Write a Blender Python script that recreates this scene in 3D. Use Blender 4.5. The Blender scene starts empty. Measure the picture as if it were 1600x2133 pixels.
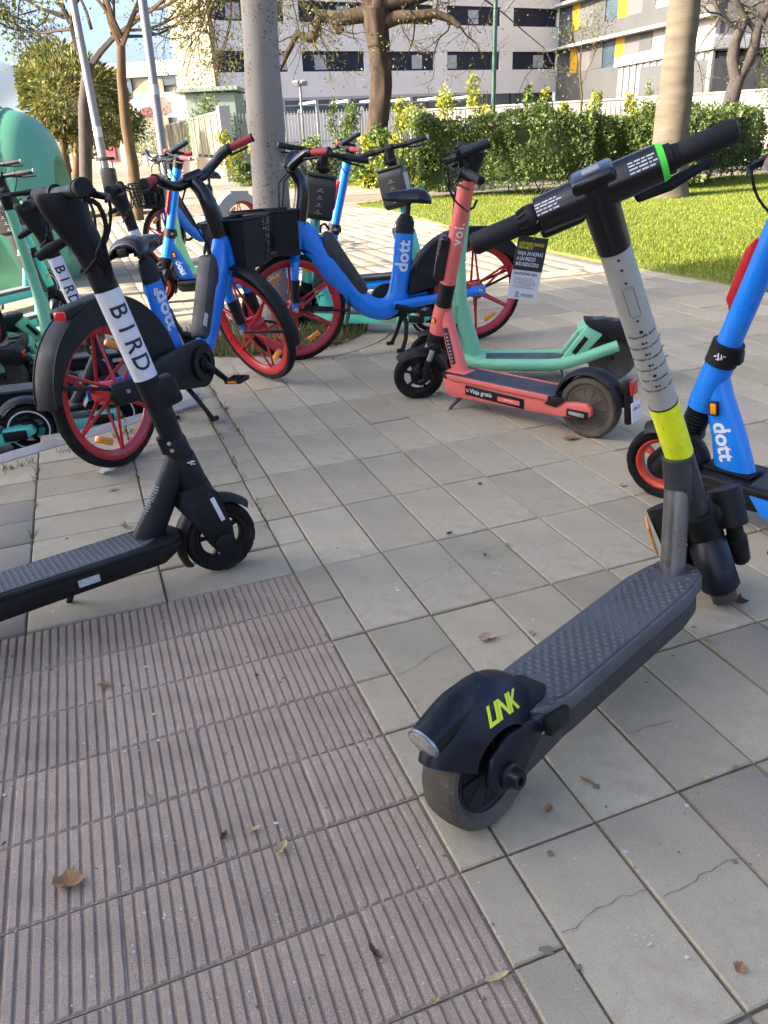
import bpy, bmesh, math, random
import numpy as np
from mathutils import Vector as V, Matrix, Euler
from mathutils.bvhtree import BVHTree

sc = bpy.context.scene
C = sc.collection
R = math.radians
rnd = random.Random(7)

# ------------------------------------------------------------------ camera, sky, sun, exposure
H = 1.2466
PITCH, ROLL, FPX = 0.45757, -0.049356, 1600.0
fw = V((0, math.cos(PITCH), -math.sin(PITCH)))
up0 = V((0, math.sin(PITCH), math.cos(PITCH)))
rt0 = V((1, 0, 0))
rt = rt0 * math.cos(ROLL) + up0 * math.sin(ROLL)
up = up0 * math.cos(ROLL) - rt0 * math.sin(ROLL)
cam_d = bpy.data.cameras.new('camera')
cam = bpy.data.objects.new('camera', cam_d)
C.objects.link(cam)
cam.matrix_world = Matrix(((rt.x, up.x, -fw.x, 0), (rt.y, up.y, -fw.y, 0), (rt.z, up.z, -fw.z, H), (0, 0, 0, 1)))
cam_d.sensor_fit = 'HORIZONTAL'
cam_d.sensor_width = 36
cam_d.lens = 36.0
cam_d.clip_start = 0.05
cam_d.clip_end = 6000
sc.camera = cam

SUN_EL, SUN_AZ = R(27), R(180 + 17)      # direction towards the sun, counter-clockwise from +X
sd = V((math.cos(SUN_AZ) * math.cos(SUN_EL), math.sin(SUN_AZ) * math.cos(SUN_EL), math.sin(SUN_EL)))
world = bpy.data.worlds.new('World')
sc.world = world
world.use_nodes = True
wn, wl = world.node_tree.nodes, world.node_tree.links
wn.clear()
wo = wn.new('ShaderNodeOutputWorld')
bg = wn.new('ShaderNodeBackground')
sky = wn.new('ShaderNodeTexSky')
sky.sky_type = 'NISHITA'
sky.sun_disc = False
sky.sun_elevation = SUN_EL
sky.sun_rotation = math.atan2(sd.x, sd.y)
sky.air_density = 0.45
sky.dust_density = 4.9
sky.ozone_density = 2.9
bg.inputs[1].default_value = 0.15
wl.new(sky.outputs[0], bg.inputs[0])
wl.new(bg.outputs[0], wo.inputs[0])
sun_d = bpy.data.lights.new('sun', 'SUN')
sun_d.energy = 4.0
sun_d.angle = R(0.53)
sun_d.color = (1.0, 0.90, 0.74)
sun = bpy.data.objects.new('sun', sun_d)
C.objects.link(sun)
sun.rotation_euler = sd.to_track_quat('Z', 'Y').to_euler()
sun.location = (0, 0, 30)
sc.view_settings.view_transform = 'Standard'
sc.view_settings.look = 'None'
sc.view_settings.gamma = 1
sc.view_settings.use_curve_mapping = False
sc.view_settings.exposure = 2.22

# ------------------------------------------------------------------ picture point -> place in the world
def ray(x, y):
    return fw + rt * ((x - 800) / FPX) - up * ((y - 1066.5) / FPX)
def gnd(x, y, z=0.0):
    d = ray(x, y)
    return V((0, 0, H)) + d * ((z - H) / d.z)
def atd(x, y, Y):
    d = ray(x, y)
    return V((0, 0, H)) + d * (Y / d.y)

# ------------------------------------------------------------------ materials
def mat(name, col, rough=.5, metal=0, var=0.0, vscale=6, bump=0.0, bscale=60, rndv=0.0, dirt=0.0, dcol=(.16, .13, .09),
        dscale=5, coat=0.0, emit=0.0, stretch=None, spec=.5, speck=0.0, sscale=300, island=None, trans=0.0, fleck=0.0, scratch=0.0, scol=(.5, .5, .5)):
    m = bpy.data.materials.new(name)
    m.use_nodes = True
    n, l = m.node_tree.nodes, m.node_tree.links
    b = n['Principled BSDF']
    b.inputs['Roughness'].default_value = rough
    b.inputs['Metallic'].default_value = metal
    b.inputs['Specular IOR Level'].default_value = spec
    b.inputs['Coat Weight'].default_value = coat
    b.inputs['Coat Roughness'].default_value = .12
    tc = n.new('ShaderNodeTexCoord')
    src = tc.outputs['Object']
    if stretch:
        mp = n.new('ShaderNodeMapping')
        mp.inputs['Scale'].default_value = stretch
        l.new(src, mp.inputs[0]); src = mp.outputs[0]
    rgb = n.new('ShaderNodeRGB'); rgb.outputs[0].default_value = (*col, 1)
    cur = rgb.outputs[0]
    def noise(scale, detail=4, rough_=.6):
        t = n.new('ShaderNodeTexNoise')
        t.inputs['Scale'].default_value = scale; t.inputs['Detail'].default_value = detail
        t.inputs['Roughness'].default_value = rough_
        l.new(src, t.inputs['Vector'])
        return t.outputs['Fac']
    def rng(v, a, b_, c, d):
        t = n.new('ShaderNodeMapRange')
        t.inputs[1].default_value, t.inputs[2].default_value = a, b_
        t.inputs[3].default_value, t.inputs[4].default_value = c, d
        l.new(v, t.inputs[0]); return t.outputs[0]
    def scale_col(cur, fac):
        t = n.new('ShaderNodeVectorMath'); t.operation = 'SCALE'
        l.new(cur, t.inputs[0]); l.new(fac, t.inputs['Scale']); return t.outputs[0]
    def mixc(cur, fac, c2):
        t = n.new('ShaderNodeMix'); t.data_type = 'RGBA'
        l.new(fac, t.inputs[0]); l.new(cur, t.inputs[6])
        t.inputs[7].default_value = (*c2, 1); return t.outputs[2]
    if island:
        g = n.new('ShaderNodeNewGeometry')
        cr = n.new('ShaderNodeValToRGB')
        cr.color_ramp.elements[0].color = (*island[0], 1)
        cr.color_ramp.elements[1].color = (*island[-1], 1)
        for k, cc in enumerate(island[1:-1]):
            e = cr.color_ramp.elements.new((k + 1) / (len(island) - 1)); e.color = (*cc, 1)
        l.new(g.outputs['Random Per Island'], cr.inputs[0])
        cur = cr.outputs[0]
    if var:
        cur = scale_col(cur, rng(noise(vscale), .3, .7, 1 - var, 1 + var))
    if rndv:
        oi = n.new('ShaderNodeObjectInfo')
        cur = scale_col(cur, rng(oi.outputs['Random'], 0, 1, 1 - rndv, 1 + rndv))
    if speck:
        s = noise(sscale, 2, .5)
        cur = scale_col(cur, rng(s, .35, .65, 1 - speck, 1 + speck))
    if fleck:
        cur = mixc(cur, rng(noise(520, 1, .4), .66, .74, 0, fleck), (.62, .60, .55))
        cur = scale_col(cur, rng(noise(330, 1, .4), .27, .33, .45, 1))
    if dirt:
        cur = mixc(cur, rng(noise(dscale, 6, .7), .52, .72, 0, dirt), dcol)
    if scratch:
        t = n.new('ShaderNodeTexNoise'); t.inputs['Scale'].default_value = 9; t.inputs['Detail'].default_value = 1
        mp = n.new('ShaderNodeMapping'); mp.inputs['Scale'].default_value = (4.0, 3.0, .5); mp.inputs['Rotation'].default_value = (.4, .9, .3)
        l.new(tc.outputs['Object'], mp.inputs[0]); l.new(mp.outputs[0], t.inputs['Vector'])
        ab = n.new('ShaderNodeMath'); ab.operation = 'SUBTRACT'; ab.inputs[1].default_value = .5; l.new(t.outputs['Fac'], ab.inputs[0])
        ab2 = n.new('ShaderNodeMath'); ab2.operation = 'ABSOLUTE'; l.new(ab.outputs[0], ab2.inputs[0])
        f1 = rng(ab2.outputs[0], 0, .006, 1, 0)
        f2 = rng(noise(26, 3), .52, .66, 0, scratch)
        mm = n.new('ShaderNodeMath'); mm.operation = 'MULTIPLY'
        l.new(f1, mm.inputs[0]); l.new(f2, mm.inputs[1])
        cur = mixc(cur, mm.outputs[0], scol)
    l.new(cur, b.inputs['Base Color'])
    if rough < .75 and (dirt or var):
        l.new(rng(noise(vscale * 2.3), .3, .7, max(.05, rough - .08), min(1, rough + .15)), b.inputs['Roughness'])
    if bump:
        bp = n.new('ShaderNodeBump'); bp.inputs['Strength'].default_value = bump; bp.inputs['Distance'].default_value = .004
        l.new(noise(bscale, 5, .65), bp.inputs['Height']); l.new(bp.outputs[0], b.inputs['Normal'])
    if emit:
        l.new(cur, b.inputs['Emission Color']); b.inputs['Emission Strength'].default_value = emit
    if trans:
        o = [x for x in n if x.type == 'OUTPUT_MATERIAL'][0]
        tr = n.new('ShaderNodeBsdfTranslucent'); l.new(cur, tr.inputs[0])
        mx = n.new('ShaderNodeMixShader'); mx.inputs[0].default_value = trans
        l.new(b.outputs[0], mx.inputs[1]); l.new(tr.outputs[0], mx.inputs[2]); l.new(mx.outputs[0], o.inputs[0])
    return m

K = {}
K['blue'] = mat('blue_paint', (.005, .185, .66), .30, var=.06, vscale=3, dirt=.12, dcol=(.05, .11, .20), dscale=7, coat=.2, scratch=.4, scol=(.25, .42, .62))
K['black'] = mat('black_plastic', (.006, .0062, .007), .48, var=.35, vscale=5, dirt=.42, dcol=(.046, .040, .033), dscale=8, bump=.05, bscale=400, spec=.28, scratch=.5, scol=(.08, .08, .08))
K['blackgloss'] = mat('black_gloss_paint', (.005, .0055, .008), .22, var=.15, dirt=.10, dcol=(.03, .028, .026), dscale=8, coat=.25, spec=.4)
K['navy'] = mat('navy_plastic', (.0042, .0055, .0105), .36, var=.3, dirt=.45, dcol=(.050, .047, .044), dscale=8, scratch=.8, scol=(.12, .12, .125), spec=.35)
K['rubber'] = mat('tyre_rubber', (.010, .0095, .009), .88, var=.25, vscale=9, dirt=.6, dcol=(.055, .045, .033), dscale=9, bump=.08, bscale=200, spec=.2)
K['dustyrubber'] = mat('dusty_tyre_rubber', (.085, .072, .054), .9, var=.35, vscale=9, dirt=.6, dcol=(.095, .078, .055), dscale=7, bump=.1, bscale=200, spec=.3)
K['grip'] = mat('black_grip_rubber', (.009, .009, .010), .65, bump=.35, bscale=900, spec=.35)
K['darkgrey'] = mat('dark_grey_paint', (.028, .030, .033), .42, var=.2, dirt=.25, dscale=7, dcol=(.09, .08, .065), scratch=.5, scol=(.2, .2, .19))
K['deckmat'] = mat('deck_rubber_mat', (.058, .061, .070), .5, var=.18, vscale=5, dirt=.35, dcol=(.085, .08, .075), dscale=4, spec=.5)
K['gun'] = mat('gunmetal_tube', (.26, .255, .25), .30, metal=.9, var=.12, vscale=8, dirt=.3, dcol=(.1, .095, .09), dscale=12)
K['steel'] = mat('bare_steel', (.45, .45, .45), .35, metal=.9, var=.1, dirt=.2, dcol=(.2, .17, .12))
K['red'] = mat('red_paint', (.42, .010, .014), .30, var=.12, dirt=.14, dcol=(.20, .035, .03), coat=.2)
K['orangered'] = mat('orange_red_paint', (.62, .05, .02), .36, var=.1, dirt=.1)
K['redgrip'] = mat('red_grip_rubber', (.32, .03, .035), .68, var=.12, bump=.2, bscale=700, dirt=.2, dcol=(.2, .06, .05))
K['redlens'] = mat('red_lens', (.45, .012, .012), .15, coat=.5)
K['amber'] = mat('amber_reflector', (.80, .27, .008), .18, coat=.5, bump=.2, bscale=350)
K['coral'] = mat('coral_paint', (.64, .13, .108), .42, var=.07, dirt=.2, dcol=(.36, .12, .09), dscale=6, scratch=.3, scol=(.5, .3, .25))
K['mint'] = mat('mint_green_paint', (.19, .51, .30), .36, var=.06, dirt=.18, dcol=(.17, .25, .14), dscale=6, scratch=.45, scol=(.45, .55, .42))
K['palegreen'] = mat('pale_green_paint', (.25, .62, .28), .38, var=.06, dirt=.12)
K['teal'] = mat('teal_paint', (.10, .58, .45), .36, var=.06, dirt=.2, dcol=(.2, .3, .25), dscale=6)
K['white'] = mat('white_vinyl', (.66, .66, .66), .42, var=.05, dirt=.16, dcol=(.33, .31, .28), dscale=9)
K['print'] = mat('white_print', (.66, .66, .66), .5)
K['ink'] = mat('dark_print', (.014, .013, .03), .5)
K['stemgrey'] = mat('light_grey_stem_paint', (.40, .39, .335), .42, var=.05, dirt=.3, dcol=(.17, .15, .125), dscale=12, scratch=.8, scol=(.08, .08, .08))
K['yellow'] = mat('fluorescent_yellow_band', (.84, .90, .014), .45, var=.05, dirt=.3, dcol=(.22, .23, .03), dscale=16, scratch=.8, scol=(.09, .10, .03))
K['lime'] = mat('lime_green_ring', (.10, .80, .06), .5)
K['limeprint'] = mat('lime_yellow_print', (.72, .82, .02), .5)
K['greyprint'] = mat('grey_print', (.28, .28, .28), .5)
K['lamp'] = mat('clear_lamp_lens', (.30, .28, .24), .12, coat=.6, var=.35, vscale=60)
K['silver'] = mat('silver_grey_panel', (.30, .30, .29), .4, var=.05)
K['battery'] = mat('dark_battery_case', (.032, .030, .028), .5, var=.15, dirt=.2, dcol=(.075, .07, .06))
K['box'] = mat('charcoal_helmet_box', (.036, .033, .028), .6, var=.12, vscale=4)
K['sticker'] = mat('pale_sticker', (.45, .45, .43), .5, var=.3, vscale=40)
K['sticker_dark'] = mat('worn_grey_stud', (.10, .10, .10), .5, var=.3)
K['trimgrey'] = mat('worn_grey_edge_paint', (.075, .080, .078), .45, var=.2, dirt=.3, dcol=(.15, .14, .12), dscale=9, scratch=.7, scol=(.3, .31, .3))
K['card'] = mat('card_white', (.56, .56, .58), .6, var=.03)
K['cardblack'] = mat('card_black', (.010, .010, .012), .5)
K['gold'] = mat('yellow_print', (.70, .62, .02), .5)
K['twine'] = mat('twine', (.45, .36, .18), .9)

# ------------------------------------------------------------------ mesh builder
def rot_to(d):
    return V(d).normalized().to_track_quat('Z', 'Y').to_matrix().to_4x4()

class MB:
    def __init__(self): self.bm = bmesh.new()
    def _add(self, b, M=None):
        if M is not None: bmesh.ops.transform(b, matrix=M, verts=b.verts)
        me = bpy.data.meshes.new('tmp'); b.to_mesh(me); b.free()
        self.bm.from_mesh(me); bpy.data.meshes.remove(me)
        return self
    def box(self, c, s, rot=None, bev=0.0, seg=2, M=None):
        b = bmesh.new(); bmesh.ops.create_cube(b, size=1)
        bmesh.ops.scale(b, vec=s, verts=b.verts)
        if bev: bmesh.ops.bevel(b, geom=b.edges[:], offset=min(bev, min(s) * .49), segments=seg, affect='EDGES', profile=.5)
        T = Matrix.Translation(c) @ (Euler(rot).to_matrix().to_4x4() if rot is not None else Matrix())
        return self._add(b, (M @ T) if M is not None else T)
    def prism(self, pts, t0, t1, plane='xz', bev=0.0, seg=2, M=None):
        """polygon extruded: plane xz -> along y; xy -> along z; yz -> along x"""
        b = bmesh.new()
        f = {'xz': lambda p, t: (p[0], t, p[1]), 'xy': lambda p, t: (p[0], p[1], t), 'yz': lambda p, t: (t, p[0], p[1])}[plane]
        lo = [b.verts.new(f(p, t0)) for p in pts]; hi = [b.verts.new(f(p, t1)) for p in pts]
        n = len(pts)
        b.faces.new(lo[::-1]); b.faces.new(hi)
        for i in range(n): b.faces.new((lo[i], lo[(i + 1) % n], hi[(i + 1) % n], hi[i]))
        bmesh.ops.recalc_face_normals(b, faces=b.faces[:])
        if bev: bmesh.ops.bevel(b, geom=b.edges[:], offset=bev, segments=seg, affect='EDGES', profile=.5)
        return self._add(b, M)
    def tube(self, pts, r, n=12, caps=True, M=None, flat=None, side=None, roundcap=False, res=0):
        """sweep; r: radius or list; flat: list/num scale of the 'b' axis; side: preferred b axis"""
        pts = [V(p) for p in pts]; N = len(pts)
        rs = r if isinstance(r, (list, tuple)) else [r] * N
        fl = flat if isinstance(flat, (list, tuple)) else [flat or 1.0] * N
        if res:
            def cr(a, b, c, d, t): return .5 * ((2 * b) + (c - a) * t + (2 * a - 5 * b + 4 * c - d) * t * t + (3 * b - a - 3 * c + d) * t ** 3)
            q, qr, qf = [], [], []
            for i in range(N - 1):
                ix = [max(i - 1, 0), i, i + 1, min(i + 2, N - 1)]
                for k in range(res):
                    t = k / res; q.append(cr(*[pts[j] for j in ix], t)); qr.append(cr(*[rs[j] for j in ix], t)); qf.append(cr(*[fl[j] for j in ix], t))
            pts, rs, fl = q + [pts[-1]], qr + [rs[-1]], qf + [fl[-1]]; N = len(pts)
        if roundcap:
            d0 = (pts[0] - pts[1]).normalized(); d1 = (pts[-1] - pts[-2]).normalized()
            pts = [pts[0] + d0 * rs[0] * .45, pts[0] + d0 * rs[0] * .3] + pts + [pts[-1] + d1 * rs[-1] * .3, pts[-1] + d1 * rs[-1] * .45]
            rs = [rs[0] * .5, rs[0] * .85] + list(rs) + [rs[-1] * .85, rs[-1] * .5]; fl = [fl[0]] * 2 + list(fl) + [fl[-1]] * 2; N += 4
        b = bmesh.new(); rings = []
        prev = None
        for i in range(N):
            t = (pts[min(i + 1, N - 1)] - pts[max(i - 1, 0)])
            t = t.normalized() if t.length > 1e-9 else V((0, 0, 1))
            if prev is None:
                a = V(side) if side is not None else (V((0, 1, 0)) if abs(t.y) < .9 else V((1, 0, 0)))
            else: a = prev
            a = (a - t * a.dot(t)).normalized(); prev = a
            c = t.cross(a)
            rings.append([b.verts.new(pts[i] + a * (rs[i] * fl[i] * math.cos(2 * math.pi * k / n)) + c * (rs[i] * math.sin(2 * math.pi * k / n))) for k in range(n)])
        for i in range(N - 1):
            for k in range(n):
                b.faces.new((rings[i][k], rings[i][(k + 1) % n], rings[i + 1][(k + 1) % n], rings[i + 1][k]))
        if caps:
            b.faces.new(rings[0][::-1]); b.faces.new(rings[-1])
        bmesh.ops.recalc_face_normals(b, faces=b.faces[:])
        return self._add(b, M)
    def lathe(self, prof, c=(0, 0, 0), axis=(0, 1, 0), n=32, M=None, closed=False, mod=None, a0=0, a1=2 * math.pi):
        """prof: (radius, along-axis)"""
        b = bmesh.new(); rings = []
        full = abs(a1 - a0) > 6.28
        cnt = n if full else n + 1
        for k in range(cnt):
            th = a0 + (a1 - a0) * k / n
            rings.append([b.verts.new(((r + (mod(k, j) if mod else 0)) * math.cos(th), (r + (mod(k, j) if mod else 0)) * math.sin(th), t)) for j, (r, t) in enumerate(prof)])
        m = len(prof)
        for k in range(n):
            A, B = rings[k], rings[(k + 1) % cnt]
            for j in range(m if closed else m - 1):
                q = (A[j], B[j], B[(j + 1) % m], A[(j + 1) % m])
                try: b.faces.new(q)
                except ValueError: pass
        bmesh.ops.remove_doubles(b, verts=b.verts[:], dist=1e-6)
        bmesh.ops.recalc_face_normals(b, faces=b.faces[:])
        T = Matrix.Translation(c) @ rot_to(axis)
        return self._add(b, (M @ T) if M is not None else T)
    def shell(self, fn, nu, nv, th, M=None):
        """thin shell of a surface fn(u,v)->(point, normal), u,v in 0..1"""
        b = bmesh.new(); g = [[], []]
        for i in range(nu + 1):
            ro, ri = [], []
            for j in range(nv + 1):
                p, nn = fn(i / nu, j / nv)
                ro.append(b.verts.new(p)); ri.append(b.verts.new(V(p) - V(nn) * th))
            g[0].append(ro); g[1].append(ri)
        for i in range(nu):
            for j in range(nv):
                o, q = g
                b.faces.new((o[i][j], o[i + 1][j], o[i + 1][j + 1], o[i][j + 1]))
                b.faces.new((q[i][j], q[i][j + 1], q[i + 1][j + 1], q[i + 1][j]))
        for i in range(nu):
            for j in (0, nv): b.faces.new((g[0][i][j], g[0][i + 1][j], g[1][i + 1][j], g[1][i][j]))
        for j in range(nv):
            for i in (0, nu): b.faces.new((g[0][i][j], g[0][i][j + 1], g[1][i][j + 1], g[1][i][j]))
        bmesh.ops.recalc_face_normals(b, faces=b.faces[:])
        return self._add(b, M)
    def fender(self, c, r, a0, a1, w, drop, th=.004, nu=20, nv=8, M=None, pw=2.2):
        """curved mudguard round a wheel centre c=(x,z); angles in degrees from +x"""
        def fn(u, v):
            a = R(a0 + (a1 - a0) * u); s = v * 2 - 1
            rr = r - drop * abs(s) ** pw
            n_ = V((math.cos(a), s * .6, math.sin(a))).normalized()
            return V((c[0] + rr * math.cos(a), s * w / 2, c[1] + rr * math.sin(a))), n_
        return self.shell(fn, nu, nv, th, M)
    def build(self, name, m, parent=None, ang=38, M=None, smooth=True, loc=None):
        if M is not None: bmesh.ops.transform(self.bm, matrix=M, verts=self.bm.verts)
        me = bpy.data.meshes.new(name); self.bm.to_mesh(me); self.bm.free()
        return link_mesh(name, me, m, parent, ang, smooth, loc)

def link_mesh(name, me, m, parent=None, ang=38, smooth=True, loc=None):
    if m is not None: me.materials.append(K[m] if isinstance(m, str) else m)
    if smooth and len(me.polygons):
        me.polygons.foreach_set('use_smooth', np.ones(len(me.polygons), dtype=bool))
        me.set_sharp_from_angle(angle=R(ang))
    o = bpy.data.objects.new(name, me); C.objects.link(o)
    if parent is not None: o.parent = parent
    if loc is not None: o.location = loc
    return o

def tag(o, label=None, cat=None, group=None, kind=None):
    if label: o['label'] = label
    if cat: o['category'] = cat
    if group: o['group'] = group
    if kind: o['kind'] = kind
    return o
def thing(name, label, cat, loc=(0, 0, 0), rz=0.0, lean=0.0, group=None):
    o = bpy.data.objects.new(name, None); C.objects.link(o)
    o.empty_display_size = .1
    o.matrix_world = Matrix.Translation(loc) @ Matrix.Rotation(rz, 4, 'Z') @ Matrix.Rotation(-lean, 4, 'X')
    return tag(o, label, cat, group)
def raw_mesh(name, verts, faces, m, parent=None, smooth=False, kind=None):
    """verts (n,3) array, faces (k,q) int array with q = 3 or 4"""
    verts = np.asarray(verts, dtype=np.float32); faces = np.asarray(faces, dtype=np.int32)
    me = bpy.data.meshes.new(name); q = faces.shape[1]
    me.vertices.add(len(verts)); me.vertices.foreach_set('co', verts.ravel())
    me.loops.add(faces.size); me.loops.foreach_set('vertex_index', faces.ravel())
    me.polygons.add(len(faces)); me.polygons.foreach_set('loop_start', np.arange(0, faces.size, q, dtype=np.int32))
    me.update(calc_edges=True)
    o = link_mesh(name, me, m, parent, smooth=smooth)
    if kind: o['kind'] = kind
    return o

# ------------------------------------------------------------------ lettering
def text_bm(s, size, bold=0.0, shear=0.0, space=1.0, sub=1):
    cu = bpy.data.curves.new('txt', 'FONT')
    cu.body = s; cu.size = size; cu.offset = bold * size; cu.shear = shear; cu.space_character = space
    cu.align_x = 'CENTER'; cu.align_y = 'CENTER'; cu.resolution_u = 3
    o = bpy.data.objects.new('txt', cu); C.objects.link(o)
    dg = bpy.context.evaluated_depsgraph_get()
    me = bpy.data.meshes.new_from_object(o.evaluated_get(dg))
    bpy.data.objects.remove(o); bpy.data.curves.remove(cu)
    b = bmesh.new(); b.from_mesh(me); bpy.data.meshes.remove(me)
    bmesh.ops.triangulate(b, faces=b.faces[:])
    for _ in range(sub):
        bmesh.ops.subdivide_edges(b, edges=[e for e in b.edges if e.calc_length() > size * .12], cuts=1)
        bmesh.ops.triangulate(b, faces=b.faces[:])
    return b
def quad_bm(rects, nx=6):
    """rects: (x0,y0,x1,y1)"""
    b = bmesh.new()
    for x0, y0, x1, y1 in rects:
        g = [[b.verts.new((x0 + (x1 - x0) * i / nx, y, 0)) for i in range(nx + 1)] for y in (y0, (y0 + y1) / 2, y1)]
        for j in range(2):
            for i in range(nx): b.faces.new((g[j][i], g[j][i + 1], g[j + 1][i + 1], g[j + 1][i]))
    return b
def fine_print(w, lines, lh, seed=1):
    """rows of tiny word-like dashes, for print too small to read"""
    r = random.Random(seed); out = []
    for k in range(lines):
        x = -w / 2; y = -k * lh; e = w / 2 - r.random() * w * .35
        while x < e:
            L = lh * r.uniform(.7, 2.6); x1 = min(x + L, w / 2)
            out.append((x, y, x1, y + lh * .42)); x = x1 + lh * .4
    return out
def disc_bm(r, n=16):
    b = bmesh.new(); bmesh.ops.create_circle(b, cap_ends=True, cap_tris=True, segments=n, radius=r); return b
def bvh_of(*objs):
    b = bmesh.new()
    for o in objs: b.from_mesh(o.data)
    t = BVHTree.FromBMesh(b); b.free(); return t
def decal(par, b, o, X, Y, m, target=None, off=.0012, name='lettering'):
    o, X, Y = V(o), V(X).normalized(), V(Y).normalized()
    Y = (Y - X * Y.dot(X)).normalized(); N = X.cross(Y)
    tr = bvh_of(*target) if target else None
    for v in b.verts:
        p = o + X * v.co.x + Y * v.co.y
        if tr:
            h, n_, i, d = tr.ray_cast(p + N * .15, -N, .4)
            if h is not None:
                if n_.dot(N) < 0: n_ = -n_
                p = h + n_ * off
            else: p = p + N * off
        else: p = p + N * off
        v.co = p
    me = bpy.data.meshes.new(name); b.to_mesh(me); b.free()
    return link_mesh(name, me, m, par, smooth=False)

# ------------------------------------------------------------------ wheels
def tread(k, j):
    d = abs(j - 5)
    return -.0042 if (1 <= d <= 3 and (k + 2 * d + (4 if j > 5 else 0)) % 8 == 0) else 0
def tyre_prof(r, w, h):
    """closed ring profile of a tyre: outer radius r, width w, sidewall height h"""
    a = w / 2
    return [(r - h, -a * .62), (r - h * .62, -a * .96), (r - h * .28, -a), (r - h * .10, -a * .80), (r - .001, -a * .40), (r, 0), (r - .001, a * .40), (r - h * .10, a * .80), (r - h * .28, a), (r - h * .62, a * .96), (r - h, a * .62)]
def scooter_wheel(par, c, r, w, M=None, style='five', rim='black', tyre='rubber', hub='black', n=60):
    """c: wheel centre (x,z). wheel > tyre, hub"""
    h = r * .30; cc = (c[0], 0, c[1]); b = MB()
    ri = r - h; a = w * .36
    b.lathe([(ri + .002, -a), (ri - .004, -a), (ri - .014, -a * .6), (ri - .014, a * .6), (ri - .004, a), (ri + .002, a)], cc, n=48)
    if style == 'solid':
        b.lathe([(.0, a + .004), (.018, a + .004), (.03, a + .001), (ri - .012, a - .004), (ri - .006, a - .001)], cc, n=40)
        b.lathe([(.0, -a - .004), (.018, -a - .004), (.03, -a - .001), (ri - .012, -a + .004), (ri - .006, -a + .001)], cc, n=40)
        for k in range(10):
            th = k * math.tau / 10
            b.tube([(c[0] + .035 * math.cos(th), s * (a + .0005), c[1] + .035 * math.sin(th)) for s in (1,)] + [(c[0] + (ri - .012) * math.cos(th), a - .003, c[1] + (ri - .012) * math.sin(th))], .0028, 5)
            b.tube([(c[0] + .035 * math.cos(th), -(a + .0005), c[1] + .035 * math.sin(th)), (c[0] + (ri - .012) * math.cos(th), -(a - .003), c[1] + (ri - .012) * math.sin(th))], .0028, 5)
    else:
        ns = {'five': 5, 'three': 3, 'four': 4}[style]
        for k in range(ns):
            th = k * math.tau / ns + .55
            wd = .5 if style == 'three' else .30
            pts = []
            for rr, dw in ((.028, wd * 1.05), (ri * .6, wd * .42), (ri - .008, wd * .52)):
                pts.append((rr, dw * .6))
            poly = [(c[0] + rr * math.cos(th - d_), c[1] + rr * math.sin(th - d_)) for rr, d_ in pts] + [(c[0] + rr * math.cos(th + d_), c[1] + rr * math.sin(th + d_)) for rr, d_ in reversed(pts)]
            b.prism(poly, -a * .55, a * .55, bev=.003, seg=1)
    o = b.build('wheel', rim, par, M=M)
    t = MB(); t.lathe(tyre_prof(r, w, h), cc, n=n * 2, closed=True, mod=tread); t.build('tyre', tyre, o, M=M, ang=28)
    hb = MB()
    if style != 'solid':
        hb.lathe([(0, -w * .55), (.034, -w * .55), (.042, -w * .40), (.042, w * .40), (.034, w * .55), (0, w * .55)], cc, n=24)
        for s in (-1, 1):
            for k in range(5):
                th = k * math.tau / 5
                hb.lathe([(0, .003), (.0045, .003), (.0045, 0)], (c[0] + .025 * math.cos(th), s * w * .56, c[1] + .025 * math.sin(th)), (0, s, 0), n=6)
    hb.lathe([(0, -w * .8), (.009, -w * .8), (.009, w * .8), (0, w * .8)], cc, n=8)
    hb.build('hub', hub, o, M=M)
    return o
def bike_wheel(par, c, r, M=None, n=72, reflect=True):
    """cast red bicycle wheel: wheel > tyre, hub, spoke (pairs), reflector"""
    w = .048; h = .034; ri = r - h; cc = (c[0], 0, c[1])
    b = MB()
    b.lathe([(ri + .003, -.019), (ri - .006, -.021), (ri - .020, -.017), (ri - .040, -.006), (ri - .042, 0), (ri - .040, .006), (ri - .020, .017), (ri - .006, .021), (ri + .003, .019)], cc, n=n)
    o = b.build('wheel', 'red', par, M=M)
    t = MB(); t.lathe(tyre_prof(r, w, h), cc, n=n * 2, closed=True, mod=tread); t.build('tyre', 'rubber', o, M=M, ang=28)
    hb = MB(); hb.lathe([(0, -.066), (.016, -.066), (.019, -.058), (.046, -.054), (.050, -.048), (.050, .048), (.046, .054), (.019, .058), (.016, .066), (0, .066)], cc, n=28)
    hb.build('hub', 'red', o, M=M)
    for k in range(6):
        th = k * math.pi / 3 + .5
        for s in (-1, 1):
            sp = MB()
            d = V((math.cos(th), 0, math.sin(th))); q = V((-math.sin(th), 0, math.cos(th)))
            p0 = V(cc) + d * .045 + q * (s * .010); p1 = V(cc) + d * (ri - .035) + q * (s * .004)
            sp.tube([p0 + V((0, s * .040, 0)), p0.lerp(p1, .5) + V((0, s * .022, 0)), p1 + V((0, s * .006, 0))], [.0095, .0075, .0085], 8, flat=.7)
            sp.build('spoke', 'red', o, M=M)
    if reflect:
        for th in (1.05, 1.05 + math.pi):
            x, z = c[0] + .205 * math.cos(th), c[1] + .205 * math.sin(th)
            q = MB(); q.box((0, 0, 0), (.028, .030, .085), bev=.006, M=Matrix.Translation((x, 0, z)) @ Matrix.Rotation(-(th), 4, 'Y'))
            q.build('reflector', 'amber', o, M=M)
    return o

# ================================================================== electric bicycle
def steer_mat(A, T, ang):
    A, T = V(A), V(T); ax = (T - A).normalized()
    return Matrix.Translation(A) @ Matrix.Rotation(ang, 4, ax) @ Matrix.Translation(-A)

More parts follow.
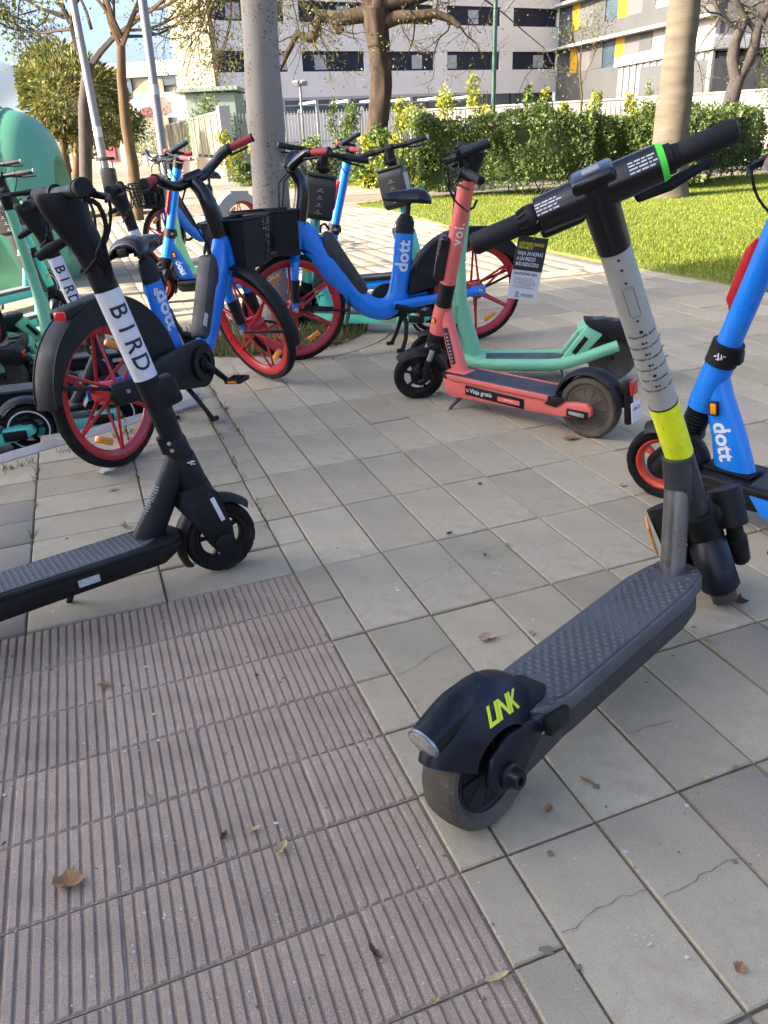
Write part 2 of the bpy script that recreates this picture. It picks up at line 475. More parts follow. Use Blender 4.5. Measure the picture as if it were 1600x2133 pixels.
def electric_bike(label, loc, heading, steer=0.0, lean=0.0, fender='black', crank=-.45, sides=(-1, 1), seat_dz=0.0, group='shared blue bicycles'):
    P = thing('electric_bike', label, 'bicycle', loc, heading, lean, group)
    r = .317; RA, FA = (.035, r), (1.215, r)
    S = steer_mat((1.182, 0, .63), (1.140, 0, .80), steer)
    # --- wheels
    rw = bike_wheel(P, RA, r)
    fwh = bike_wheel(P, FA, r, M=S)
    # --- frame: one swept body from head tube to seat tube
    b = MB()
    path = [(1.135, 0, .775), (1.085, 0, .69), (1.00, 0, .565), (.90, 0, .435), (.80, 0, .325), (.715, 0, .268), (.63, 0, .262), (.565, 0, .315), (.535, 0, .42), (.515, 0, .55), (.497, 0, .70)]
    b.tube(path, [.060, .072, .073, .070, .066, .066, .068, .068, .063, .061, .060], 16, flat=[.62, .55, .55, .56, .6, .62, .62, .58, .52, .50, .50], side=(0, 1, 0), res=5)
    b.tube([(1.190, 0, .600), (1.178, 0, .65), (1.148, 0, .77), (1.138, 0, .812)], [.036, .040, .041, .038], 16)
    fr = b.build('frame', 'blue', P)
    cs = MB()
    for s in (-1, 1):
        cs.tube([(.60, s * .034, .275), (.42, s * .058, .29), (.20, s * .074, .31), (.035, s * .078, .322)], [.030, .030, .026, .024], 12, flat=.7)
        cs.box((.045, s * .080, .322), (.10, .010, .062), bev=.008)
    cs.build('chainstay', 'blue', P)
    for s in (-1, 1):
        nb = MB(); nb.lathe([(0, .0), (.014, .0), (.014, .012), (.008, .016), (.008, .024), (0, .024)], (.035, s * .085, .322), (0, s, 0), n=10)
        nb.build('axle_nut', 'steel', P)
    # --- seat tube cap, post and saddle
    b = MB()
    b.tube([(.497, 0, .695), (.487, 0, .765), (.478, 0, .800)], [.0605, .058, .036], 16, flat=.52, side=(0, 1, 0))
    b.tube([(.483, 0, .785), (.470, 0, .83), (.463, 0, .885 + seat_dz)], [.024, .018, .016], 12)
    b.build('seat_post', 'black', P)
    prof = [(.345, .082, .905, .034), (.37, .092, .925, .046), (.42, .085, .932, .046), (.48, .060, .928, .040), (.54, .038, .926, .034), (.60, .026, .922, .026), (.622, .016, .914, .016)]
    b = MB()
    def saddle(u, v):
        t = u * (len(prof) - 1); i = min(int(t), len(prof) - 2); f = t - i
        x, hw, z, dp = [prof[i][k] + (prof[i + 1][k] - prof[i][k]) * f for k in range(4)]
        a = math.pi * (v * 1.24 - .12)
        return V((x, hw * math.cos(a), z - dp + dp * math.sin(a) * 1.35)), V((0, math.cos(a), math.sin(a)))
    b.shell(saddle, 22, 16, .012)
    sd_ = b.build('saddle', 'blackgloss', P, ang=60, M=Matrix.Translation((0, 0, seat_dz)))
    b = MB()
    for s in (-1, 1):
        b.tube([(.37, s * .045, .895), (.40, s * .035, .872), (.52, s * .022, .876), (.59, s * .010, .900)], .0045, 6)
        b.tube([(.385, s * .045, .905), (.385, s * .045, .862)], [.019, .019], 10)
    b.box((.345, 0, .885), (.02, .05, .035), bev=.006)
    b.box((.463, 0, .885), (.05, .05, .03), bev=.006)
    b.build('saddle_rail', 'black', sd_, M=Matrix.Translation((0, 0, seat_dz)))
    # --- battery on the down tube
    b = MB()
    q = [(1.010, .715), (.985, .745), (.955, .735), (.765, .425), (.752, .385), (.775, .360), (.815, .375), (.955, .585), (.985, .600), (1.010, .660)]
    b.prism(q, -.038, .038, bev=.010)
    bt = b.build('battery', 'battery', P)
    b = MB(); b.tube([(1.018, 0, .735), (1.012, 0, .775), (.985, 0, .785), (.962, 0, .750)], .008, 8); b.build('handle', 'black', bt)
    b = MB(); b.box((.80, -.0385, .455), (.065, .002, .028), rot=(0, R(-57), 0)); b.build('data_plate', 'sticker', bt)
    # --- rear fender: arched guard with solid skirt over the front half
    b = MB()
    fm = fender
    b.shell(lambda u, v: ((lambda a: (V((RA[0] + (.468 - .095 * min(1, a / 95) ** 1.3 - .012 * max(0, (a - 95) / 80) - .008 * abs(v * 2 - 1) ** 3) * math.cos(R(a)), (v * 2 - 1) * .051, RA[1] + (.468 - .095 * min(1, a / 95) ** 1.3 - .012 * max(0, (a - 95) / 80) - .008 * abs(v * 2 - 1) ** 3) * math.sin(R(a)))), V((math.cos(R(a)), 0, math.sin(R(a))))))(3 + 171 * u)), 34, 6, .004)
    for s in (-1, 1):
        ro = lambda a: .465 - .095 * min(1, a / 95) ** 1.3 - .012 * max(0, (a - 95) / 80)
        arc = [(RA[0] + ro(a) * math.cos(R(a)), RA[1] + ro(a) * math.sin(R(a))) for a in range(3, 175, 6)]
        inner = [(RA[0] + (r - .040 + .049 * max(0, (a - 120) / 54)) * math.cos(R(a)), RA[1] + (r - .040 + .049 * max(0, (a - 120) / 54)) * math.sin(R(a))) for a in range(172, 8, -8)]
        front = []
        pl = arc + inner + front
        b.prism(pl, s * .0495 - .002, s * .0495 + .002)
    b.prism([(RA[0] - .150, .625), (RA[0] - .142, .695), (RA[0] + .16, .715), (RA[0] + .14, .665), (RA[0] - .06, .640), (RA[0] - .13, .600)], -.043, .043, bev=.008)
    ff = b.build('rear_fender', fm, P)
    b = MB(); b.box((RA[0] - .150, 0, .655), (.012, .055, .060), bev=.008); b.build('tail_light', 'redlens', ff)
    b = MB()
    for s in (-1, 1):
        b.tube([(RA[0] + .01, s * .083, r + .01), (RA[0] - .30, s * .056, r + .11)], .0085, 8, flat=.5)
    b.build('fender_stay', 'black', P)
    # --- chain case, cranks, pedals
    b = MB()
    cc = (.605, .285)
    outer = [(cc[0] + .115 * math.cos(R(a)), cc[1] + .115 * math.sin(R(a))) for a in range(-92, 100, 12)]
    b.prism(outer + [(.30, .395), (.12, .355), (-.035, .37), (-.055, .33), (-.03, .275), (.10, .262), (.36, .225)], -.100, -.070, bev=.008)
    b.build('chain_guard', 'black', P)
    b = MB()
    b.lathe([(.05, .0), (.085, .0), (.085, .012), (.05, .012)], (cc[0], -.103, cc[1]), (0, -1, 0), n=28, closed=True)
    b.lathe([(0, .005), (.028, .005), (.028, .02), (0, .02)], (cc[0], -.095, cc[1]), (0, -1, 0), n=16)
    b.build('chainring', 'black', P)
    for s in (-1, 1):
        b = MB(); ca = crank if s == -1 else crank + math.pi
        e = V((cc[0] + .170 * math.cos(ca), s * .135, cc[1] + .170 * math.sin(ca)))
        b.tube([(cc[0], s * .118, cc[1]), e], [.019, .015], 10, flat=.6, roundcap=True)
        a = b.build('crank_arm', 'black', P)
        b = MB(); y0 = e.y + s * .060
        for x_ in (-.042, .042): b.box((e.x + x_, y0, e.z), (.014, .090, .022), bev=.004)
        for y_ in (-.040, 0, .040): b.box((e.x, y0 + y_, e.z), (.090, .012, .022), bev=.004)
        b.build('pedal', 'black', a)
        b = MB(); b.box((e.x + .050, y0, e.z), (.004, .05, .012)); b.box((e.x - .050, y0, e.z), (.004, .05, .012)); b.build('pedal_reflector', 'amber', a)
    # --- kickstand (double leg)
    b = MB()
    b.box((.53, 0, .225), (.05, .06, .05), bev=.01)
    for s in (-1, 1):
        b.tube([(.53, s * .015, .215), (.525, s * .060, .165), (.545, s * .10, .08), (.575, s * .115, .012)], [.017, .015, .013, .015], 10, flat=.7)
        b.tube([(.565, s * .115, .014), (.61, s * .115, .010)], .013, 8)
    b.build('kickstand', 'black', P)
    # --- front fork, fender
    b = MB()
    b.tube([(1.188, 0, .612), (1.194, 0, .575)], [.036, .040], 14)
    for s in (-1, 1):
        b.tube([(1.190, s * .012, .603), (1.197, s * .054, .575), (1.205, s * .062, .525), (1.212, s * .062, .45)], [.026, .028, .027, .024], 12)
        b.tube([(1.222, s * .062, .42), (1.222, s * .062, .31)], [.020, .016], 10, flat=.6)
    fk = b.build('fork', 'blue', P, M=S)
    b = MB()
    for s in (-1, 1): b.tube([(1.207, s * .062, .490), (1.216, s * .062, .36)], [.030, .026], 12)
    b.build('fork_sleeve', 'black', fk, M=S)
    for s in (-1, 1):
        nb = MB(); nb.lathe([(0, .0), (.016, .0), (.014, .012), (0, .014)], (1.218, s * .076, .317), (0, s, 0), n=10); nb.build('axle_nut', 'steel', fk, M=S)
    b = MB(); b.fender(FA, r + .032, 62, 203, .074, .012, th=.003, nu=26, nv=6)
    for s in (-1, 1): b.tube([(FA[0], s * .072, r), (FA[0] - .30, s * .040, r - .035), (FA[0] - .325, s * .034, r - .04)], .0075, 8, flat=.6)
    b.build('front_fender', 'black', P, M=S)
    # --- stem, handlebar
    ax = (V((1.140, 0, .80)) - V((1.182, 0, .63))).normalized()
    b = MB()
    b.tube([V((1.136, 0, .812)), V((1.120, 0, .885)), V((1.106, 0, .96)), V((1.110, 0, 1.025)), V((1.140, 0, 1.075)), V((1.165, 0, 1.098))], [.043, .044, .042, .038, .034, .033], 16, res=4)
    b.build('stem', 'blackgloss', P, M=S)
    b = MB()
    b.box((1.165, 0, 1.112), (.085, .120, .040), rot=(0, R(14), 0), bev=.014)
    for s in (-1, 1):
        b.tube([(1.162, s * .03, 1.100), (1.168, s * .085, 1.100), (1.150, s * .145, 1.125), (1.110, s * .205, 1.158), (1.080, s * .235, 1.165)], [.026, .025, .024, .026, .024], 14, res=4)
    hb = b.build('handlebar', 'blackgloss', P, M=S)
    for s in (-1, 1):
        g = MB(); p0, p1 = V((1.080, s * .235, 1.165)), V((1.005, s * .335, 1.168))
        g.tube([p0, p1], [.0185, .0185], 16); g.build('grip', 'redgrip', hb, M=S)
        g = MB(); d = (p1 - p0).normalized()
        g.tube([p0 - d * .012, p0 + d * .004], .025, 16); g.build('grip_collar', 'black', hb, M=S)
        g = MB(); g.tube([p1 - d * .004, p1 + d * .006], .0205, 16); g.build('grip_cap', 'black', hb, M=S)
        g = MB(); g.tube([p0 + V((.02, 0, -.02)), p0 + V((.045, s * .02, -.03)), p1 + V((.065, s * .0, -.03))], [.011, .008, .007], 8, flat=.6, roundcap=True); g.build('brake_lever', 'black', hb, M=S)
    b = MB(); b.tube([(1.150, .05, 1.085), (1.215, .07, 1.03), (1.235, .05, .90), (1.215, .03, .74)], .005, 6); b.tube([(1.150, -.05, 1.085), (1.225, -.06, 1.02), (1.240, -.04, .90), (1.215, -.02, .74)], .005, 6)
    b.build('brake_cable', 'black', hb, M=S)
    # --- basket fixed to the frame in front of the head tube
    bk = MB(); z0, z1 = .640, .875
    def ring(z, f):
        x0 = 1.175; L = .30 + .05 * f; W = .19 + .035 * f
        return [(x0, -W * .55), (x0, W * .55), (x0 + L * .40, W * .62 + .02), (x0 + L, W * .42), (x0 + L, -W * .42), (x0 + L * .40, -W * .62 - .02)]
    r0, r1 = ring(z0, 0), ring(z1, 1)
    def P3(i, f, t):
        a0, a1 = V((*r0[i], z0)), V((*r1[i], z1)); b0, b1 = V((*r0[(i + 1) % 6], z0)), V((*r1[(i + 1) % 6], z1))
        return a0.lerp(a1, t).lerp(b0.lerp(b1, t), f)
    for i in range(6):
        if i in (0, 1, 5):
            c_ = [P3(i, 0, 0), P3(i, 1, 0), P3(i, 1, 1), P3(i, 0, 1)]
            n_ = (c_[1] - c_[0]).cross(c_[3] - c_[0]).normalized()
            bb = bmesh.new(); vv = [bb.verts.new(p) for p in c_] + [bb.verts.new(p - n_ * .005) for p in c_]
            for f_ in ((0, 1, 2, 3), (7, 6, 5, 4), (0, 4, 5, 1), (1, 5, 6, 2), (2, 6, 7, 3), (3, 7, 4, 0)): bb.faces.new([vv[k] for k in f_])
            bmesh.ops.recalc_face_normals(bb, faces=bb.faces[:]); bk._add(bb)
        bk.tube([P3(i, 0, 1), P3(i, 1, 1)], .010, 8, roundcap=True); bk.tube([P3(i, 0, 0), P3(i, 1, 0)], .008, 8)
        bk.tube([P3(i, 0, 0), P3(i, 0, 1)], .0075, 8)
    bb = bmesh.new(); bv = [bb.verts.new((*p, z0)) for p in r0] + [bb.verts.new((*p, z0 - .006)) for p in r0]
    bb.faces.new(bv[:6]); bb.faces.new(bv[6:][::-1]); bk._add(bb)
    bo = bk.build('basket', 'black', P)
    for i in (2, 3, 4):
        for t in (.14, .30, .46, .62, .78):
            s_ = MB(); s_.tube([P3(i, 0, t), P3(i, 1, t)], .0050, 6, flat=.6); s_.build('slat', 'black', bo)
        for f_ in (.33, .66):
            s_ = MB(); s_.tube([P3(i, f_, 0), P3(i, f_, 1)], .0055, 6); s_.build('upright', 'black', bo)
    b = MB(); b.box((1.205 + .03, 0, .72), (.05, .05, .10), bev=.01); b.build('basket_bracket', 'black', bo)
    # --- lettering on both sides of the seat tube
    for s in sides:
        T_ = V((.505, s * .05, .565))
        dn, ft = V((.05, 0, -.30)).normalized(), V((1, 0, 0))
        X, Y = -dn * s, V((1, 0, .15))
        decal(P, text_bm('dott', .106, .028, space=1.0, sub=2), T_ + (V((.012, 0, .0))), X, Y, 'print', (fr,))
    b = MB(); b.box((.452, -.043, .655), (.03, .002, .032), rot=(0, R(8), 0)); b.build('sticker', 'sticker', P)
    return P

# ================================================================== electric kick scooters; local origin = front wheel contact, +x forward
def lin(A, T, z):
    f = (z - A[1]) / (T[1] - A[1]); return V((A[0] + (T[0] - A[0]) * f, 0, z))
def dots_on(par, pts, z, r, m, name='stud', h=.0022, n=8, kind='stuff'):
    """raised studs of a rubber mat, one joined part"""
    vs, fs = [], []
    for (x, y) in pts:
        k0 = len(vs)
        for rr, hh in ((r, 0), (r * .8, h)):
            for k in range(n):
                a = k * math.tau / n; vs.append((x + rr * math.cos(a), y + rr * math.sin(a), z + hh))
        vs.append((x, y, z + h * 1.1)); c = len(vs) - 1
        for k in range(n):
            q = (k + 1) % n
            fs += [(k0 + k, k0 + q, k0 + n + q), (k0 + k, k0 + n + q, k0 + n + k), (k0 + n + k, k0 + n + q, c)]
    return raw_mesh(name, vs, fs, m, par, smooth=False, kind=kind)
def grips(P, hb, T, half, z, y0, M, m='grip', cap='black', r=.0175, sweep=.0, rise=0.0, name='grip', lever=(-1, 1), dropz=-.025):
    for s in (-1, 1):
        a, b_ = V((T, s * y0, z)), V((T - sweep, s * half, z + rise))
        g = MB(); g.tube([a, b_], r, 16, roundcap=True); go = g.build(name, m, hb, M=M)
        g = MB(); d = (b_ - a).normalized(); g.tube([b_ + d * .001, b_ + d * .010], r * .92, 14); g.build('grip_cap', cap, go, M=M)
        g = MB(); g.tube([a - d * .02, a], r * 1.12, 14); g.build('grip_collar', 'black', go, M=M)
        g = MB(); g.tube([a + V((.03, -s * .04, -.01)), a + V((.075, -s * .06, -.03)), a + V((.06, -s * .10, -.12)), V((T - .005, s * .028, z - .20))], .0042, 6, res=4); g.build('brake_hose', 'black', hb, M=M)
        if s in lever:
            g = MB(); g.box(a + V((.022, -s * .03, dropz * .4)), (.035, .035, .022), bev=.006)
            g.tube([a + V((.032, -s * .02, dropz * .6)), a + V((.055, s * .03, dropz)), b_ + V((.048, -s * .02, dropz * 1.3))], [.009, .008, .006], 8, flat=.6, roundcap=True)
            g.build('brake_lever', 'black', hb, M=M)

def scooter_link(label, loc, heading, steer, lean):
    P = thing('kick_scooter', label, 'electric scooter', loc, heading, lean, 'shared electric scooters')
    A, T = (-.112, .30), (-.55, 1.155)
    S = steer_mat((A[0], 0, A[1]), (T[0], 0, T[1]), steer)
    r = .128; F, B = (-.005, r), (-1.055, r)
    ax = (V((T[0], 0, T[1])) - V((A[0], 0, A[1]))).normalized()
    L = lambda z: lin(A, T, z)
    # wheels
    scooter_wheel(P, F, r, .066, M=S, style='solid', rim='black', tyre='dustyrubber')
    scooter_wheel(P, B, r + .004, .082, style='solid', rim='navy', tyre='dustyrubber')
    # deck
    out = []
    hw = .088; x0, x1 = -.945, -.195
    for a in range(-90, 91, 15): out.append((x1 - .085 + .085 * math.cos(R(a)), .078 * math.sin(R(a))))
    out += [(-.34, hw), (x0 + .09, hw), (x0 + .02, hw - .02), (x0, hw - .045), (x0, -hw + .045), (x0 + .02, -hw + .02), (x0 + .09, -hw), (-.34, -hw)]
    b = MB(); b.prism(out, .165, .200, 'xy', bev=.006)
    dk = b.build('deck', 'trimgrey', P)
    sm = [(x * .985 - .009, y * .90) for x, y in out]
    b = MB(); b.prism(sm, .196, .2045, 'xy', bev=.002, seg=1); mt = b.build('deck_mat', 'deckmat', dk)
    pts, big = [], []
    xx = -.90; row = 0
    while xx < -.225:
        k = 0; w = .070 if xx < -.30 else .055
        yy = -w + (.0115 if row % 2 else 0)
        while yy <= w:
            mid = abs(xx + .55) < .07
            if not (xx > -.335 and abs(yy) < .045 and xx < -.22 and (xx + .28) ** 2 + yy ** 2 < .052 ** 2) and not (mid and rnd.random() < .35 and abs(xx + .55) < .025) and not (xx < -.82 and abs(yy) < .055 * (1 - (xx + .945) / .13)): (pts if mid else big).append((xx, yy))
            yy += .0235
        xx += .0155; row += 1
    dots_on(dk, big, .2042, .0088, 'deckmat'); dots_on(dk, pts, .2042, .0050, 'deckmat')
    b = MB(); lower = [(x * .97 - .018, y * .86) for x, y in out]
    b.prism(lower, .095, .1655, 'xy', bev=.014)
    ch = b.build('chassis', 'darkgrey', P)
    b = MB(); b.prism([(-.80, .10), (-1.00, .085), (-1.085, .10), (-1.10, .135), (-1.07, .17), (-.95, .195), (-.80, .165)], -.070, -.052, bev=.006)
    b.prism([(-.80, .10), (-1.00, .085), (-1.085, .10), (-1.10, .135), (-1.07, .17), (-.95, .195), (-.80, .165)], .052, .070, bev=.006)
    arm = b.build('rear_arm', 'darkgrey', P)
    for s in (-1, 1):
        b = MB(); b.lathe([(0, .0), (.027, .0), (.027, .012), (.021, .016), (.018, .034), (.008, .034), (.008, .026), (0, .026)], (B[0] - .0, s * .068, B[1]), (0, s, 0), n=20); b.build('axle_cap', 'navy', arm)
        b = MB(); b.box((-.905, s * .083, .168), (.07, .022, .040), bev=.008); b.build('corner_block', 'black', dk)
    # rear fender dome with lamp
    b = MB()
    def dome(u, v):
        a = R(14 + 136 * u); s_ = v * 2 - 1
        hwid = .054 + .010 * math.sin(math.pi * min(1, u * 1.15))
        rr = r + .040 + .016 * math.sin(math.pi * u)
        prof = abs(s_) ** 2.6
        base = V((B[0] + rr * math.cos(a), s_ * hwid, B[1] + rr * math.sin(a)))
        low = V((B[0] + (rr - .082) * math.cos(a) * .95, s_ * (hwid + .006), B[1] + (rr - .082) * math.sin(a)))
        p = base.lerp(low, prof)
        return p, V((math.cos(a) * (1 - prof * .8), s_ * prof * 1.2 + .001, math.sin(a) * (1 - prof * .8))).normalized()
    b.shell(dome, 28, 22, .004)
    fd = b.build('rear_fender', 'navy', P, ang=50)
    b = MB()
    b.tube([(B[0] + .03, 0, .285), (B[0] - .04, 0, .278), (B[0] - .09, 0, .268), (B[0] - .138, 0, .256)], [.030, .038, .037, .033], 18, flat=.95, res=4)
    lp = b.build('lamp_housing', 'navy', fd)
    for s in (-1, 1):
        b = MB(); b.prism([(-1.075, .092), (-1.112, .13), (-1.095, .182), (-1.035, .210), (-.955, .195), (-.925, .155), (-1.00, .105)], s * .064 - .008, s * .064 + .008, bev=.007); b.build('side_cover', 'navy', fd)
    d = V((-.95, 0, -.30)).normalized()
    b = MB(); b.tube([V((B[0] - .136, 0, .2565)), V((B[0] - .141, 0, .2550))], .0345, 20); b.build('lens_ring', 'steel', lp)
    b = MB(); b.lathe([(0, .004), (.022, .003), (.029, 0), (.031, -.004)], V((B[0] - .1415, 0, .2548)), d, n=24); b.build('tail_light', 'lamp', lp)
    b = MB(); b.prism([(-.965, -.05), (-.90, -.052), (-.865, -.032), (-.862, .032), (-.90, .052), (-.965, .05)], .198, .212, 'xy', bev=.004); b.build('fender_base', 'black', fd)
    dirx = V((.80, 0, .30)).normalized()
    decal(fd, text_bm('LINK', .047, .030, shear=.35, space=.86), V((B[0] + .020, -.058, .262)), V((1, -.10, .06)), V((-.05, .75, .66)), 'limeprint', (fd,), off=.0012)
    b = quad_bm([(-.03, .005, .0, .008)] + fine_print(.06, 1, .010, 3)); decal(arm, b, V((-.935, -.0705, .150)), V((1, 0, .05)), V((0, 0, 1)), 'print')
    # neck: gunmetal down tube rising from the deck, head casting, column
    nb, nj = V((-.262, 0, .198)), V((-.222, 0, .485))
    b = MB(); b.tube([nb - V((0, 0, .01)), nj], [.0315, .0305], 24); dt = b.build('down_tube', 'gun', P)
    b = MB(); b.tube([L(.315), L(.40), L(.46), L(.510)], [.030, .0325, .0335, .0336], 20)
    b.tube([nj - V((.002, 0, .10)), nj + V((-.015, 0, .02))], [.0325, .033], 20)
    b.build('head_tube', 'darkgrey', P)
    st = MB(); st.tube([L(.508), L(1.03)], [.0335, .0322], 28); so = st.build('stem', 'stemgrey', P, M=S)
    st = MB(); st.tube([L(.512), L(.656)], [.0343, .0340], 28); st.build('colour_band', 'yellow', so, M=S)
    st = MB(); st.tube([L(.6565), L(.660)], [.0341, .0341], 28); st.build('band_edge', 'black', so, M=S)
    st = MB(); st.tube([L(1.028), L(1.10), L(1.160)], [.0338, .0355, .041], 28); nk = st.build('stem_head', 'blackgloss', P, M=S)
    # printed icons and safety lines on the stem, facing the rider (local -x)
    X, Yd = V((0, -1, 0)), ax
    lines = ['Obey traffic laws', 'Always wear a helmet', 'No riding on sidewalks', 'One person per scooter', 'Park responsibly', 'Riders must be 18+']
    for k, s_ in enumerate(lines):
        p = L(.848 - k * .0268)
        decal(so, text_bm(s_, .0082, .02), S @ (p), S.to_3x3() @ X, S.to_3x3() @ ax, 'ink', (so,), off=.0011)
        bq = disc_bm(.0042, 10) if k in (0, 4) else quad_bm([(-.006, -.003, -.001, .003), (.001, -.003, .005, .002)])
        decal(so, bq, S @ (p + ax * .0115), S.to_3x3() @ X, S.to_3x3() @ ax, 'ink', (so,), off=.0011, name='icon')
    outl = []
    for (x0_, y0_, x1_, y1_) in ((-.011, -.034, -.010, .034), (.010, -.034, .011, .034), (-.009, .0355, .009, .0365), (-.009, -.0365, .009, -.0355)): outl.append((x0_, y0_, x1_, y1_))
    decal(so, quad_bm(outl), S @ L(.925), S.to_3x3() @ X, S.to_3x3() @ ax, 'ink', (so,), off=.0011, name='panel_outline')
    for zz in (.884, .968, .995, 1.016):
        decal(so, disc_bm(.003, 10), S @ L(zz), S.to_3x3() @ X, S.to_3x3() @ ax, 'ink', (so,), off=.0012, name='screw')
    # handlebar
    b = MB(); zc = 1.14; xc = L(1.14).x
    b.box((xc - .004, 0, zc + .026), (.086, .084, .028), rot=(0, R(-20), 0), bev=.009, seg=3); b.tube([(xc, -.05, zc), (xc, .05, zc)], .037, 20)
    hd = b.build('handlebar', 'blackgloss', P, M=S)
    b = MB(); b.box((xc - .010, 0, zc + .0385), (.042, .034, .006), rot=(0, R(-16), 0), bev=.002); b.build('display', 'greyprint', hd, M=S)
    for s in (-1, 1):
        b = MB(); b.tube([(xc, s * .045, zc), (xc, s * .117, zc)], [.0375, .036], 22, flat=.98); hs = b.build('bar_housing', 'blackgloss', hd, M=S)
        fp = quad_bm(fine_print(.052, 4, .0062, 11 + s), 4)
        decal(hs, fp, S @ V((xc - .05, s * .090, zc + .026)), S.to_3x3() @ V((0, -1, 0)), S.to_3x3() @ V((.45, 0, .9)), 'print', (hs,), off=.001)
    b = MB(); b.tube([(xc, -.118, zc), (xc, -.130, zc)], [.0362, .034], 22); b.build('light_ring', 'lime', hd, M=S)
    b = MB(); b.tube([(xc, .117, zc), (xc, .123, zc), (xc, .135, zc), (xc, .141, zc), (xc, .160, zc)], [.026, .029, .030, .027, .021], 20)
    for k in range(14):
        a = k * math.tau / 14; b.tube([(xc + .029 * math.cos(a), .137, zc + .029 * math.sin(a)), (xc + .023 * math.cos(a), .156, zc + .023 * math.sin(a))], .002, 5)
    b.build('throttle_collar', 'black', hd, M=S)
    b = MB(); b.tube([(xc, -.129, zc), (xc, -.143, zc), (xc, -.145, zc), (xc, -.156, zc)], [.029, .028, .024, .022], 18); b.build('collar', 'black', hd, M=S)
    for s in (-1, 1):
        b = MB(); b.tube([(xc, s * .153, zc), (xc, s * .250, zc)], [.0215, .0225], 18, roundcap=True)
        b.build('grip', 'grip', hd, M=S)
    b = MB(); b.tube([(xc + .03, -.07, zc - .035), (xc + .055, -.13, zc - .040), (xc + .062, -.21, zc - .030)], [.016, .013, .008], 10, flat=.5, roundcap=True); b.build('brake_lever', 'black', hd, M=S)
    b = MB(); b.box((xc + .035, .08, zc - .033), (.03, .09, .02), bev=.008); b.build('lever_mount', 'black', hd, M=S)
    # fork with suspension legs and front fender
    b = MB()
    b.tube([L(.245), L(.325)], [.044, .046], 20)
    for s in (-1, 1):
        b.tube([V((-.085, s * .075, .245)), V((-.070, s * .080, .345))], [.043, .047], 18, flat=.92)
        b.tube([(-.085, s * .02, .28), (-.080, s * .07, .30)], .036, 12)
    fk = b.build('fork_crown', 'black', P, M=S)
    for s in (-1, 1):
        b = MB(); b.tube([(-.085, s * .078, .26), (-.030, s * .074, .17)], [.022, .022], 14); b.tube([(-.040, s * .074, .19), (-.002, s * .072, .115)], [.029, .026], 14, roundcap=True); b.build('fork_leg', 'black', fk, M=S)
    b = MB(); b.box((-.075, .131, .27), (.055, .006, .10), rot=(0, R(-20), 0), bev=.002); b.build('reflector', 'amber', fk, M=S)
    b = MB(); b.fender(F, r + .030, 78, 196, .098, .036, th=.004, nu=22, nv=10, pw=2.3); b.build('front_fender', 'navy', P, M=S)
    # side stand
    b = MB(); b.tube([(-.60, .06, .10), (-.56, .13, .02), (-.555, .15, -.035)], [.010, .009, .010], 8, roundcap=True); b.build('side_stand', 'black', P)
    return P, S, V((xc, .130, zc))

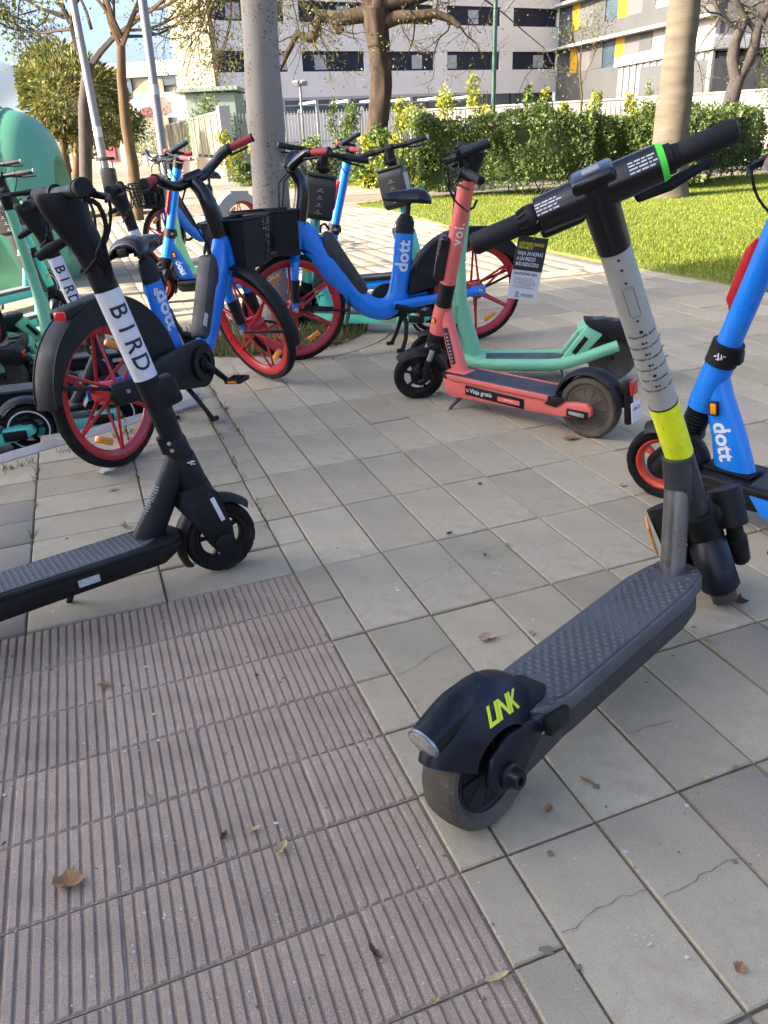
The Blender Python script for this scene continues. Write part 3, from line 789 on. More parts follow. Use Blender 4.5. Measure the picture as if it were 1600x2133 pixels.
def scooter_bird(label, loc, heading, steer, lean, group='black scooters with white stem wraps', sleeve='white'):
    P = thing('kick_scooter', label, 'electric scooter', loc, heading, lean, group)
    A, T = (-.062, .345), (-.236, 1.152)
    S = steer_mat((A[0], 0, A[1]), (T[0], 0, T[1]), steer)
    r = .116; F, B = (0, r), (-1.04, r)
    L = lambda z: lin(A, T, z)
    ax = (L(1) - L(0)).normalized()
    scooter_wheel(P, F, r, .056, M=S, style='five', rim='black', tyre='rubber')
    scooter_wheel(P, B, r, .056, style='five', rim='black', tyre='rubber')
    # deck: boat shaped side profile
    def outl(hw, x0, x1):
        return [(x1, 0), (x1 - .010, hw * .55), (x1 - .05, hw * .92), (x1 - .12, hw), (x0 + .05, hw), (x0, hw * .8), (x0, -hw * .8), (x0 + .05, -hw), (x1 - .12, -hw), (x1 - .05, -hw * .92), (x1 - .010, -hw * .55)]
    b = MB(); b.prism(outl(.088, -.96, -.128), .168, .186, 'xy', bev=.006)
    dk = b.build('deck', 'black', P)
    b = MB(); b.prism([(-.96, .172), (-.135, .172), (-.165, .135), (-.205, .112), (-.90, .100), (-.99, .11)], -.074, .074, 'xz', bev=.014)
    b.build('battery_tray', 'black', P)
    b = MB(); b.prism(outl(.070, -.95, -.205), .185, .1895, 'xy', bev=.0015, seg=1); b.build('deck_mat', 'deckmat', dk)
    pts = [(-.94 + .0165 * i, -.06 + .015 * j + (.0075 if i % 2 else 0)) for i in range(43) for j in range(9) if abs(-.06 + .015 * j) < .064 and -.94 + .0165 * i < -.26]
    dots_on(dk, pts, .1892, .0052, 'sticker_dark', n=6, h=.0016)
    b = MB(); b.box((-.43, -.0750, .142), (.060, .002, .022)); b.build('sticker', 'sticker', dk)
    b = MB(); b.fender(B, r + .030, 20, 175, .085, .020, th=.004); b.build('rear_fender', 'black', P)
    # neck
    b = MB(); b.tube([(-.228, 0, .178), (-.16, 0, .275), (-.085, 0, .395)], [.046, .040, .036], 18, flat=[.72, .8, .9], side=(0, 1, 0))
    b.tube([L(.315), L(.37), L(.405)], [.046, .044, .042], 22)
    nk = b.build('neck', 'black', P)
    decal(nk, quad_bm(fine_print(.020, 11, .0085, 5)), V((-.180, -.046, .345)), V((.9, 0, -.7)), V((.7, 0, .9)), 'sticker', (nk,), off=.001)
    # scratched tag marks
    decal(nk, quad_bm([(-.014, .0, -.004, .003), (-.010, .004, .006, .006), (-.002, -.004, .002, .010), (.004, -.002, .014, .001), (.002, .006, .012, .009)]), L(.385) + V((.01, -.04, .0)), V((.9, 0, -.35)), V((.35, 0, .9)), 'print', (nk,), off=.0012, name='scribble')
    st = MB(); st.tube([L(.40), L(.455), L(.465)], [.0375, .0375, .0345], 24); st.tube([L(.430) + V((-.028, 0, -.006)), L(.475) + V((-.028, 0, .0))], .018, 12)
    cl = st.build('clamp_collar', 'black', P, M=S)
    for zz in (.435, .458):
        b = MB(); b.lathe([(.0, .004), (.005, .004), (.0065, 0)], S @ (L(zz) + V((-.022, -.031, 0))), (-.4, -1, 0), n=8); b.build('bolt', 'greyprint', cl)
    st = MB(); st.tube([L(.46), L(1.03)], [.0335, .0345], 24); so = st.build('stem', 'black', P, M=S)
    st = MB(); st.tube([L(.655), L(.905)], [.0348, .0350], 28); wr = st.build('stem_wrap', sleeve, so, M=S)
    st = MB(); st.box(L(.605) + V((.030, 0, 0)), (.085, .066, .085), rot=(0, R(-13), 0), bev=.012); st.build('lock_housing', 'black', so, M=S)
    for k, ch in enumerate('BIRD'):
        decal(wr, text_bm(ch, .064, .012, sub=3), S @ L(.850 - .0485 * k), S.to_3x3() @ -ax, S.to_3x3() @ V((1, 0, .2)), 'ink', (wr,), off=.0014)
    # head: flared block
    h0 = L(1.03)
    b = MB(); b.tube([L(.965), L(1.0), h0, h0 + V((-.014, 0, .030)), h0 + V((-.024, 0, .060)), h0 + V((-.032, 0, .090)), h0 + V((-.036, 0, .116)), h0 + V((-.036, 0, .122))], [.0355, .038, .042, .047, .053, .060, .066, .062], 22, flat=[1, .95, .86, .80, .74, .68, .64, .62], side=(0, 1, 0))
    hd = b.build('stem_head', 'black', P, M=S)
    xc = L(1.12).x - .020; zc = 1.152
    b = MB(); b.tube([(xc + .02, -.15, zc), (xc + .02, .15, zc)], .0165, 14)
    hb = b.build('handlebar', 'black', P, M=S)
    grips(P, hb, xc + .02, .30, zc + .003, .17, S, r=.0205, sweep=.02)
    b = MB(); b.tube([(xc + .02, -.165, zc - .02), (xc + .055, -.16, zc - .035), (xc + .07, -.13, zc - .09), (xc + .06, -.08, zc - .13), (xc + .050, -.055, zc - .16), L(.945) + V((.018, -.040, 0)), L(.925) + V((.01, -.030, 0))], .0065, 8, res=3); b.build('brake_cable', 'black', hb, M=S)
    b = MB()
    for k in range(16):
        f = k / 15; p = V((xc + .062, -.085, zc - .125)).lerp(L(.945) + V((.018, -.040, 0)), f); b.lathe([(.007, -.003), (.0095, -.001), (.0095, .001), (.007, .003)], p, (0, .3, -1), n=10)
    b.build('cable_spring', 'black', hb, M=S)
    b = MB(); b.tube([(xc + .04, .06, zc - .10), (xc - .04, .085, zc - .135), (xc - .07, .09, zc - .15)], [.008, .016, .012], 12, roundcap=True, flat=.7); b.build('bell', 'black', hb, M=S)
    # front fork covers, fender
    b = MB()
    b.tube([L(.25), L(.315)], [.055, .048], 20)
    for s in (-1, 1):
        b.prism([(-.105, .305), (-.03, .315), (.010, .275), (.035, .150), (.030, .095), (.005, .075), (-.025, .085), (-.075, .175), (-.12, .250)], s * .040 - .009, s * .040 + .009, 'xz', bev=.006)
        b.lathe([(0, .0), (.036, .0), (.034, .010), (.020, .014), (0, .014)], (0, s * .047, r - .01), (0, s, 0), n=20)
    fk = b.build('fork', 'black', P, M=S)
    b = MB()
    for s in (-1, 1): b.box((-.006, s * .0505, .225), (.014, .002, .085), rot=(0, R(-16), 0), bev=.0008)
    b.build('reflective_strip', 'white', fk, M=S)
    b = MB(); b.fender(F, r + .028, 42, 208, .086, .018, th=.004, nu=24); b.build('front_fender', 'black', P, M=S)
    b = MB(); b.tube([(-.45, .06, .085), (-.47, .13, .0), (-.475, .14, -.02)], [.010, .009, .010], 8, roundcap=True); b.build('side_stand', 'black', P)
    return P

def scooter_voi(label, loc, heading, steer, lean):
    P = thing('kick_scooter', label, 'electric scooter', loc, heading, lean, 'shared electric scooters')
    A, T = (-.128, .36), (-.345, 1.155)
    S = steer_mat((A[0], 0, A[1]), (T[0], 0, T[1]), steer)
    r = .128; F, B = (0, r), (-.985, r + .006)
    L = lambda z: lin(A, T, z); ax = (L(1) - L(0)).normalized()
    scooter_wheel(P, F, r, .060, M=S, style='five', rim='black', tyre='rubber')
    scooter_wheel(P, B, r + .012, .066, style='solid', rim='dustyrubber', tyre='dustyrubber')
    def outl(hw, x0, x1): return [(x1, 0), (x1 - .012, hw * .6), (x1 - .05, hw * .95), (x1 - .12, hw), (x0, hw), (x0, -hw), (x1 - .12, -hw), (x1 - .05, -hw * .95), (x1 - .012, -hw * .6)]
    b = MB(); b.prism([(-.205, .150), (-.86, .150), (-1.00, .168), (-1.035, .150), (-1.035, .120), (-1.00, .100), (-.86, .085), (-.26, .062), (-.215, .085)], -.074, .074, 'xz', bev=.008)
    # hollow for the rear wheel is hidden by the two arms
    ds = [(-.205, .150), (-.84, .150), (-.84, .085), (-.26, .062), (-.215, .085)]
    b = MB(); b.prism(ds, -.076, .076, 'xz', bev=.008)
    for s in (-1, 1): b.prism([(-.82, .150), (-.95, .165), (-1.005, .168), (-1.03, .150), (-1.03, .118), (-1.0, .098), (-.82, .086)], s * .062 - .013, s * .062 + .013, 'xz', bev=.007)
    ch = b.build('chassis', 'coral', P)
    b = MB(); b.prism(outl(.082, -.86, -.165), .149, .170, 'xy', bev=.006); dk = b.build('deck', 'black', P)
    b = MB()
    for s in (-1, 1): b.prism([(-.25, .1535), (-.82, .1535), (-.82, .176), (-.235, .176)], s * .083 - .006, s * .083 + .006, 'xz', bev=.003)
    b.build('side_rail', 'coral', ch)
    b = MB(); b.prism(outl(.074, -.84, -.19), .168, .1745, 'xy', bev=.0015, seg=1); mt = b.build('deck_mat', 'deckmat', dk)
    b = MB()
    for k in range(75): b.box((-.835 + k * .0085, 0, .1750), (.0035, .125, .0018))
    rb = b.build('tread_rib', 'deckmat', dk, smooth=False); rb['kind'] = 'stuff'
    for s in (-1, 1):
        b = MB(); b.box((-.965, s * .078, .118), (.105, .010, .036), bev=.006); rh = b.build('reflector_holder', 'black', ch)
        b = MB(); b.box((-.965, s * .0835, .118), (.075, .004, .016), bev=.0015); b.build('reflector', 'lamp', rh)
        b = MB(); b.prism([(-.84, .172), (-.92, .182), (-.86, .128), (-.80, .135)], s * .079 - .006, s * .079 + .006, 'xz', bev=.004); b.build('tail_corner', 'black', ch)
        b = MB(); b.box((-.52, s * .0775, .112), (.34, .003, .048), rot=(0, R(-1.2), 0), bev=.0012); pl = b.build('info_plate', 'black', ch)
        X = V((-s, 0, 0))
        decal(pl, text_bm('Viaja gratis', .030, .012), V((-.52 - s * (-.075), s * .0794, .116)), X, V((0, 0, 1)), 'print', None, off=.0006)
        b = quad_bm([(-.062, -.011, .062, .011)]); decal(pl, b, V((-.52 - s * .085, s * .0794, .108)), X, V((0, 0, 1)), 'coral', None, off=.0006, name='pill')
        decal(pl, quad_bm(fine_print(.05, 1, .010, 9)), V((-.52 - s * .085, s * .0800, .108)), X, V((0, 0, 1)), 'print', None, off=.0006)
        decal(pl, disc_bm(.009), V((-.52 + s * .155, s * .0794, .116)), X, V((0, 0, 1)), 'coral', None, off=.0006, name='dot')
    b = MB(); b.fender(B, r + .046, -8, 168, .094, .020, th=.005, nu=28, pw=3); rf = b.build('rear_fender', 'black', P)
    b = MB(); b.box((B[0] - .165, 0, .255), (.05, .060, .055), rot=(0, R(12), 0), bev=.01); b.tube([(B[0] - .17, 0, .24), (B[0] - .185, 0, .105)], .028, 12, flat=.6, roundcap=True, side=(1, 0, 0)); tb = b.build('tail_block', 'black', rf)
    b = MB(); b.box((B[0] - .193, 0, .257), (.010, .056, .062), rot=(0, R(8), 0), bev=.004); b.build('tail_light', 'redlens', tb)
    b = MB(); b.box((B[0] - .212, 0, .155), (.004, .075, .085), rot=(0, R(8), 0), bev=.0015); lp = b.build('licence_plate', 'white', tb)
    decal(lp, quad_bm([(-.025, .012, -.008, .028), (.0, .012, .022, .016), (.002, .022, .02, .028), (-.026, -.028, -.012, -.010), (-.004, -.026, .006, -.008), (.012, -.028, .024, -.012)]), V((B[0] - .2155, 0, .155)), V((0, -1, 0)), V((-.14, 0, 1)), 'redgrip', None, off=.0006)
    # neck and stem
    b = MB(); b.tube([(-.262, 0, .165), (-.21, 0, .32), (-.172, 0, .455)], [.045, .040, .033], 16, flat=[.75, .78, .95], side=(0, 1, 0))
    b.tube([L(.345), L(.40), L(.485)], [.046, .047, .043], 22)
    b.box((-.26, 0, .174), (.12, .09, .014), bev=.006)
    nk = b.build('neck', 'coral', P)
    for s in (-1, 1):
        b = MB(); b.lathe([(0, .006), (.012, .006), (.015, .0), (.017, -.006)], L(.42) + V((.008, s * .042, 0)), (0.25, s, 0), n=14, M=None); rf_ = b.build('reflector_ring', 'black', nk)
        b = MB(); b.lathe([(0, .0075), (.011, .0065), (.012, .004)], L(.42) + V((.008, s * .042, 0)), (0.25, s, 0), n=14); b.build('amber_reflector', 'amber', rf_)
    for s in (-1, 1):
        dd = V((.09, 0, .30)).normalized()
        decal(nk, quad_bm([(-.085, -.016, .095, .016)], 10), V((-.218, s * .04, .295)), dd * s, V((1, 0, -.3)), 'ink', (nk,), off=.001, name='info_strip')
        decal(nk, quad_bm(fine_print(.014, 9, .017, 21)), V((-.200, s * .04, .355)), V((-s, 0, .28 * s)), V((.28, 0, 1)), 'greyprint', (nk,), off=.0016, name='fine_print')
    st = MB(); st.tube([L(.485), L(.595)], [.0385, .0385], 22); st.build('sleeve', 'black', P, M=S)
    st = MB(); st.tube([L(.59), L(1.05)], [.0375, .0370], 26); so = st.build('stem', 'coral', P, M=S)
    for s in (-1, 1):
        if s > 0: decal(so, text_bm('voi.', .062, .02, space=1.15), S @ L(.83), S.to_3x3() @ ax, S.to_3x3() @ V((1, .0, .25)), 'print', (so,), off=.001)
        else: decal(so, text_bm('voi.', .062, .02, space=1.15), S @ L(.83), S.to_3x3() @ -ax, S.to_3x3() @ V((1, .0, .25)), 'print', (so,), off=.001)
    b = MB(); b.box(L(.72) + V((.052, 0, 0)), (.050, .060, .205), rot=(0, R(-15), 0), bev=.014, seg=3); b.build('control_box', 'blackgloss', so, M=S)
    b = MB(); b.tube([L(.92) + V((-.035, 0, 0)), L(.925) + V((-.055, 0, 0)), L(.955) + V((-.062, 0, 0))], [.007, .006, .006], 8, roundcap=True); b.build('bag_hook', 'black', so, M=S)
    b = MB(); b.tube([L(1.04), L(1.09), L(1.165)], [.039, .045, .062], 18, flat=[.9, .75, .6], side=(0, 1, 0)); b.box(L(1.172) + V((-.0, 0, .0)), (.145, .085, .026), rot=(0, R(10), 0), bev=.008); hd = b.build('stem_head', 'black', P, M=S)
    xc, zc = L(1.12).x + .035, 1.13
    b = MB(); b.tube([(xc, -.14, zc), (xc, .14, zc)], .016, 12); b.tube([(xc, -.03, zc), (xc - .03, -.03, zc)], .02, 10)
    hb = b.build('handlebar', 'black', P, M=S)
    grips(P, hb, xc, .285, zc - .01, .16, S, r=.0175, sweep=.03)
    b = MB(); b.box((xc + .03, .09, zc + .045), (.05, .06, .02), rot=(0, R(20), 0), bev=.005); b.box((xc + .03, .115, zc + .062), (.02, .012, .03), bev=.003); b.box((xc + .03, .065, zc + .062), (.02, .012, .025), bev=.003); b.box((xc + .02, .09, zc + .02), (.02, .03, .04), bev=.004); b.build('phone_holder', 'black', hb, M=S)
    # fork
    b = MB(); b.tube([L(.285), L(.350)], [.050, .050], 20); b.box(L(.29) + V((.012, 0, 0)), (.06, .135, .06), bev=.015)
    fk = b.build('fork_crown', 'black', P, M=S)
    for s in (-1, 1):
        b = MB(); b.tube([(-.085, s * .058, .29), (-.050, s * .058, .215)], .0145, 12); b.build('fork_tube', 'steel', fk, M=S)
        b = MB(); b.tube([(-.060, s * .058, .235), (-.040, s * .060, .18)], .021, 12); b.tube([(-.045, s * .060, .195), (-.030, s * .062, .13), (0, s * .062, r - .01)], [.020, .017, .018], 12, flat=.7, roundcap=True); b.build('fork_leg', 'black', fk, M=S)
    b = MB(); b.fender(F, r + .030, 50, 192, .085, .030, th=.004, nu=22); b.build('front_fender', 'black', P, M=S)
    b = MB()
    for s in (-1, 1): b.tube([(-.30, s * .03, .07), (-.265, s * .085, .015), (-.255, s * .105, -.025)], [.011, .009, .009], 8, roundcap=True)
    b.build('kickstand', 'darkgrey', P)
    return P

def scooter_dott(label, loc, heading, steer, lean, wb=1.03):
    P = thing('kick_scooter', label, 'electric scooter', loc, heading, lean, 'blue electric scooters')
    A, T = (-.118, .40), (-.345, 1.20)
    S = steer_mat((A[0], 0, A[1]), (T[0], 0, T[1]), steer)
    r = .138; F, B = (0, r), (-wb, r)
    L = lambda z: lin(A, T, z); ax = (L(1) - L(0)).normalized()
    w_ = scooter_wheel(P, F, r, .066, M=S, style='three', rim='orangered', tyre='rubber')
    b = MB(); b.lathe([(0, .04), (.048, .04), (.055, .030), (.055, -.030), (.048, -.04), (0, -.04)], (F[0], 0, F[1]), n=24); b.build('brake_drum', 'black', w_, M=S)
    scooter_wheel(P, B, r, .066, style='three', rim='orangered', tyre='rubber')
    # deck: black top tray on a blue chassis
    b = MB(); b.prism([(-.165, .178), (-.90, .178), (-.93, .150), (-.165, .150)], -.092, .092, 'xz', bev=.007); dk = b.build('deck', 'black', P)
    b = MB()
    for k in range(62): b.box((-.345 - .0088 * k, 0, .1785), (.0038, .150, .0016))
    tr = b.build('tread_rib', 'deckmat', dk, smooth=False); tr['kind'] = 'stuff'
    b = MB(); b.prism([(-.155, .150), (-.35, .150), (-.40, .092), (-.30, .085), (-.19, .090), (-.162, .12)], -.082, .082, 'xz', bev=.010); b.build('front_guard', 'black', dk)
    b = MB(); b.prism([(-.340, .1505), (-.96, .1505), (-1.05, .158), (-1.07, .138), (-1.05, .115), (-.90, .078), (-.395, .078)], -.086, .086, 'xz', bev=.008); ch = b.build('chassis', 'blue', P)
    b = MB(); b.fender(B, r + .030, 15, 172, .10, .022, th=.005); b.tube([(B[0] - .13, 0, .245), (B[0] - .19, 0, .262)], [.036, .032], 12); rf = b.build('rear_fender', 'black', P)
    b = MB(); b.lathe([(0, .006), (.024, .004), (.030, 0)], (B[0] - .192, 0, .2625), (-1, 0, .25), n=16); b.build('tail_light', 'redlens', rf)
    # neck
    b = MB()
    b.tube([L(.375), L(.43), L(.56)], [.047, .049, .046], 24)
    b.tube([(-.255, 0, .172), (-.215, 0, .300), (-.165, 0, .425), (-.150, 0, .50)], [.070, .058, .048, .036], 20, flat=[.50, .62, .80, .95], side=(0, 1, 0))
    nk = b.build('neck', 'blue', P, ang=60)
    b = MB(); b.prism([(-.17, .180), (-.32, .180), (-.33, .188), (-.16, .188)], -.05, .05, 'xz', bev=.002); b.build('neck_base', 'black', nk)
    dd = V((.10, 0, .30)).normalized()
    for s in (-1, 1):
        b = MB(); b.box((0, 0, 0), (.034, .012, .050), rot=(0, R(8), 0), bev=.006, M=Matrix.Translation((-.175, s * .043, .395))); rh = b.build('reflector_holder', 'black', nk)
        b = MB(); b.box((0, 0, 0), (.020, .006, .036), rot=(0, R(8), 0), bev=.002, M=Matrix.Translation((-.175, s * .0485, .395))); b.build('amber_reflector', 'amber', rh)
        decal(nk, text_bm('dott', .078, .028), V((-.215, s * .04, .285)), -dd, V((-s, 0, .3 * s)), 'print', (nk,), off=.001) if s > 0 else decal(nk, text_bm('dott', .078, .028), V((-.215, s * .04, .285)), -dd, V((1, 0, -.3)), 'print', (nk,), off=.001)
    st = MB(); st.tube([L(.535), L(.605)], [.0505, .0505], 26); st.box(L(.56) + V((-.045, 0, -.0)), (.03, .04, .045), bev=.006); co = st.build('clamp_collar', 'black', P, M=S)
    for s in (-1, 1):
        decal(co, quad_bm([(-.016, .0, -.010, .004), (-.012, .003, .0, .006), (-.004, -.010, .0, .014), (.002, -.004, .012, -.001), (.006, -.008, .009, .010), (.012, .002, .020, .005), (-.010, -.008, .004, -.006)]), S @ (L(.570) + V((0, s * .04, 0))), S.to_3x3() @ V((-s, 0, 0)), S.to_3x3() @ ax, 'print', (co,), off=.0012, name='scribble')
    st = MB(); st.tube([L(.60), L(1.07)], [.0385, .0375], 28); so = st.build('stem', 'blue', P, M=S)
    b = MB(); b.prism([(L(.71).x + .036, .70), (L(.72).x + .043, .72), (L(.75).x + .062, .745), (L(.90).x + .062, .90), (L(.925).x + .05, .925), (L(.93).x + .03, .93)], -.020, .020, 'xz', bev=.006); b.build('red_reflector', 'red', so, M=S)
    st = MB(); st.tube([L(1.065), L(1.15), L(1.19)], [.040, .043, .046], 22, flat=[1, .85, .8], side=(0, 1, 0)); hd = st.build('stem_head', 'black', P, M=S)
    xc, zc = L(1.17).x + .045, 1.165
    b = MB(); b.box((L(1.21).x + .01, 0, 1.220), (.17, .075, .028), rot=(0, R(24), 0), bev=.008); b.build('display', 'blackgloss', hd, M=S)
    b = MB(); b.tube([(xc, -.15, zc), (xc, .15, zc)], .0165, 12); b.tube([(xc, 0, zc), (xc - .05, 0, zc)], .024, 10)
    hb = b.build('handlebar', 'black', P, M=S)
    grips(P, hb, xc, .29, zc, .165, S, m='redgrip', cap='silver', r=.0175, sweep=.03)
    b = MB(); b.tube([(-.50, .08, .09), (-.47, .15, .02), (-.465, .16, -.01)], [.010, .009, .010], 8, roundcap=True); b.build('side_stand', 'black', P)
    # bellows between neck and fork, single sided fork
    b = MB()
    for k in range(9):
        z = .275 + .0125 * k; b.tube([L(z - .0045), L(z), L(z + .0045)], [.036, .043, .036], 20)
    bl = b.build('bellows', 'black', P, M=S)
    b = MB(); b.box(L(.262) + V((.004, 0, .0)), (.085, .120, .055), bev=.016)
    for s in (-1, 1): b.tube([(-.075, s * .060, .275), (-.03, s * .062, .19), (0, s * .062, r)], [.030, .024, .024], 12, flat=.6, roundcap=True, side=(0, 1, 0))
    b.build('fork', 'black', P, M=S)
    b = MB(); b.fender(F, r + .026, 62, 208, .098, .030, th=.005, nu=24); b.build('front_fender', 'black', P, M=S)
    return P

def scooter_bolt(label, loc, heading, steer, lean, col='mint', wb=.965, text=True, light=False, group='green tubular electric scooters'):
    P = thing('kick_scooter', label, 'electric scooter', loc, heading, lean, group)
    A, T = (-.12, .35), (-.205, 1.13)
    S = steer_mat((A[0], 0, A[1]), (T[0], 0, T[1]), steer)
    r = .128; F, B = (0, r), (-wb, r)
    L = lambda z: lin(A, T, z); ax = (L(1) - L(0)).normalized()
    scooter_wheel(P, F, r, .060, M=S, style='solid', rim='dustyrubber', tyre='rubber')
    scooter_wheel(P, B, r, .064, style='solid', rim='dustyrubber', tyre='dustyrubber')
    # two side tubes running the length of the deck and kicking up at the tail
    b = MB()
    for s in (-1, 1):
        b.tube([(-.175, s * .050, .135), (-.23, s * .080, .118), (-.32, s * .092, .110), (-.62, s * .092, .108), (-.70, s * .090, .112), (-.78, s * .086, .133), (-.98, s * .078, .205)], [.030, .031, .031, .031, .031, .031, .030], 14)
    for s in (-1, 1):
        b.prism([(-.690, .125), (-.815, .305), (-.90, .262), (-.775, .118)], s * .062 - .020, s * .062 + .020, 'xz', bev=.008)
    b.box((-.815, 0, .27), (.06, .13, .07), rot=(0, R(32), 0), bev=.012)
    fr = b.build('frame', col, P)
    b = MB()
    for s in (-1, 1): b.box((0, 0, 0), (.026, .003, .105), bev=.012, M=Matrix.Translation((-.788, s * .0825, .208)) @ Matrix.Rotation(R(-35), 4, 'Y'))
    b.build('frame_slot', 'black', fr)
    b = MB(); b.box((-.45, 0, .118), (.56, .165, .022), bev=.005); b.box((-.47, 0, .085), (.42, .12, .05), bev=.015); dk = b.build('deck', 'deckmat', P)
    b = MB(); b.prism([(-.80, .335), (-1.06, .315), (-1.10, .290), (-1.085, .200), (-.98, .225), (-.86, .215)], -.062, .062, 'xz', bev=.014)
    tb = b.build('tail_box', 'black', P)
    b = MB()
    for k in range(2): b.box((-.885 - .10 * k, 0, .3305 - .008 * k), (.07, .07, .006), rot=(0, R(4.5), 0), bev=.002)
    b.build('tail_slot', 'darkgrey', tb)
    b = MB(); b.box((-1.100, 0, .265), (.008, .07, .035), bev=.003); b.build('tail_light', 'redlens', tb)
    # neck gusset and stem
    b = MB(); b.tube([(-.215, 0, .125), (-.185, 0, .26), (-.150, 0, .42), (-.150, 0, .62)], [.070, .058, .045, .037], 16, flat=[.75, .72, .8, .98], side=(0, 1, 0))
    b.tube([L(.30), L(.42)], [.043, .043], 18); b.box((-.225, 0, .135), (.15, .12, .018), bev=.007)
    nk = b.build('neck', col, P)
    st = MB(); st.tube([L(.42), L(1.04)], [.0355, .034], 22); so = st.build('stem', col, P, M=S)
    if text:
        for s in (-1, 1): decal(so, text_bm('Bolt', .062, .01), S @ L(.80), S.to_3x3() @ (ax * s), S.to_3x3() @ V((1, 0, .1)), 'print', (so,), off=.001)
    b = MB(); b.box(L(.90) + V((.042, 0, 0)), (.030, .050, .14), rot=(0, R(-6), 0), bev=.010); b.build('control_box', 'black', so, M=S)
    st = MB(); st.tube([L(1.03), L(1.12)], [.036, .042], 18); hd = st.build('stem_head', 'black', P, M=S)
    xc, zc = L(1.10).x + .02, 1.115
    b = MB(); b.tube([(xc, -.15, zc), (xc, .15, zc)], .0165, 12); hb = b.build('handlebar', 'black', P, M=S)
    grips(P, hb, xc, .29, zc, .16, S, r=.0175, sweep=.02)
    b = MB(); b.tube([L(.27), L(.32)], [.046, .044], 16); b.box(L(.275), (.07, .11, .045), bev=.012)
    for s in (-1, 1): b.tube([(-.09, s * .052, .28), (-.03, s * .056, .18), (0, s * .056, r)], [.022, .020, .020], 12, roundcap=True)
    b.build('fork', 'black', P, M=S)
    b = MB(); b.fender(F, r + .026, 60, 190, .08, .02); b.build('front_fender', 'black', P, M=S)
    b = MB()
    for s in (-1, 1): b.tube([(-.70, s * .02, .08), (-.72, s * .06, .015), (-.725, s * .07, .0)], .009, 8, roundcap=True)
    b.build('kickstand', 'steel', P)
    return P

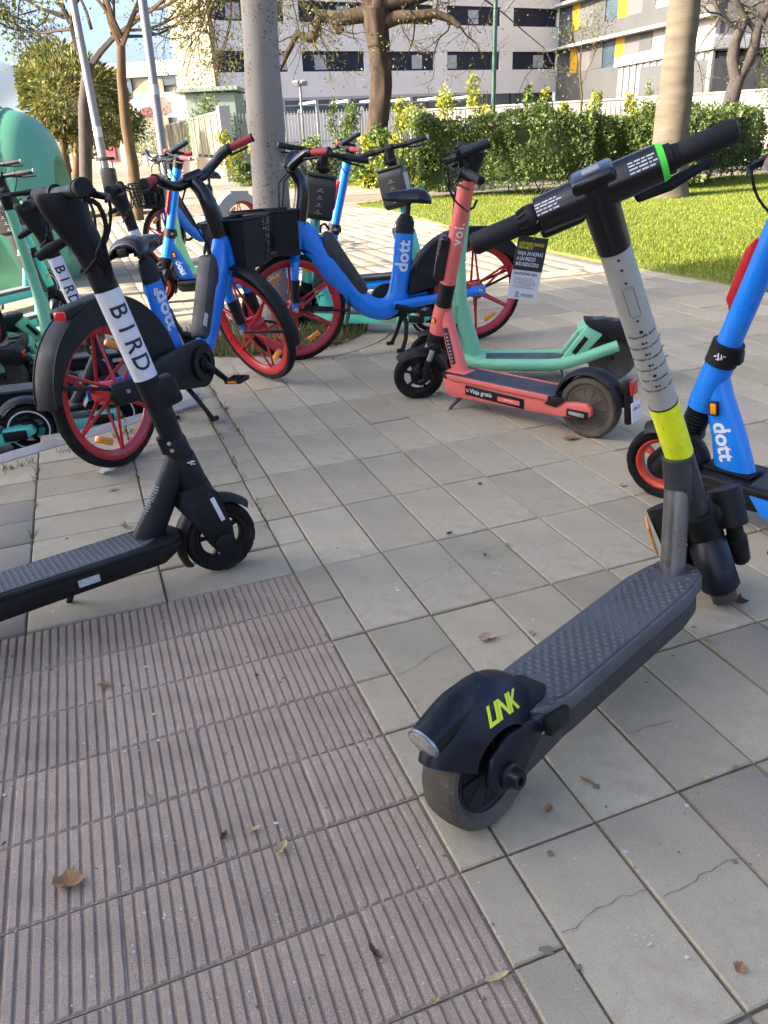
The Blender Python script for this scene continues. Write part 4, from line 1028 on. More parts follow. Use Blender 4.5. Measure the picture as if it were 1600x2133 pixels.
def scooter_tier(label, loc, heading, steer, lean, box=True, wb=.98, panel='battery'):
    P = thing('kick_scooter', label, 'electric scooter', loc, heading, lean, 'turquoise electric scooters')
    A, T = (-.115, .38), (-.305, 1.15)
    S = steer_mat((A[0], 0, A[1]), (T[0], 0, T[1]), steer)
    r = .125; F, B = (0, r), (-wb, r)
    L = lambda z: lin(A, T, z); ax = (L(1) - L(0)).normalized()
    for c_, M_ in ((F, S), (B, None)):
        w_ = scooter_wheel(P, c_, r, .060, M=M_, style='five', rim='black', tyre='rubber')
        b = MB()
        for s in (-1, 1): b.lathe([(r * .74, s * .0265), (r * .80, s * .0285), (r * .74, s * .0275)], (c_[0], 0, c_[1]), n=40)
        b.build('white_ring', 'white', w_, M=M_)
    b = MB(); b.prism([(-.17, .165), (-.86, .165), (-.87, .140), (-.16, .140)], -.085, .085, 'xz', bev=.005); dk = b.build('deck', 'deckmat', P)
    b = MB()
    for k in range(64): b.box((-.25 - .0094 * k, 0, .1655), (.004, .140, .0016), rot=(0, 0, R(25)))
    tr = b.build('tread_rib', 'silver', dk, smooth=False); tr['kind'] = 'stuff'
    b = MB(); b.prism([(-.16, .150), (-.86, .150), (-1.0, .155), (-1.02, .125), (-.98, .10), (-.84, .075), (-.24, .075), (-.175, .10)], -.080, .080, 'xz', bev=.006); ch = b.build('chassis', 'teal', P)
    b = MB()
    for s in (-1, 1): b.box((-.72, s * .081, .115), (.11, .002, .045), bev=.0008)
    b.build('data_plate', 'silver', ch)
    for s in (-1, 1):
        b = MB(); b.box((-.92, s * .082, .120), (.11, .012, .050), bev=.006); b.build('rear_bracket', 'black', ch)
    b = MB(); b.fender(B, r + .038, 5, 178, .10, .018, th=.005, nu=26, pw=3); rf = b.build('rear_fender', 'navy', P)
    b = MB(); b.box((B[0] - .165, 0, .165), (.012, .05, .035), bev=.004); b.build('tail_light', 'redlens', rf)
    b = MB(); b.tube([(-.24, 0, .150), (-.19, 0, .31), (-.150, 0, .46), (-.148, 0, .54)], [.058, .052, .044, .036], 18, flat=[.6, .62, .8, .95], side=(0, 1, 0)); b.tube([L(.34), L(.44), L(.57)], [.045, .045, .042], 20)
    nk = b.build('neck', 'teal', P, ang=60)
    dd = V((.10, 0, .30)).normalized()
    for s in (-1, 1):
        decal(nk, text_bm('TIER', .062, .012, space=1.1), V((-.200, s * .04, .295)), dd * s, V((1, 0, -.3)), 'ink' if s < 0 else 'ink', (nk,), off=.001)
        b = MB(); b.lathe([(0, .012), (.014, .010), (.016, 0)], L(.42) + V((.0, s * .040, 0)), (0, s, 0), n=14); b.build('amber_reflector', 'amber', nk)
    st = MB(); st.tube([L(.55), L(.60), L(1.04)], [.034, .034, .033], 20); so = st.build('stem', 'teal', P, M=S)
    st = MB(); st.tube([L(.565), L(.64)], [.0365, .0365], 20); st.build('sleeve', 'black', so, M=S)
    st = MB(); st.tube([L(1.02), L(1.15)], [.035, .033], 18); hd = st.build('stem_head', 'black', P, M=S)
    # battery in front of the neck with a folding handle
    b = MB(); b.prism([(-.045, .60), (-.105, .62), (-.125, .60), (-.045, .30), (.03, .30)], -.040, .040, 'xz', bev=.010, M=Matrix.Translation((-.175, 0, .0))); bt = b.build('battery', 'battery', P)
    b = MB(); b.tube([(-.215, .02, .60), (-.215, .02, .645), (-.27, .02, .655), (-.285, .02, .615)], .009, 8); b.tube([(-.215, -.02, .60), (-.215, -.02, .645), (-.27, -.02, .655), (-.285, -.02, .615)], .009, 8); b.tube([(-.27, -.02, .655), (-.27, .02, .655)], .009, 8); b.build('handle', 'steel', bt)
    if box:
        # helmet box on the rider's side of the stem, lid flap on top
        BX = Matrix.Translation((L(.98).x - .125, 0, 1.0)) @ Matrix.Rotation(R(-8), 4, 'Y') @ Matrix.Scale(.80, 4)
        b = MB(); b.prism([(0, 0), (-.030, -.05), (-.010, -.30), (.055, -.335), (.125, -.315), (.128, -.04), (.115, 0)], -.120, .120, 'xz', bev=.016, M=BX)
        bx = b.build('helmet_box', 'box', P, M=S)
        b = MB(); b.box((.06, 0, .010), (.150, .245, .022), bev=.006, M=BX); b.build('lid', 'box', bx, M=S)
        for s in (-1, 1):
            b = MB(); b.prism([(-.018, -.055), (-.002, -.295), (.055, -.325), (.118, -.305), (.122, -.05)], s * .1212 - .0015, s * .1212 + .0015, 'xz', M=BX)
            sp = b.build('side_panel', panel, bx, M=S)
            decal(sp, text_bm('TIER', .034, .012, space=1.1), S @ V((L(.98).x - .065, s * .099, .790)), S.to_3x3() @ V((-s, 0, 0)), S.to_3x3() @ V((0, 0, 1)), 'print', (sp,), off=.001)
        for k in range(4):
            decal(bx, quad_bm([(-.007, -.003, .007, .003), (-.022, -.014, .022, -.011)]), S @ V((L(.98).x - .14, 0, .925 - .043 * k)), S.to_3x3() @ V((0, -1, 0)), S.to_3x3() @ V((.05, 0, 1)), 'sticker', (bx,), off=.0012, name='icon')
    xc, zc = L(1.14).x + .015, 1.15
    b = MB(); b.tube([(xc, -.15, zc), (xc, .15, zc)], .0165, 12); b.tube([(xc, -.03, zc), (xc, .03, zc)], .028, 12); hb = b.build('handlebar', 'black', P, M=S)
    grips(P, hb, xc, .29, zc, .14, S, r=.0185, cap='silver', sweep=.01)
    b = MB(); b.box((xc - .03, 0, 1.06), (.06, .09, .03), rot=(0, R(-20), 0), bev=.008); b.box((xc - .055, .03, 1.085), (.012, .02, .03), bev=.003); b.build('phone_holder', 'black', hb, M=S)
    b = MB(); b.tube([L(.27), L(.345)], [.046, .045], 18); b.box(L(.28), (.075, .115, .05), bev=.014)
    for s in (-1, 1): b.tube([(-.085, s * .054, .28), (-.03, s * .056, .18), (0, s * .056, r)], [.026, .022, .022], 12, roundcap=True)
    b.build('fork', 'black', P, M=S)
    b = MB(); b.fender(F, r + .028, 50, 195, .085, .022); b.build('front_fender', 'navy', P, M=S)
    b = MB(); b.tube([(-.50, .06, .08), (-.47, .12, .01), (-.465, .13, .0)], .009, 8, roundcap=True); b.build('side_stand', 'black', P)
    return P

# ================================================================== setting
K['slab'] = mat('concrete_slab', (.352, .306, .212), .88, var=.20, vscale=2.4, rndv=.13, speck=.20, sscale=700, dirt=.6, dcol=(.225, .182, .128), dscale=3.2, bump=.04, bscale=300, spec=.3, fleck=.75)
K['cream'] = mat('cream_slab', (.385, .318, .208), .88, var=.14, vscale=2.6, rndv=.10, speck=.16, sscale=700, dirt=.45, dcol=(.25, .20, .135), dscale=3.4, bump=.04, bscale=300, spec=.3, fleck=.6)
K['slabmid'] = mat('warm_grey_slab', (.31, .265, .185), .88, var=.16, vscale=2.6, rndv=.12, speck=.18, sscale=700, dirt=.5, dcol=(.19, .155, .11), dscale=3.4, bump=.04, bscale=300, spec=.3, fleck=.6)
K['tactile'] = mat('ribbed_red_brown_tile', (.318, .244, .184), .9, var=.22, vscale=6, rndv=.10, speck=.26, sscale=600, dirt=.75, dcol=(.225, .182, .135), dscale=5, bump=.12, bscale=300, spec=.3, fleck=.8)
K['bed'] = mat('sandy_joint_bed', (.17, .135, .09), .95, var=.45, vscale=14, bump=.3, bscale=150, dirt=.5, dcol=(.27, .215, .145), dscale=9)
K['earth'] = mat('dry_earth', (.15, .115, .075), .95, var=.35, vscale=6, bump=.5, bscale=60)
K['asphalt'] = mat('asphalt', (.075, .074, .072), .9, var=.2, vscale=4, speck=.35, sscale=260, bump=.3, bscale=200, dirt=.5, dcol=(.18, .155, .12), dscale=3)
K['kerb'] = mat('granite_kerb', (.30, .295, .285), .85, var=.1, speck=.2, sscale=260, dirt=.4, dcol=(.2, .17, .13), bump=.15, bscale=180, rndv=.08)
K['ringc'] = mat('tree_ring_concrete', (.33, .28, .205), .85, var=.1, dirt=.3, dcol=(.22, .18, .13), speck=.2, sscale=200, bump=.2, bscale=200)
K['lawn'] = mat('lawn_soil', (.13, .15, .03), .95, var=.35, vscale=1.4, dirt=.6, dcol=(.19, .15, .075), dscale=.9, spec=.1)
K['grass'] = mat('grass_blades', (.2, .3, .03), .6, trans=.35, island=((.075, .128, .010), (.14, .20, .015), (.23, .26, .03), (.34, .30, .09)), spec=.2)
K['paint_w'] = mat('white_wall_paint', (.31, .29, .245), .8, var=.05, vscale=1.5, dirt=.15, dcol=(.3, .27, .21), dscale=.7)

YAW, W_, L_ = .34214, .2, .4021
O2 = (-.33723, 2.53949)
gu, gv = V((math.cos(YAW), math.sin(YAW), 0)), V((math.sin(YAW), -math.cos(YAW), 0))
def guv(u, v, z=0.0): return V((O2[0], O2[1], z)) + gu * u + gv * v
def uv_of(p):
    d = V((p[0] - O2[0], p[1] - O2[1], 0)); return d.dot(gu), d.dot(gv)
def inpoly(x, y, P):
    c = False; n = len(P)
    for i in range(n):
        x1, y1 = P[i]; x2, y2 = P[(i + 1) % n]
        if (y1 > y) != (y2 > y) and x < (x2 - x1) * (y - y1) / (y2 - y1) + x1: c = not c
    return c
def sheet(name, poly, z, m, kind='structure', thick=0.0, parent=None):
    b = bmesh.new(); top = [b.verts.new((*p, z)) for p in poly]
    b.faces.new(top)
    if thick:
        lo = [b.verts.new((*p, z - thick)) for p in poly]; n = len(poly)
        for i in range(n): b.faces.new((top[i], lo[i], lo[(i + 1) % n], top[(i + 1) % n]))
    bmesh.ops.recalc_face_normals(b, faces=b.faces[:])
    if sum((poly[i][0] * poly[(i + 1) % len(poly)][1] - poly[(i + 1) % len(poly)][0] * poly[i][1]) for i in range(len(poly))) < 0: pass
    me = bpy.data.meshes.new(name); b.to_mesh(me); b.free()
    o = link_mesh(name, me, m, parent, smooth=False)
    if kind: o['kind'] = kind
    return o

sheet('ground', [(-2500, -300), (2500, -300), (2500, 5000), (-2500, 5000)], -.20, 'earth')
BAY = [(-4.25, .80), (-.97, 4.00), (-1.95, 6.05), (-3.2, 6.45), (-9, 6.3), (-9, .80)]
PAVE = [(-4.25, .80), (-4.25, -4), (7, -4), (9.4, 6), (9.4, 30), (-30, 130), (-120, 420), (-150, 420), (-40, 90), (-14, 20), (-9, 6.3), (-3.2, 6.45), (-1.95, 6.05), (-.97, 4.00)]
pav = sheet('pavement', PAVE, -.0095, 'bed', thick=.18)
road = sheet('road', BAY, -.125, 'asphalt')
# kerb stones along the bay
kb = tag(bpy.data.objects.new('kerb', None), kind='structure'); C.objects.link(kb)
edge = [V((*p, 0)) for p in ((-4.25, .80), (-.97, 4.00), (-1.95, 6.05), (-3.2, 6.45), (-9, 6.3))]
def kerb_mesh(L):
    return MB().box((0, 0, -.065), (L, .12, .142), bev=.010).build('kerb_stone', 'kerb', kb)
for a, b_ in zip(edge, edge[1:]):
    d = (b_ - a); n_ = max(1, round(d.length / .8)); proto = None
    for k in range(n_):
        c = a + d * ((k + .5) / n_)
        if proto is None: o = proto = kerb_mesh(d.length / n_ - .008)
        else: o = proto.copy(); C.objects.link(o)
        o.location = c + V((0, 0, rnd.uniform(-.002, .002))); o.rotation_euler = (0, 0, math.atan2(d.y, d.x))
LAWN1 = [(3.16, 5.9), (2.42, 7.6), (1.95, 8.9), (1.43, 10.55), (.85, 13.0), (.30, 15.0), (-.15, 15.7), (-.25, 16.5), (.4, 17.1), (1.6, 17.5), (8.9, 19.3), (14, 20.5), (14, 3.4), (4.1, 4.0)]
BED = V((-.73, 5.50, 0)); BEDR = .68
# --- paving slabs
def slab_mesh(l, w, name):
    b = bmesh.new(); g = .0026; x, y, e = l / 2 - g, w / 2 - g, .0035
    lo = [b.verts.new((s * x, t * y, -.03)) for s, t in ((-1, -1), (1, -1), (1, 1), (-1, 1))]
    md = [b.verts.new((s * x, t * y, -e)) for s, t in ((-1, -1), (1, -1), (1, 1), (-1, 1))]
    hi = [b.verts.new((s * (x - e), t * (y - e), 0)) for s, t in ((-1, -1), (1, -1), (1, 1), (-1, 1))]
    for i in range(4):
        j = (i + 1) % 4
        b.faces.new((lo[i], lo[j], md[j], md[i])); b.faces.new((md[i], md[j], hi[j], hi[i]))
    b.faces.new(hi)
    me = bpy.data.meshes.new(name); b.to_mesh(me); b.free(); return me
cells = []                    # (u, v, length along v, width along u)
for i in range(-7, 40):
    for j in range(-34, 14):
        if i >= 0: cells.append(((i + .5) * W_, (j + .5) * L_, W_, L_))
for j in range(-70, 24):
    if True: cells.append((-.05, (j + .5) * L_ / 2, .1, L_ / 2))
    if j < 2:
        for i in range(0, 30): cells.append((-.1 - .4 * (i + .5), (j + .5) * L_ / 2, .4, L_ / 2))
def slab_colour(u, v):
    if u < 1.21: return 'slab' if v > -2.6 else ('slabmid' if int(math.floor(v / .8)) % 2 else 'cream')
    if u < 1.61: return 'cream'
    a, b_ = int(math.floor(v / .8)), int(math.floor((u - 1.6) / .8))
    if v < -1.7: return 'cream' if a % 2 else 'slabmid'
    return 'slab' if (a + b_) % 2 else 'cream'
def in_front(p):
    d = p - V((0, 0, H)); z = d.dot(fw)
    if z < .3: return None
    return 800 + FPX * d.dot(rt) / z, 1066.5 - FPX * d.dot(up) / z, z
vis = []
for (u, v, w, l) in cells:
    p = guv(u, v)
    if p.y < -.9 or p.y > 19 or inpoly(p.x, p.y, BAY) or inpoly(p.x, p.y, LAWN1) or (p - BED).length < BEDR: continue
    q = in_front(p)
    if q is None or not (-420 < q[0] < 2300 and q[1] < 3000): continue
    vis.append((w * l / q[2] ** 2 if -40 < q[0] < 1640 and q[1] < 2180 else 0, u, v, w, l, p))
vis.sort(key=lambda t: -t[0])
protos = {}
fv, ff_ = [], []
far = {'slab': ([], []), 'cream': ([], []), 'slabmid': ([], [])}
for k, (s, u, v, w, l, p) in enumerate(vis):
    col = slab_colour(u, v)
    dz = rnd.gauss(0, .0012); ang = rnd.gauss(0, .0025)
    if k < 299:
        key = (round(w, 3), round(l, 3), col)
        if key not in protos:
            me = slab_mesh(w, l, 'paving_slab'); o = link_mesh('paving_slab', me, col, pav, smooth=False); protos[key] = o
        else:
            o = protos[key].copy(); C.objects.link(o)
        # local x of the slab lies along u
        o.location = p + V((0, 0, min(dz, .0018)))
        o.rotation_euler = (rnd.gauss(0, .0022), rnd.gauss(0, .0022), YAW + ang)
    else:
        V_, F_ = far[col]; k0 = len(V_)
        for zz, e in ((-.02, .004), (-.003, .004), (0, .007)):
            for a, b_ in ((-1, -1), (1, -1), (1, 1), (-1, 1)):
                q = guv(u + a * (w / 2 - e), v - b_ * (l / 2 - e), zz + min(dz, .0018)); V_.append((q.x, q.y, q.z))
        for r_ in (0, 4):
            for i in range(4):
                j = (i + 1) % 4; F_.append((k0 + r_ + i, k0 + r_ + j, k0 + r_ + 4 + j, k0 + r_ + 4 + i))
        F_.append((k0 + 8, k0 + 9, k0 + 10, k0 + 11))
ms = {'slab': None, 'cream': None, 'slabmid': None}
def island_slab(name, base):
    c = [tuple(x * f for x in base) for f in (.82, .93, 1.03, 1.14)]
    return mat(name, base, .86, island=c, var=.12, vscale=2.5, speck=.12, sscale=300, dirt=.3, dcol=(.22, .18, .13), dscale=4)
K['slab_far'] = island_slab('concrete_slab_far', (.30, .258, .19)); K['cream_far'] = island_slab('cream_slab_far', (.34, .28, .19)); K['slabmid_far'] = island_slab('warm_slab_far', (.27, .226, .16))
for c_, (V_, F_) in far.items():
    if V_: raw_mesh('distant_paving_slabs', V_, F_, c_ + '_far', pav, kind='stuff')
# far footpath: bricks too small to tell apart
bm_ = K['path'] = mat('brick_path', (.38, .33, .255), .88, var=.12, vscale=2, dirt=.3, dcol=(.25, .2, .14), dscale=1.2)
n_, l_ = bm_.node_tree.nodes, bm_.node_tree.links
br = n_.new('ShaderNodeTexBrick'); mp_ = n_.new('ShaderNodeMapping'); tc_ = n_.new('ShaderNodeTexCoord')
mp_.inputs['Rotation'].default_value = (0, 0, -YAW - math.pi / 2)
br.inputs['Scale'].default_value = 1; br.inputs['Brick Width'].default_value = .4; br.inputs['Row Height'].default_value = .2; br.inputs['Mortar Size'].default_value = .006
br.inputs['Color1'].default_value = (.25, .205, .14, 1); br.inputs['Color2'].default_value = (.20, .165, .12, 1); br.inputs['Mortar'].default_value = (.14, .11, .08, 1)
l_.new(tc_.outputs['Object'], mp_.inputs[0]); l_.new(mp_.outputs[0], br.inputs[0]); l_.new(br.outputs['Color'], n_['Principled BSDF'].inputs['Base Color'])
sheet('path', [(-2.6, 18.6), (9.2, 21.5), (9.2, 22.9), (-1.3, 22.9), (-3.3, 26.5), (-30, 128), (-120, 420), (-148, 420), (-38, 88), (-13.4, 20), (-10.5, 18.6)], -.004, 'path')
# --- ribbed tactile tiles
tp = tag(bpy.data.objects.new('tactile_paving', None), kind='structure'); C.objects.link(tp)
def rib_tile(seed):
    r_ = random.Random(seed); b = bmesh.new(); w, l = .2, L_ / 2; g = .0012
    base = [b.verts.new((s * (w / 2 - .0005), t * (l / 2 - .0010), z)) for z in (-.03, -.0058) for s, t in ((-1, -1), (1, -1), (1, 1), (-1, 1))]
    b.faces.new(base[4:])
    for i in range(4): j = (i + 1) % 4; b.faces.new((base[i], base[j], base[4 + j], base[4 + i]))
    n = 9; pt = (w - 2 * g) / n
    for k in range(n):
        x = -w / 2 + g + pt * (k + .5); a, t = pt * .44, pt * .27; h = r_.uniform(-.0008, .0006); y = l / 2 - g - .0015
        segs = 5; rows = []
        for s in range(segs + 1):
            yy = -y + 2 * y * s / segs; e = .003 if s in (0, segs) else 0
            jx = r_.uniform(-.0006, .0006)
            rows.append([b.verts.new(q) for q in ((x - a, yy, -.0059), (x - t + jx, yy * (1 - e * 8), h - e * .4), (x + t + jx, yy * (1 - e * 8), h - e * .4), (x + a, yy, -.0059))])
        for s in range(segs):
            for q in range(3): b.faces.new((rows[s][q], rows[s][q + 1], rows[s + 1][q + 1], rows[s + 1][q]))
        for rw in (rows[0], rows[-1]): b.faces.new(rw)
    bmesh.ops.recalc_face_normals(b, faces=b.faces[:])
    me = bpy.data.meshes.new('ribbed_tile'); b.to_mesh(me); b.free(); return me
tiles = [rib_tile(s) for s in range(6)]
for me in tiles: me.materials.append(K['tactile'])
for j in range(2, 13):
    for i in range(0, 9):
        u, v = -.1 - .2 * (i + .5), (j + .5) * L_ / 2
        q = in_front(guv(u, v))
        if q is None or q[0] < -420 or q[1] > 2500: continue
        o = bpy.data.objects.new('ribbed_tile', rnd.choice(tiles)); C.objects.link(o); o.parent = tp
        o.location = guv(u, v, -.001 + rnd.gauss(0, .0011)); o.rotation_euler = (rnd.gauss(0, .002), rnd.gauss(0, .0015), YAW + rnd.gauss(0, .002) + (math.pi if rnd.random() < .5 else 0))
# --- tree bed
b = MB(); b.lathe([(BEDR - .02, -.04), (BEDR - .02, .004), (BEDR + .17, .0045), (BEDR + .18, -.03)], BED, (0, 0, 1), n=56, closed=True); ro = b.build('tree_bed_edging', 'ringc', None); ro['kind'] = 'structure'
b = bmesh.new(); bmesh.ops.create_grid(b, x_segments=40, y_segments=40, size=BEDR)
for v in list(b.verts):
    if v.co.length > BEDR - .004: b.verts.remove(v)
    else: v.co.z = -.014 + .018 * (1 - v.co.length / BEDR) + rnd.uniform(-.006, .008)
me = bpy.data.meshes.new('tree_bed_soil'); b.to_mesh(me); b.free(); so_ = link_mesh('tree_bed_soil', me, 'earth', None, loc=BED + V((0, 0, .012))); so_['kind'] = 'structure'
# --- lawns
lw = sheet('lawn', LAWN1, .012, 'lawn', thick=.05)
LAWN2 = [(-2.2, 22.9), (9.2, 22.9), (9.2, 29.5), (-3.6, 29.5), (-3.3, 26.5)]
lw2 = sheet('lawn', LAWN2, .012, 'lawn', thick=.05)

def blades(name, pts, hgt, wid, m, parent=None, kind='stuff', lean_=.45):
    """grass: one triangle-pair blade per point"""
    n = len(pts); P_ = np.asarray(pts, dtype=np.float32); rg = np.random.default_rng(5)
    th = rg.uniform(0, 2 * np.pi, n); h = hgt * rg.uniform(.5, 1.35, n); w = wid * rg.uniform(.6, 1.3, n)
    dx, dy = np.cos(th), np.sin(th); ph = rg.uniform(0, 2 * np.pi, n); ln = lean_ * rg.uniform(.1, 1.2, n) * h
    v = np.zeros((n, 5, 3), np.float32)
    v[:, 0] = P_ - np.stack([dx * w, dy * w, 0 * w], 1); v[:, 1] = P_ + np.stack([dx * w, dy * w, 0 * w], 1)
    mid = P_ + np.stack([np.cos(ph) * ln * .35, np.sin(ph) * ln * .35, h * .6], 1)
    v[:, 2] = mid + np.stack([dx * w * .7, dy * w * .7, 0 * w], 1); v[:, 3] = mid - np.stack([dx * w * .7, dy * w * .7, 0 * w], 1)
    v[:, 4] = P_ + np.stack([np.cos(ph) * ln, np.sin(ph) * ln, h], 1)
    i0 = np.arange(n)[:, None] * 5
    f = np.concatenate([i0 + np.array([0, 1, 2]), i0 + np.array([0, 2, 3]), i0 + np.array([3, 2, 4])], 0)
    return raw_mesh(name, v.reshape(-1, 3), f, m, parent, kind=kind)
rg = np.random.default_rng(3)
def scatter(poly, n, dens=None):
    xs, ys = [p[0] for p in poly], [p[1] for p in poly]; out = []
    while len(out) < n:
        X = rg.uniform(min(xs), max(xs), 4000); Y = rg.uniform(min(ys), max(ys), 4000); U = rg.uniform(0, 1, 4000)
        for x, y, u in zip(X, Y, U):
            if (dens is None or u < dens(x, y)) and inpoly(x, y, poly): out.append((x, y))
    return out[:n]
def dens1(x, y):
    q = in_front(V((x, y, 0)))
    if q is None or not (-60 < q[0] < 1700): return 0.02
    d = min(1, (7.5 / y) ** 1.6)
    # thin, worn turf along the pavement edge
    e = x - np.interp(y, [4, 5.9, 7.6, 8.9, 10.55, 13, 15, 16.5], [4.1, 3.16, 2.42, 1.95, 1.43, .85, .3, -.25])
    return d * (min(1, .25 + e * 1.6) if e < .5 else 1)
gp = scatter(LAWN1, 120000, dens1)
blades('grass', [(x, y, .010) for x, y in gp], .034, .0042, 'grass')['kind'] = 'stuff'
gp = scatter(LAWN2, 14000)
blades('grass', [(x, y, .010) for x, y in gp], .06, .012, 'grass')['kind'] = 'stuff'
LAWN_LITTER = scatter(LAWN1, 900, lambda x, y: 1 if 5 < y < 16 else .05)

# ================================================================== buildings
K['facade'] = mat('white_facade', (.60, .585, .555), .8, var=.05, vscale=.5, dirt=.12, dcol=(.29, .28, .26), dscale=.4)
K['tan'] = mat('tan_wall', (.23, .175, .115), .85, var=.06, vscale=.6)
K['concrete'] = mat('grey_concrete', (.058, .056, .054), .85, var=.10, vscale=.7, dirt=.2, dcol=(.085, .08, .076), dscale=.5)
K['pink'] = mat('pale_render', (.25, .21, .185), .85, var=.05, vscale=.7)
K['band'] = mat('white_band', (.33, .325, .305), .75, var=.05)
K['navyglass'] = mat('dark_blue_shutter', (.010, .016, .036), .5, var=.2, vscale=.8, spec=.25)
K['glass'] = mat('window_glass', (.05, .07, .09), .06, var=.3, vscale=.4, spec=.8)
K['paleglass'] = mat('pale_blind', (.30, .33, .36), .3, var=.15, vscale=1.5)
K['greyshutter'] = mat('grey_shutter', (.10, .095, .095), .5, var=.1)
K['yel'] = mat('yellow_panel', (.46, .25, .008), .5, var=.05)
K['frame'] = mat('dark_window_frame', (.02, .024, .03), .4)
K['clad'] = mat('pale_corrugated_cladding', (.155, .15, .138), .5, var=.05, vscale=1)
K['peach'] = mat('peach_wall', (.215, .16, .11), .85, var=.07, vscale=.8, dirt=.3, dcol=(.24, .185, .13), dscale=.6)
K['whitemetal'] = mat('white_painted_metal', (.29, .285, .27), .5)
K['greymetal'] = mat('grey_painted_metal', (.20, .205, .215), .45, metal=.2, var=.06, vscale=2)
K['greenmetal'] = mat('dark_green_metal', (.022, .060, .040), .4)
K['kiosk'] = mat('pale_green_kiosk', (.21, .26, .205), .6, var=.05, vscale=1)
K['reed'] = mat('reed_screen', (.16, .14, .085), .9, var=.35, vscale=9, stretch=(6, 6, .6))
K['brickfar'] = mat('orange_brick_render', (.48, .24, .13), .9, var=.12)
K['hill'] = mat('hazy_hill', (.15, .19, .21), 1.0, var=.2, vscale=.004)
K['bin'] = mat('green_container_plastic', (.10, .315, .195), .45, var=.08, vscale=1.2, dirt=.22, dcol=(.16, .28, .16), dscale=2.5, coat=.15)
K['poster'] = mat('purple_poster', (.15, .065, .27), .55, var=.5, vscale=9)
K['wood'] = mat('pallet_wood', (.42, .30, .16), .85, var=.25, vscale=8, stretch=(1, 6, 6))

class Wall:
    """vertical plane from A to B (xy), facing n; boxes placed by s (metres from A) and z"""
    def __init__(s, A, B):
        s.A = V((A[0], A[1], 0)); d = V((B[0], B[1], 0)) - s.A; s.L = d.length; s.d = d.normalized(); s.n = V((s.d.y, -s.d.x, 0))
        s.M = Matrix(((s.d.x, s.n.x, 0, s.A.x), (s.d.y, s.n.y, 0, s.A.y), (0, 0, 1, 0), (0, 0, 0, 1)))
    def box(s, mb, s0, s1, z0, z1, d0, d1, bev=0): mb.box(((s0 + s1) / 2, (d0 + d1) / 2, (z0 + z1) / 2), (s1 - s0, d1 - d0, z1 - z0), bev=bev, M=s.M); return mb
    def of(s, p):      # s coordinate hit by the view ray through picture point p, and height
        d = ray(*p); o = V((0, 0, H)); t = (s.A - o).dot(s.n) / d.dot(s.n); q = o + d * t
        return (q - s.A).dot(s.d), q.z
# --- white block with dark ribbon windows
fw_ = Wall((-9.75, 60), (16.3, 74))
Bd = thing('apartment_building', 'long white apartment block with dark blue ribbon windows behind the gardens', 'building', fw_.A)
def bpart(mb, name, m, parent):
    bmesh.ops.recalc_face_normals(mb.bm, faces=mb.bm.faces[:])
    o = mb.build(name, m, None, smooth=False); o.parent = parent
    if parent is not None: o.matrix_parent_inverse = parent.matrix_world.inverted()
    return o
bpy.context.view_layer.update()
def zc_(p): return fw_.of(p)[1]
rows = [(zc_((640, 12)), zc_((640, 46))), (zc_((640, 106)), zc_((640, 149)))]
zg = zc_((640, 205))
zt0, zb0_ = rows[1]; dz0 = rows[0][1] - zb0_
rows = [(zt0 + dz0 * k, zb0_ + dz0 * k) for k in (2, 1, 0)]
Lw = fw_.L
# solid bands between windows, walls
zs = [zg] + [z for r in rows[::-1] for z in (r[1], r[0])] + [rows[0][0] + 1.7]
for k in range(0, len(zs), 2):
    b = MB(); fw_.box(b, 0, Lw, zs[k], zs[k + 1], -.35, 0); bpart(b, 'facade_band', 'facade', Bd)
b = MB(); fw_.box(b, 0, Lw, -.2, zs[-1] - .02, -9, -.36); bpart(b, 'core', 'concrete', Bd)
b = MB(); fw_.box(b, -.30, 0, -.2, zs[-1], -9.0, .05); bpart(b, 'side_wall', 'tan', Bd)
b = MB(); fw_.box(b, 0, Lw, -.2, zg - .9, -.30, -.05); bpart(b, 'ground_floor_wall', 'facade', Bd)
for s0 in np.arange(.6, Lw - 2.4, 2.7):
    b = MB(); fw_.box(b, s0, s0 + 2.6, zg - .85, zg - .02, -.20, -.12); w = bpart(b, 'window', 'glass', Bd)
    b = MB(); fw_.box(b, s0 - .04, s0 + .02, zg - .87, zg, -.19, -.06); bpart(b, 'frame', 'frame', w)
for r_, (zt, zb) in enumerate(rows):
    xs = [(452, 600), (630, 760), (790, 905), (932, 1042), (1068, 1178)]
    for k, (xa, xb) in enumerate(xs):
        s0, s1 = fw_.of((xa, 128))[0], fw_.of((xb, 128))[0]
        sp = fw_.of((xs[k + 1][0], 128))[0] if k < 4 else Lw
        b = MB(); fw_.box(b, s1, sp, zb, zt, -.35, -.02); bpart(b, 'pier', 'facade', Bd)
        if k == 0: b = MB(); fw_.box(b, 0, s0, zb, zt, -.35, -.02); bpart(b, 'pier', 'facade', Bd)
        b = MB(); fw_.box(b, s0, s1, zb, zt, -.30, -.20); w = bpart(b, 'window', 'navyglass', Bd)
        n = 5; op = (k * 2 + r_ * 3 + 3) % n
        for q in range(n):
            a0, a1 = s0 + (s1 - s0) * q / n, s0 + (s1 - s0) * (q + 1) / n
            b = MB(); fw_.box(b, a0 + .03, a1 - .03, zb + .10 * ((q == op) + .3), zt - .05 - (.18 if q == op else 0), -.20, -.17 - .02 * (q % 2)); bpart(b, 'shutter' if q != op else 'pane', 'navyglass' if q != op else 'paleglass', w)
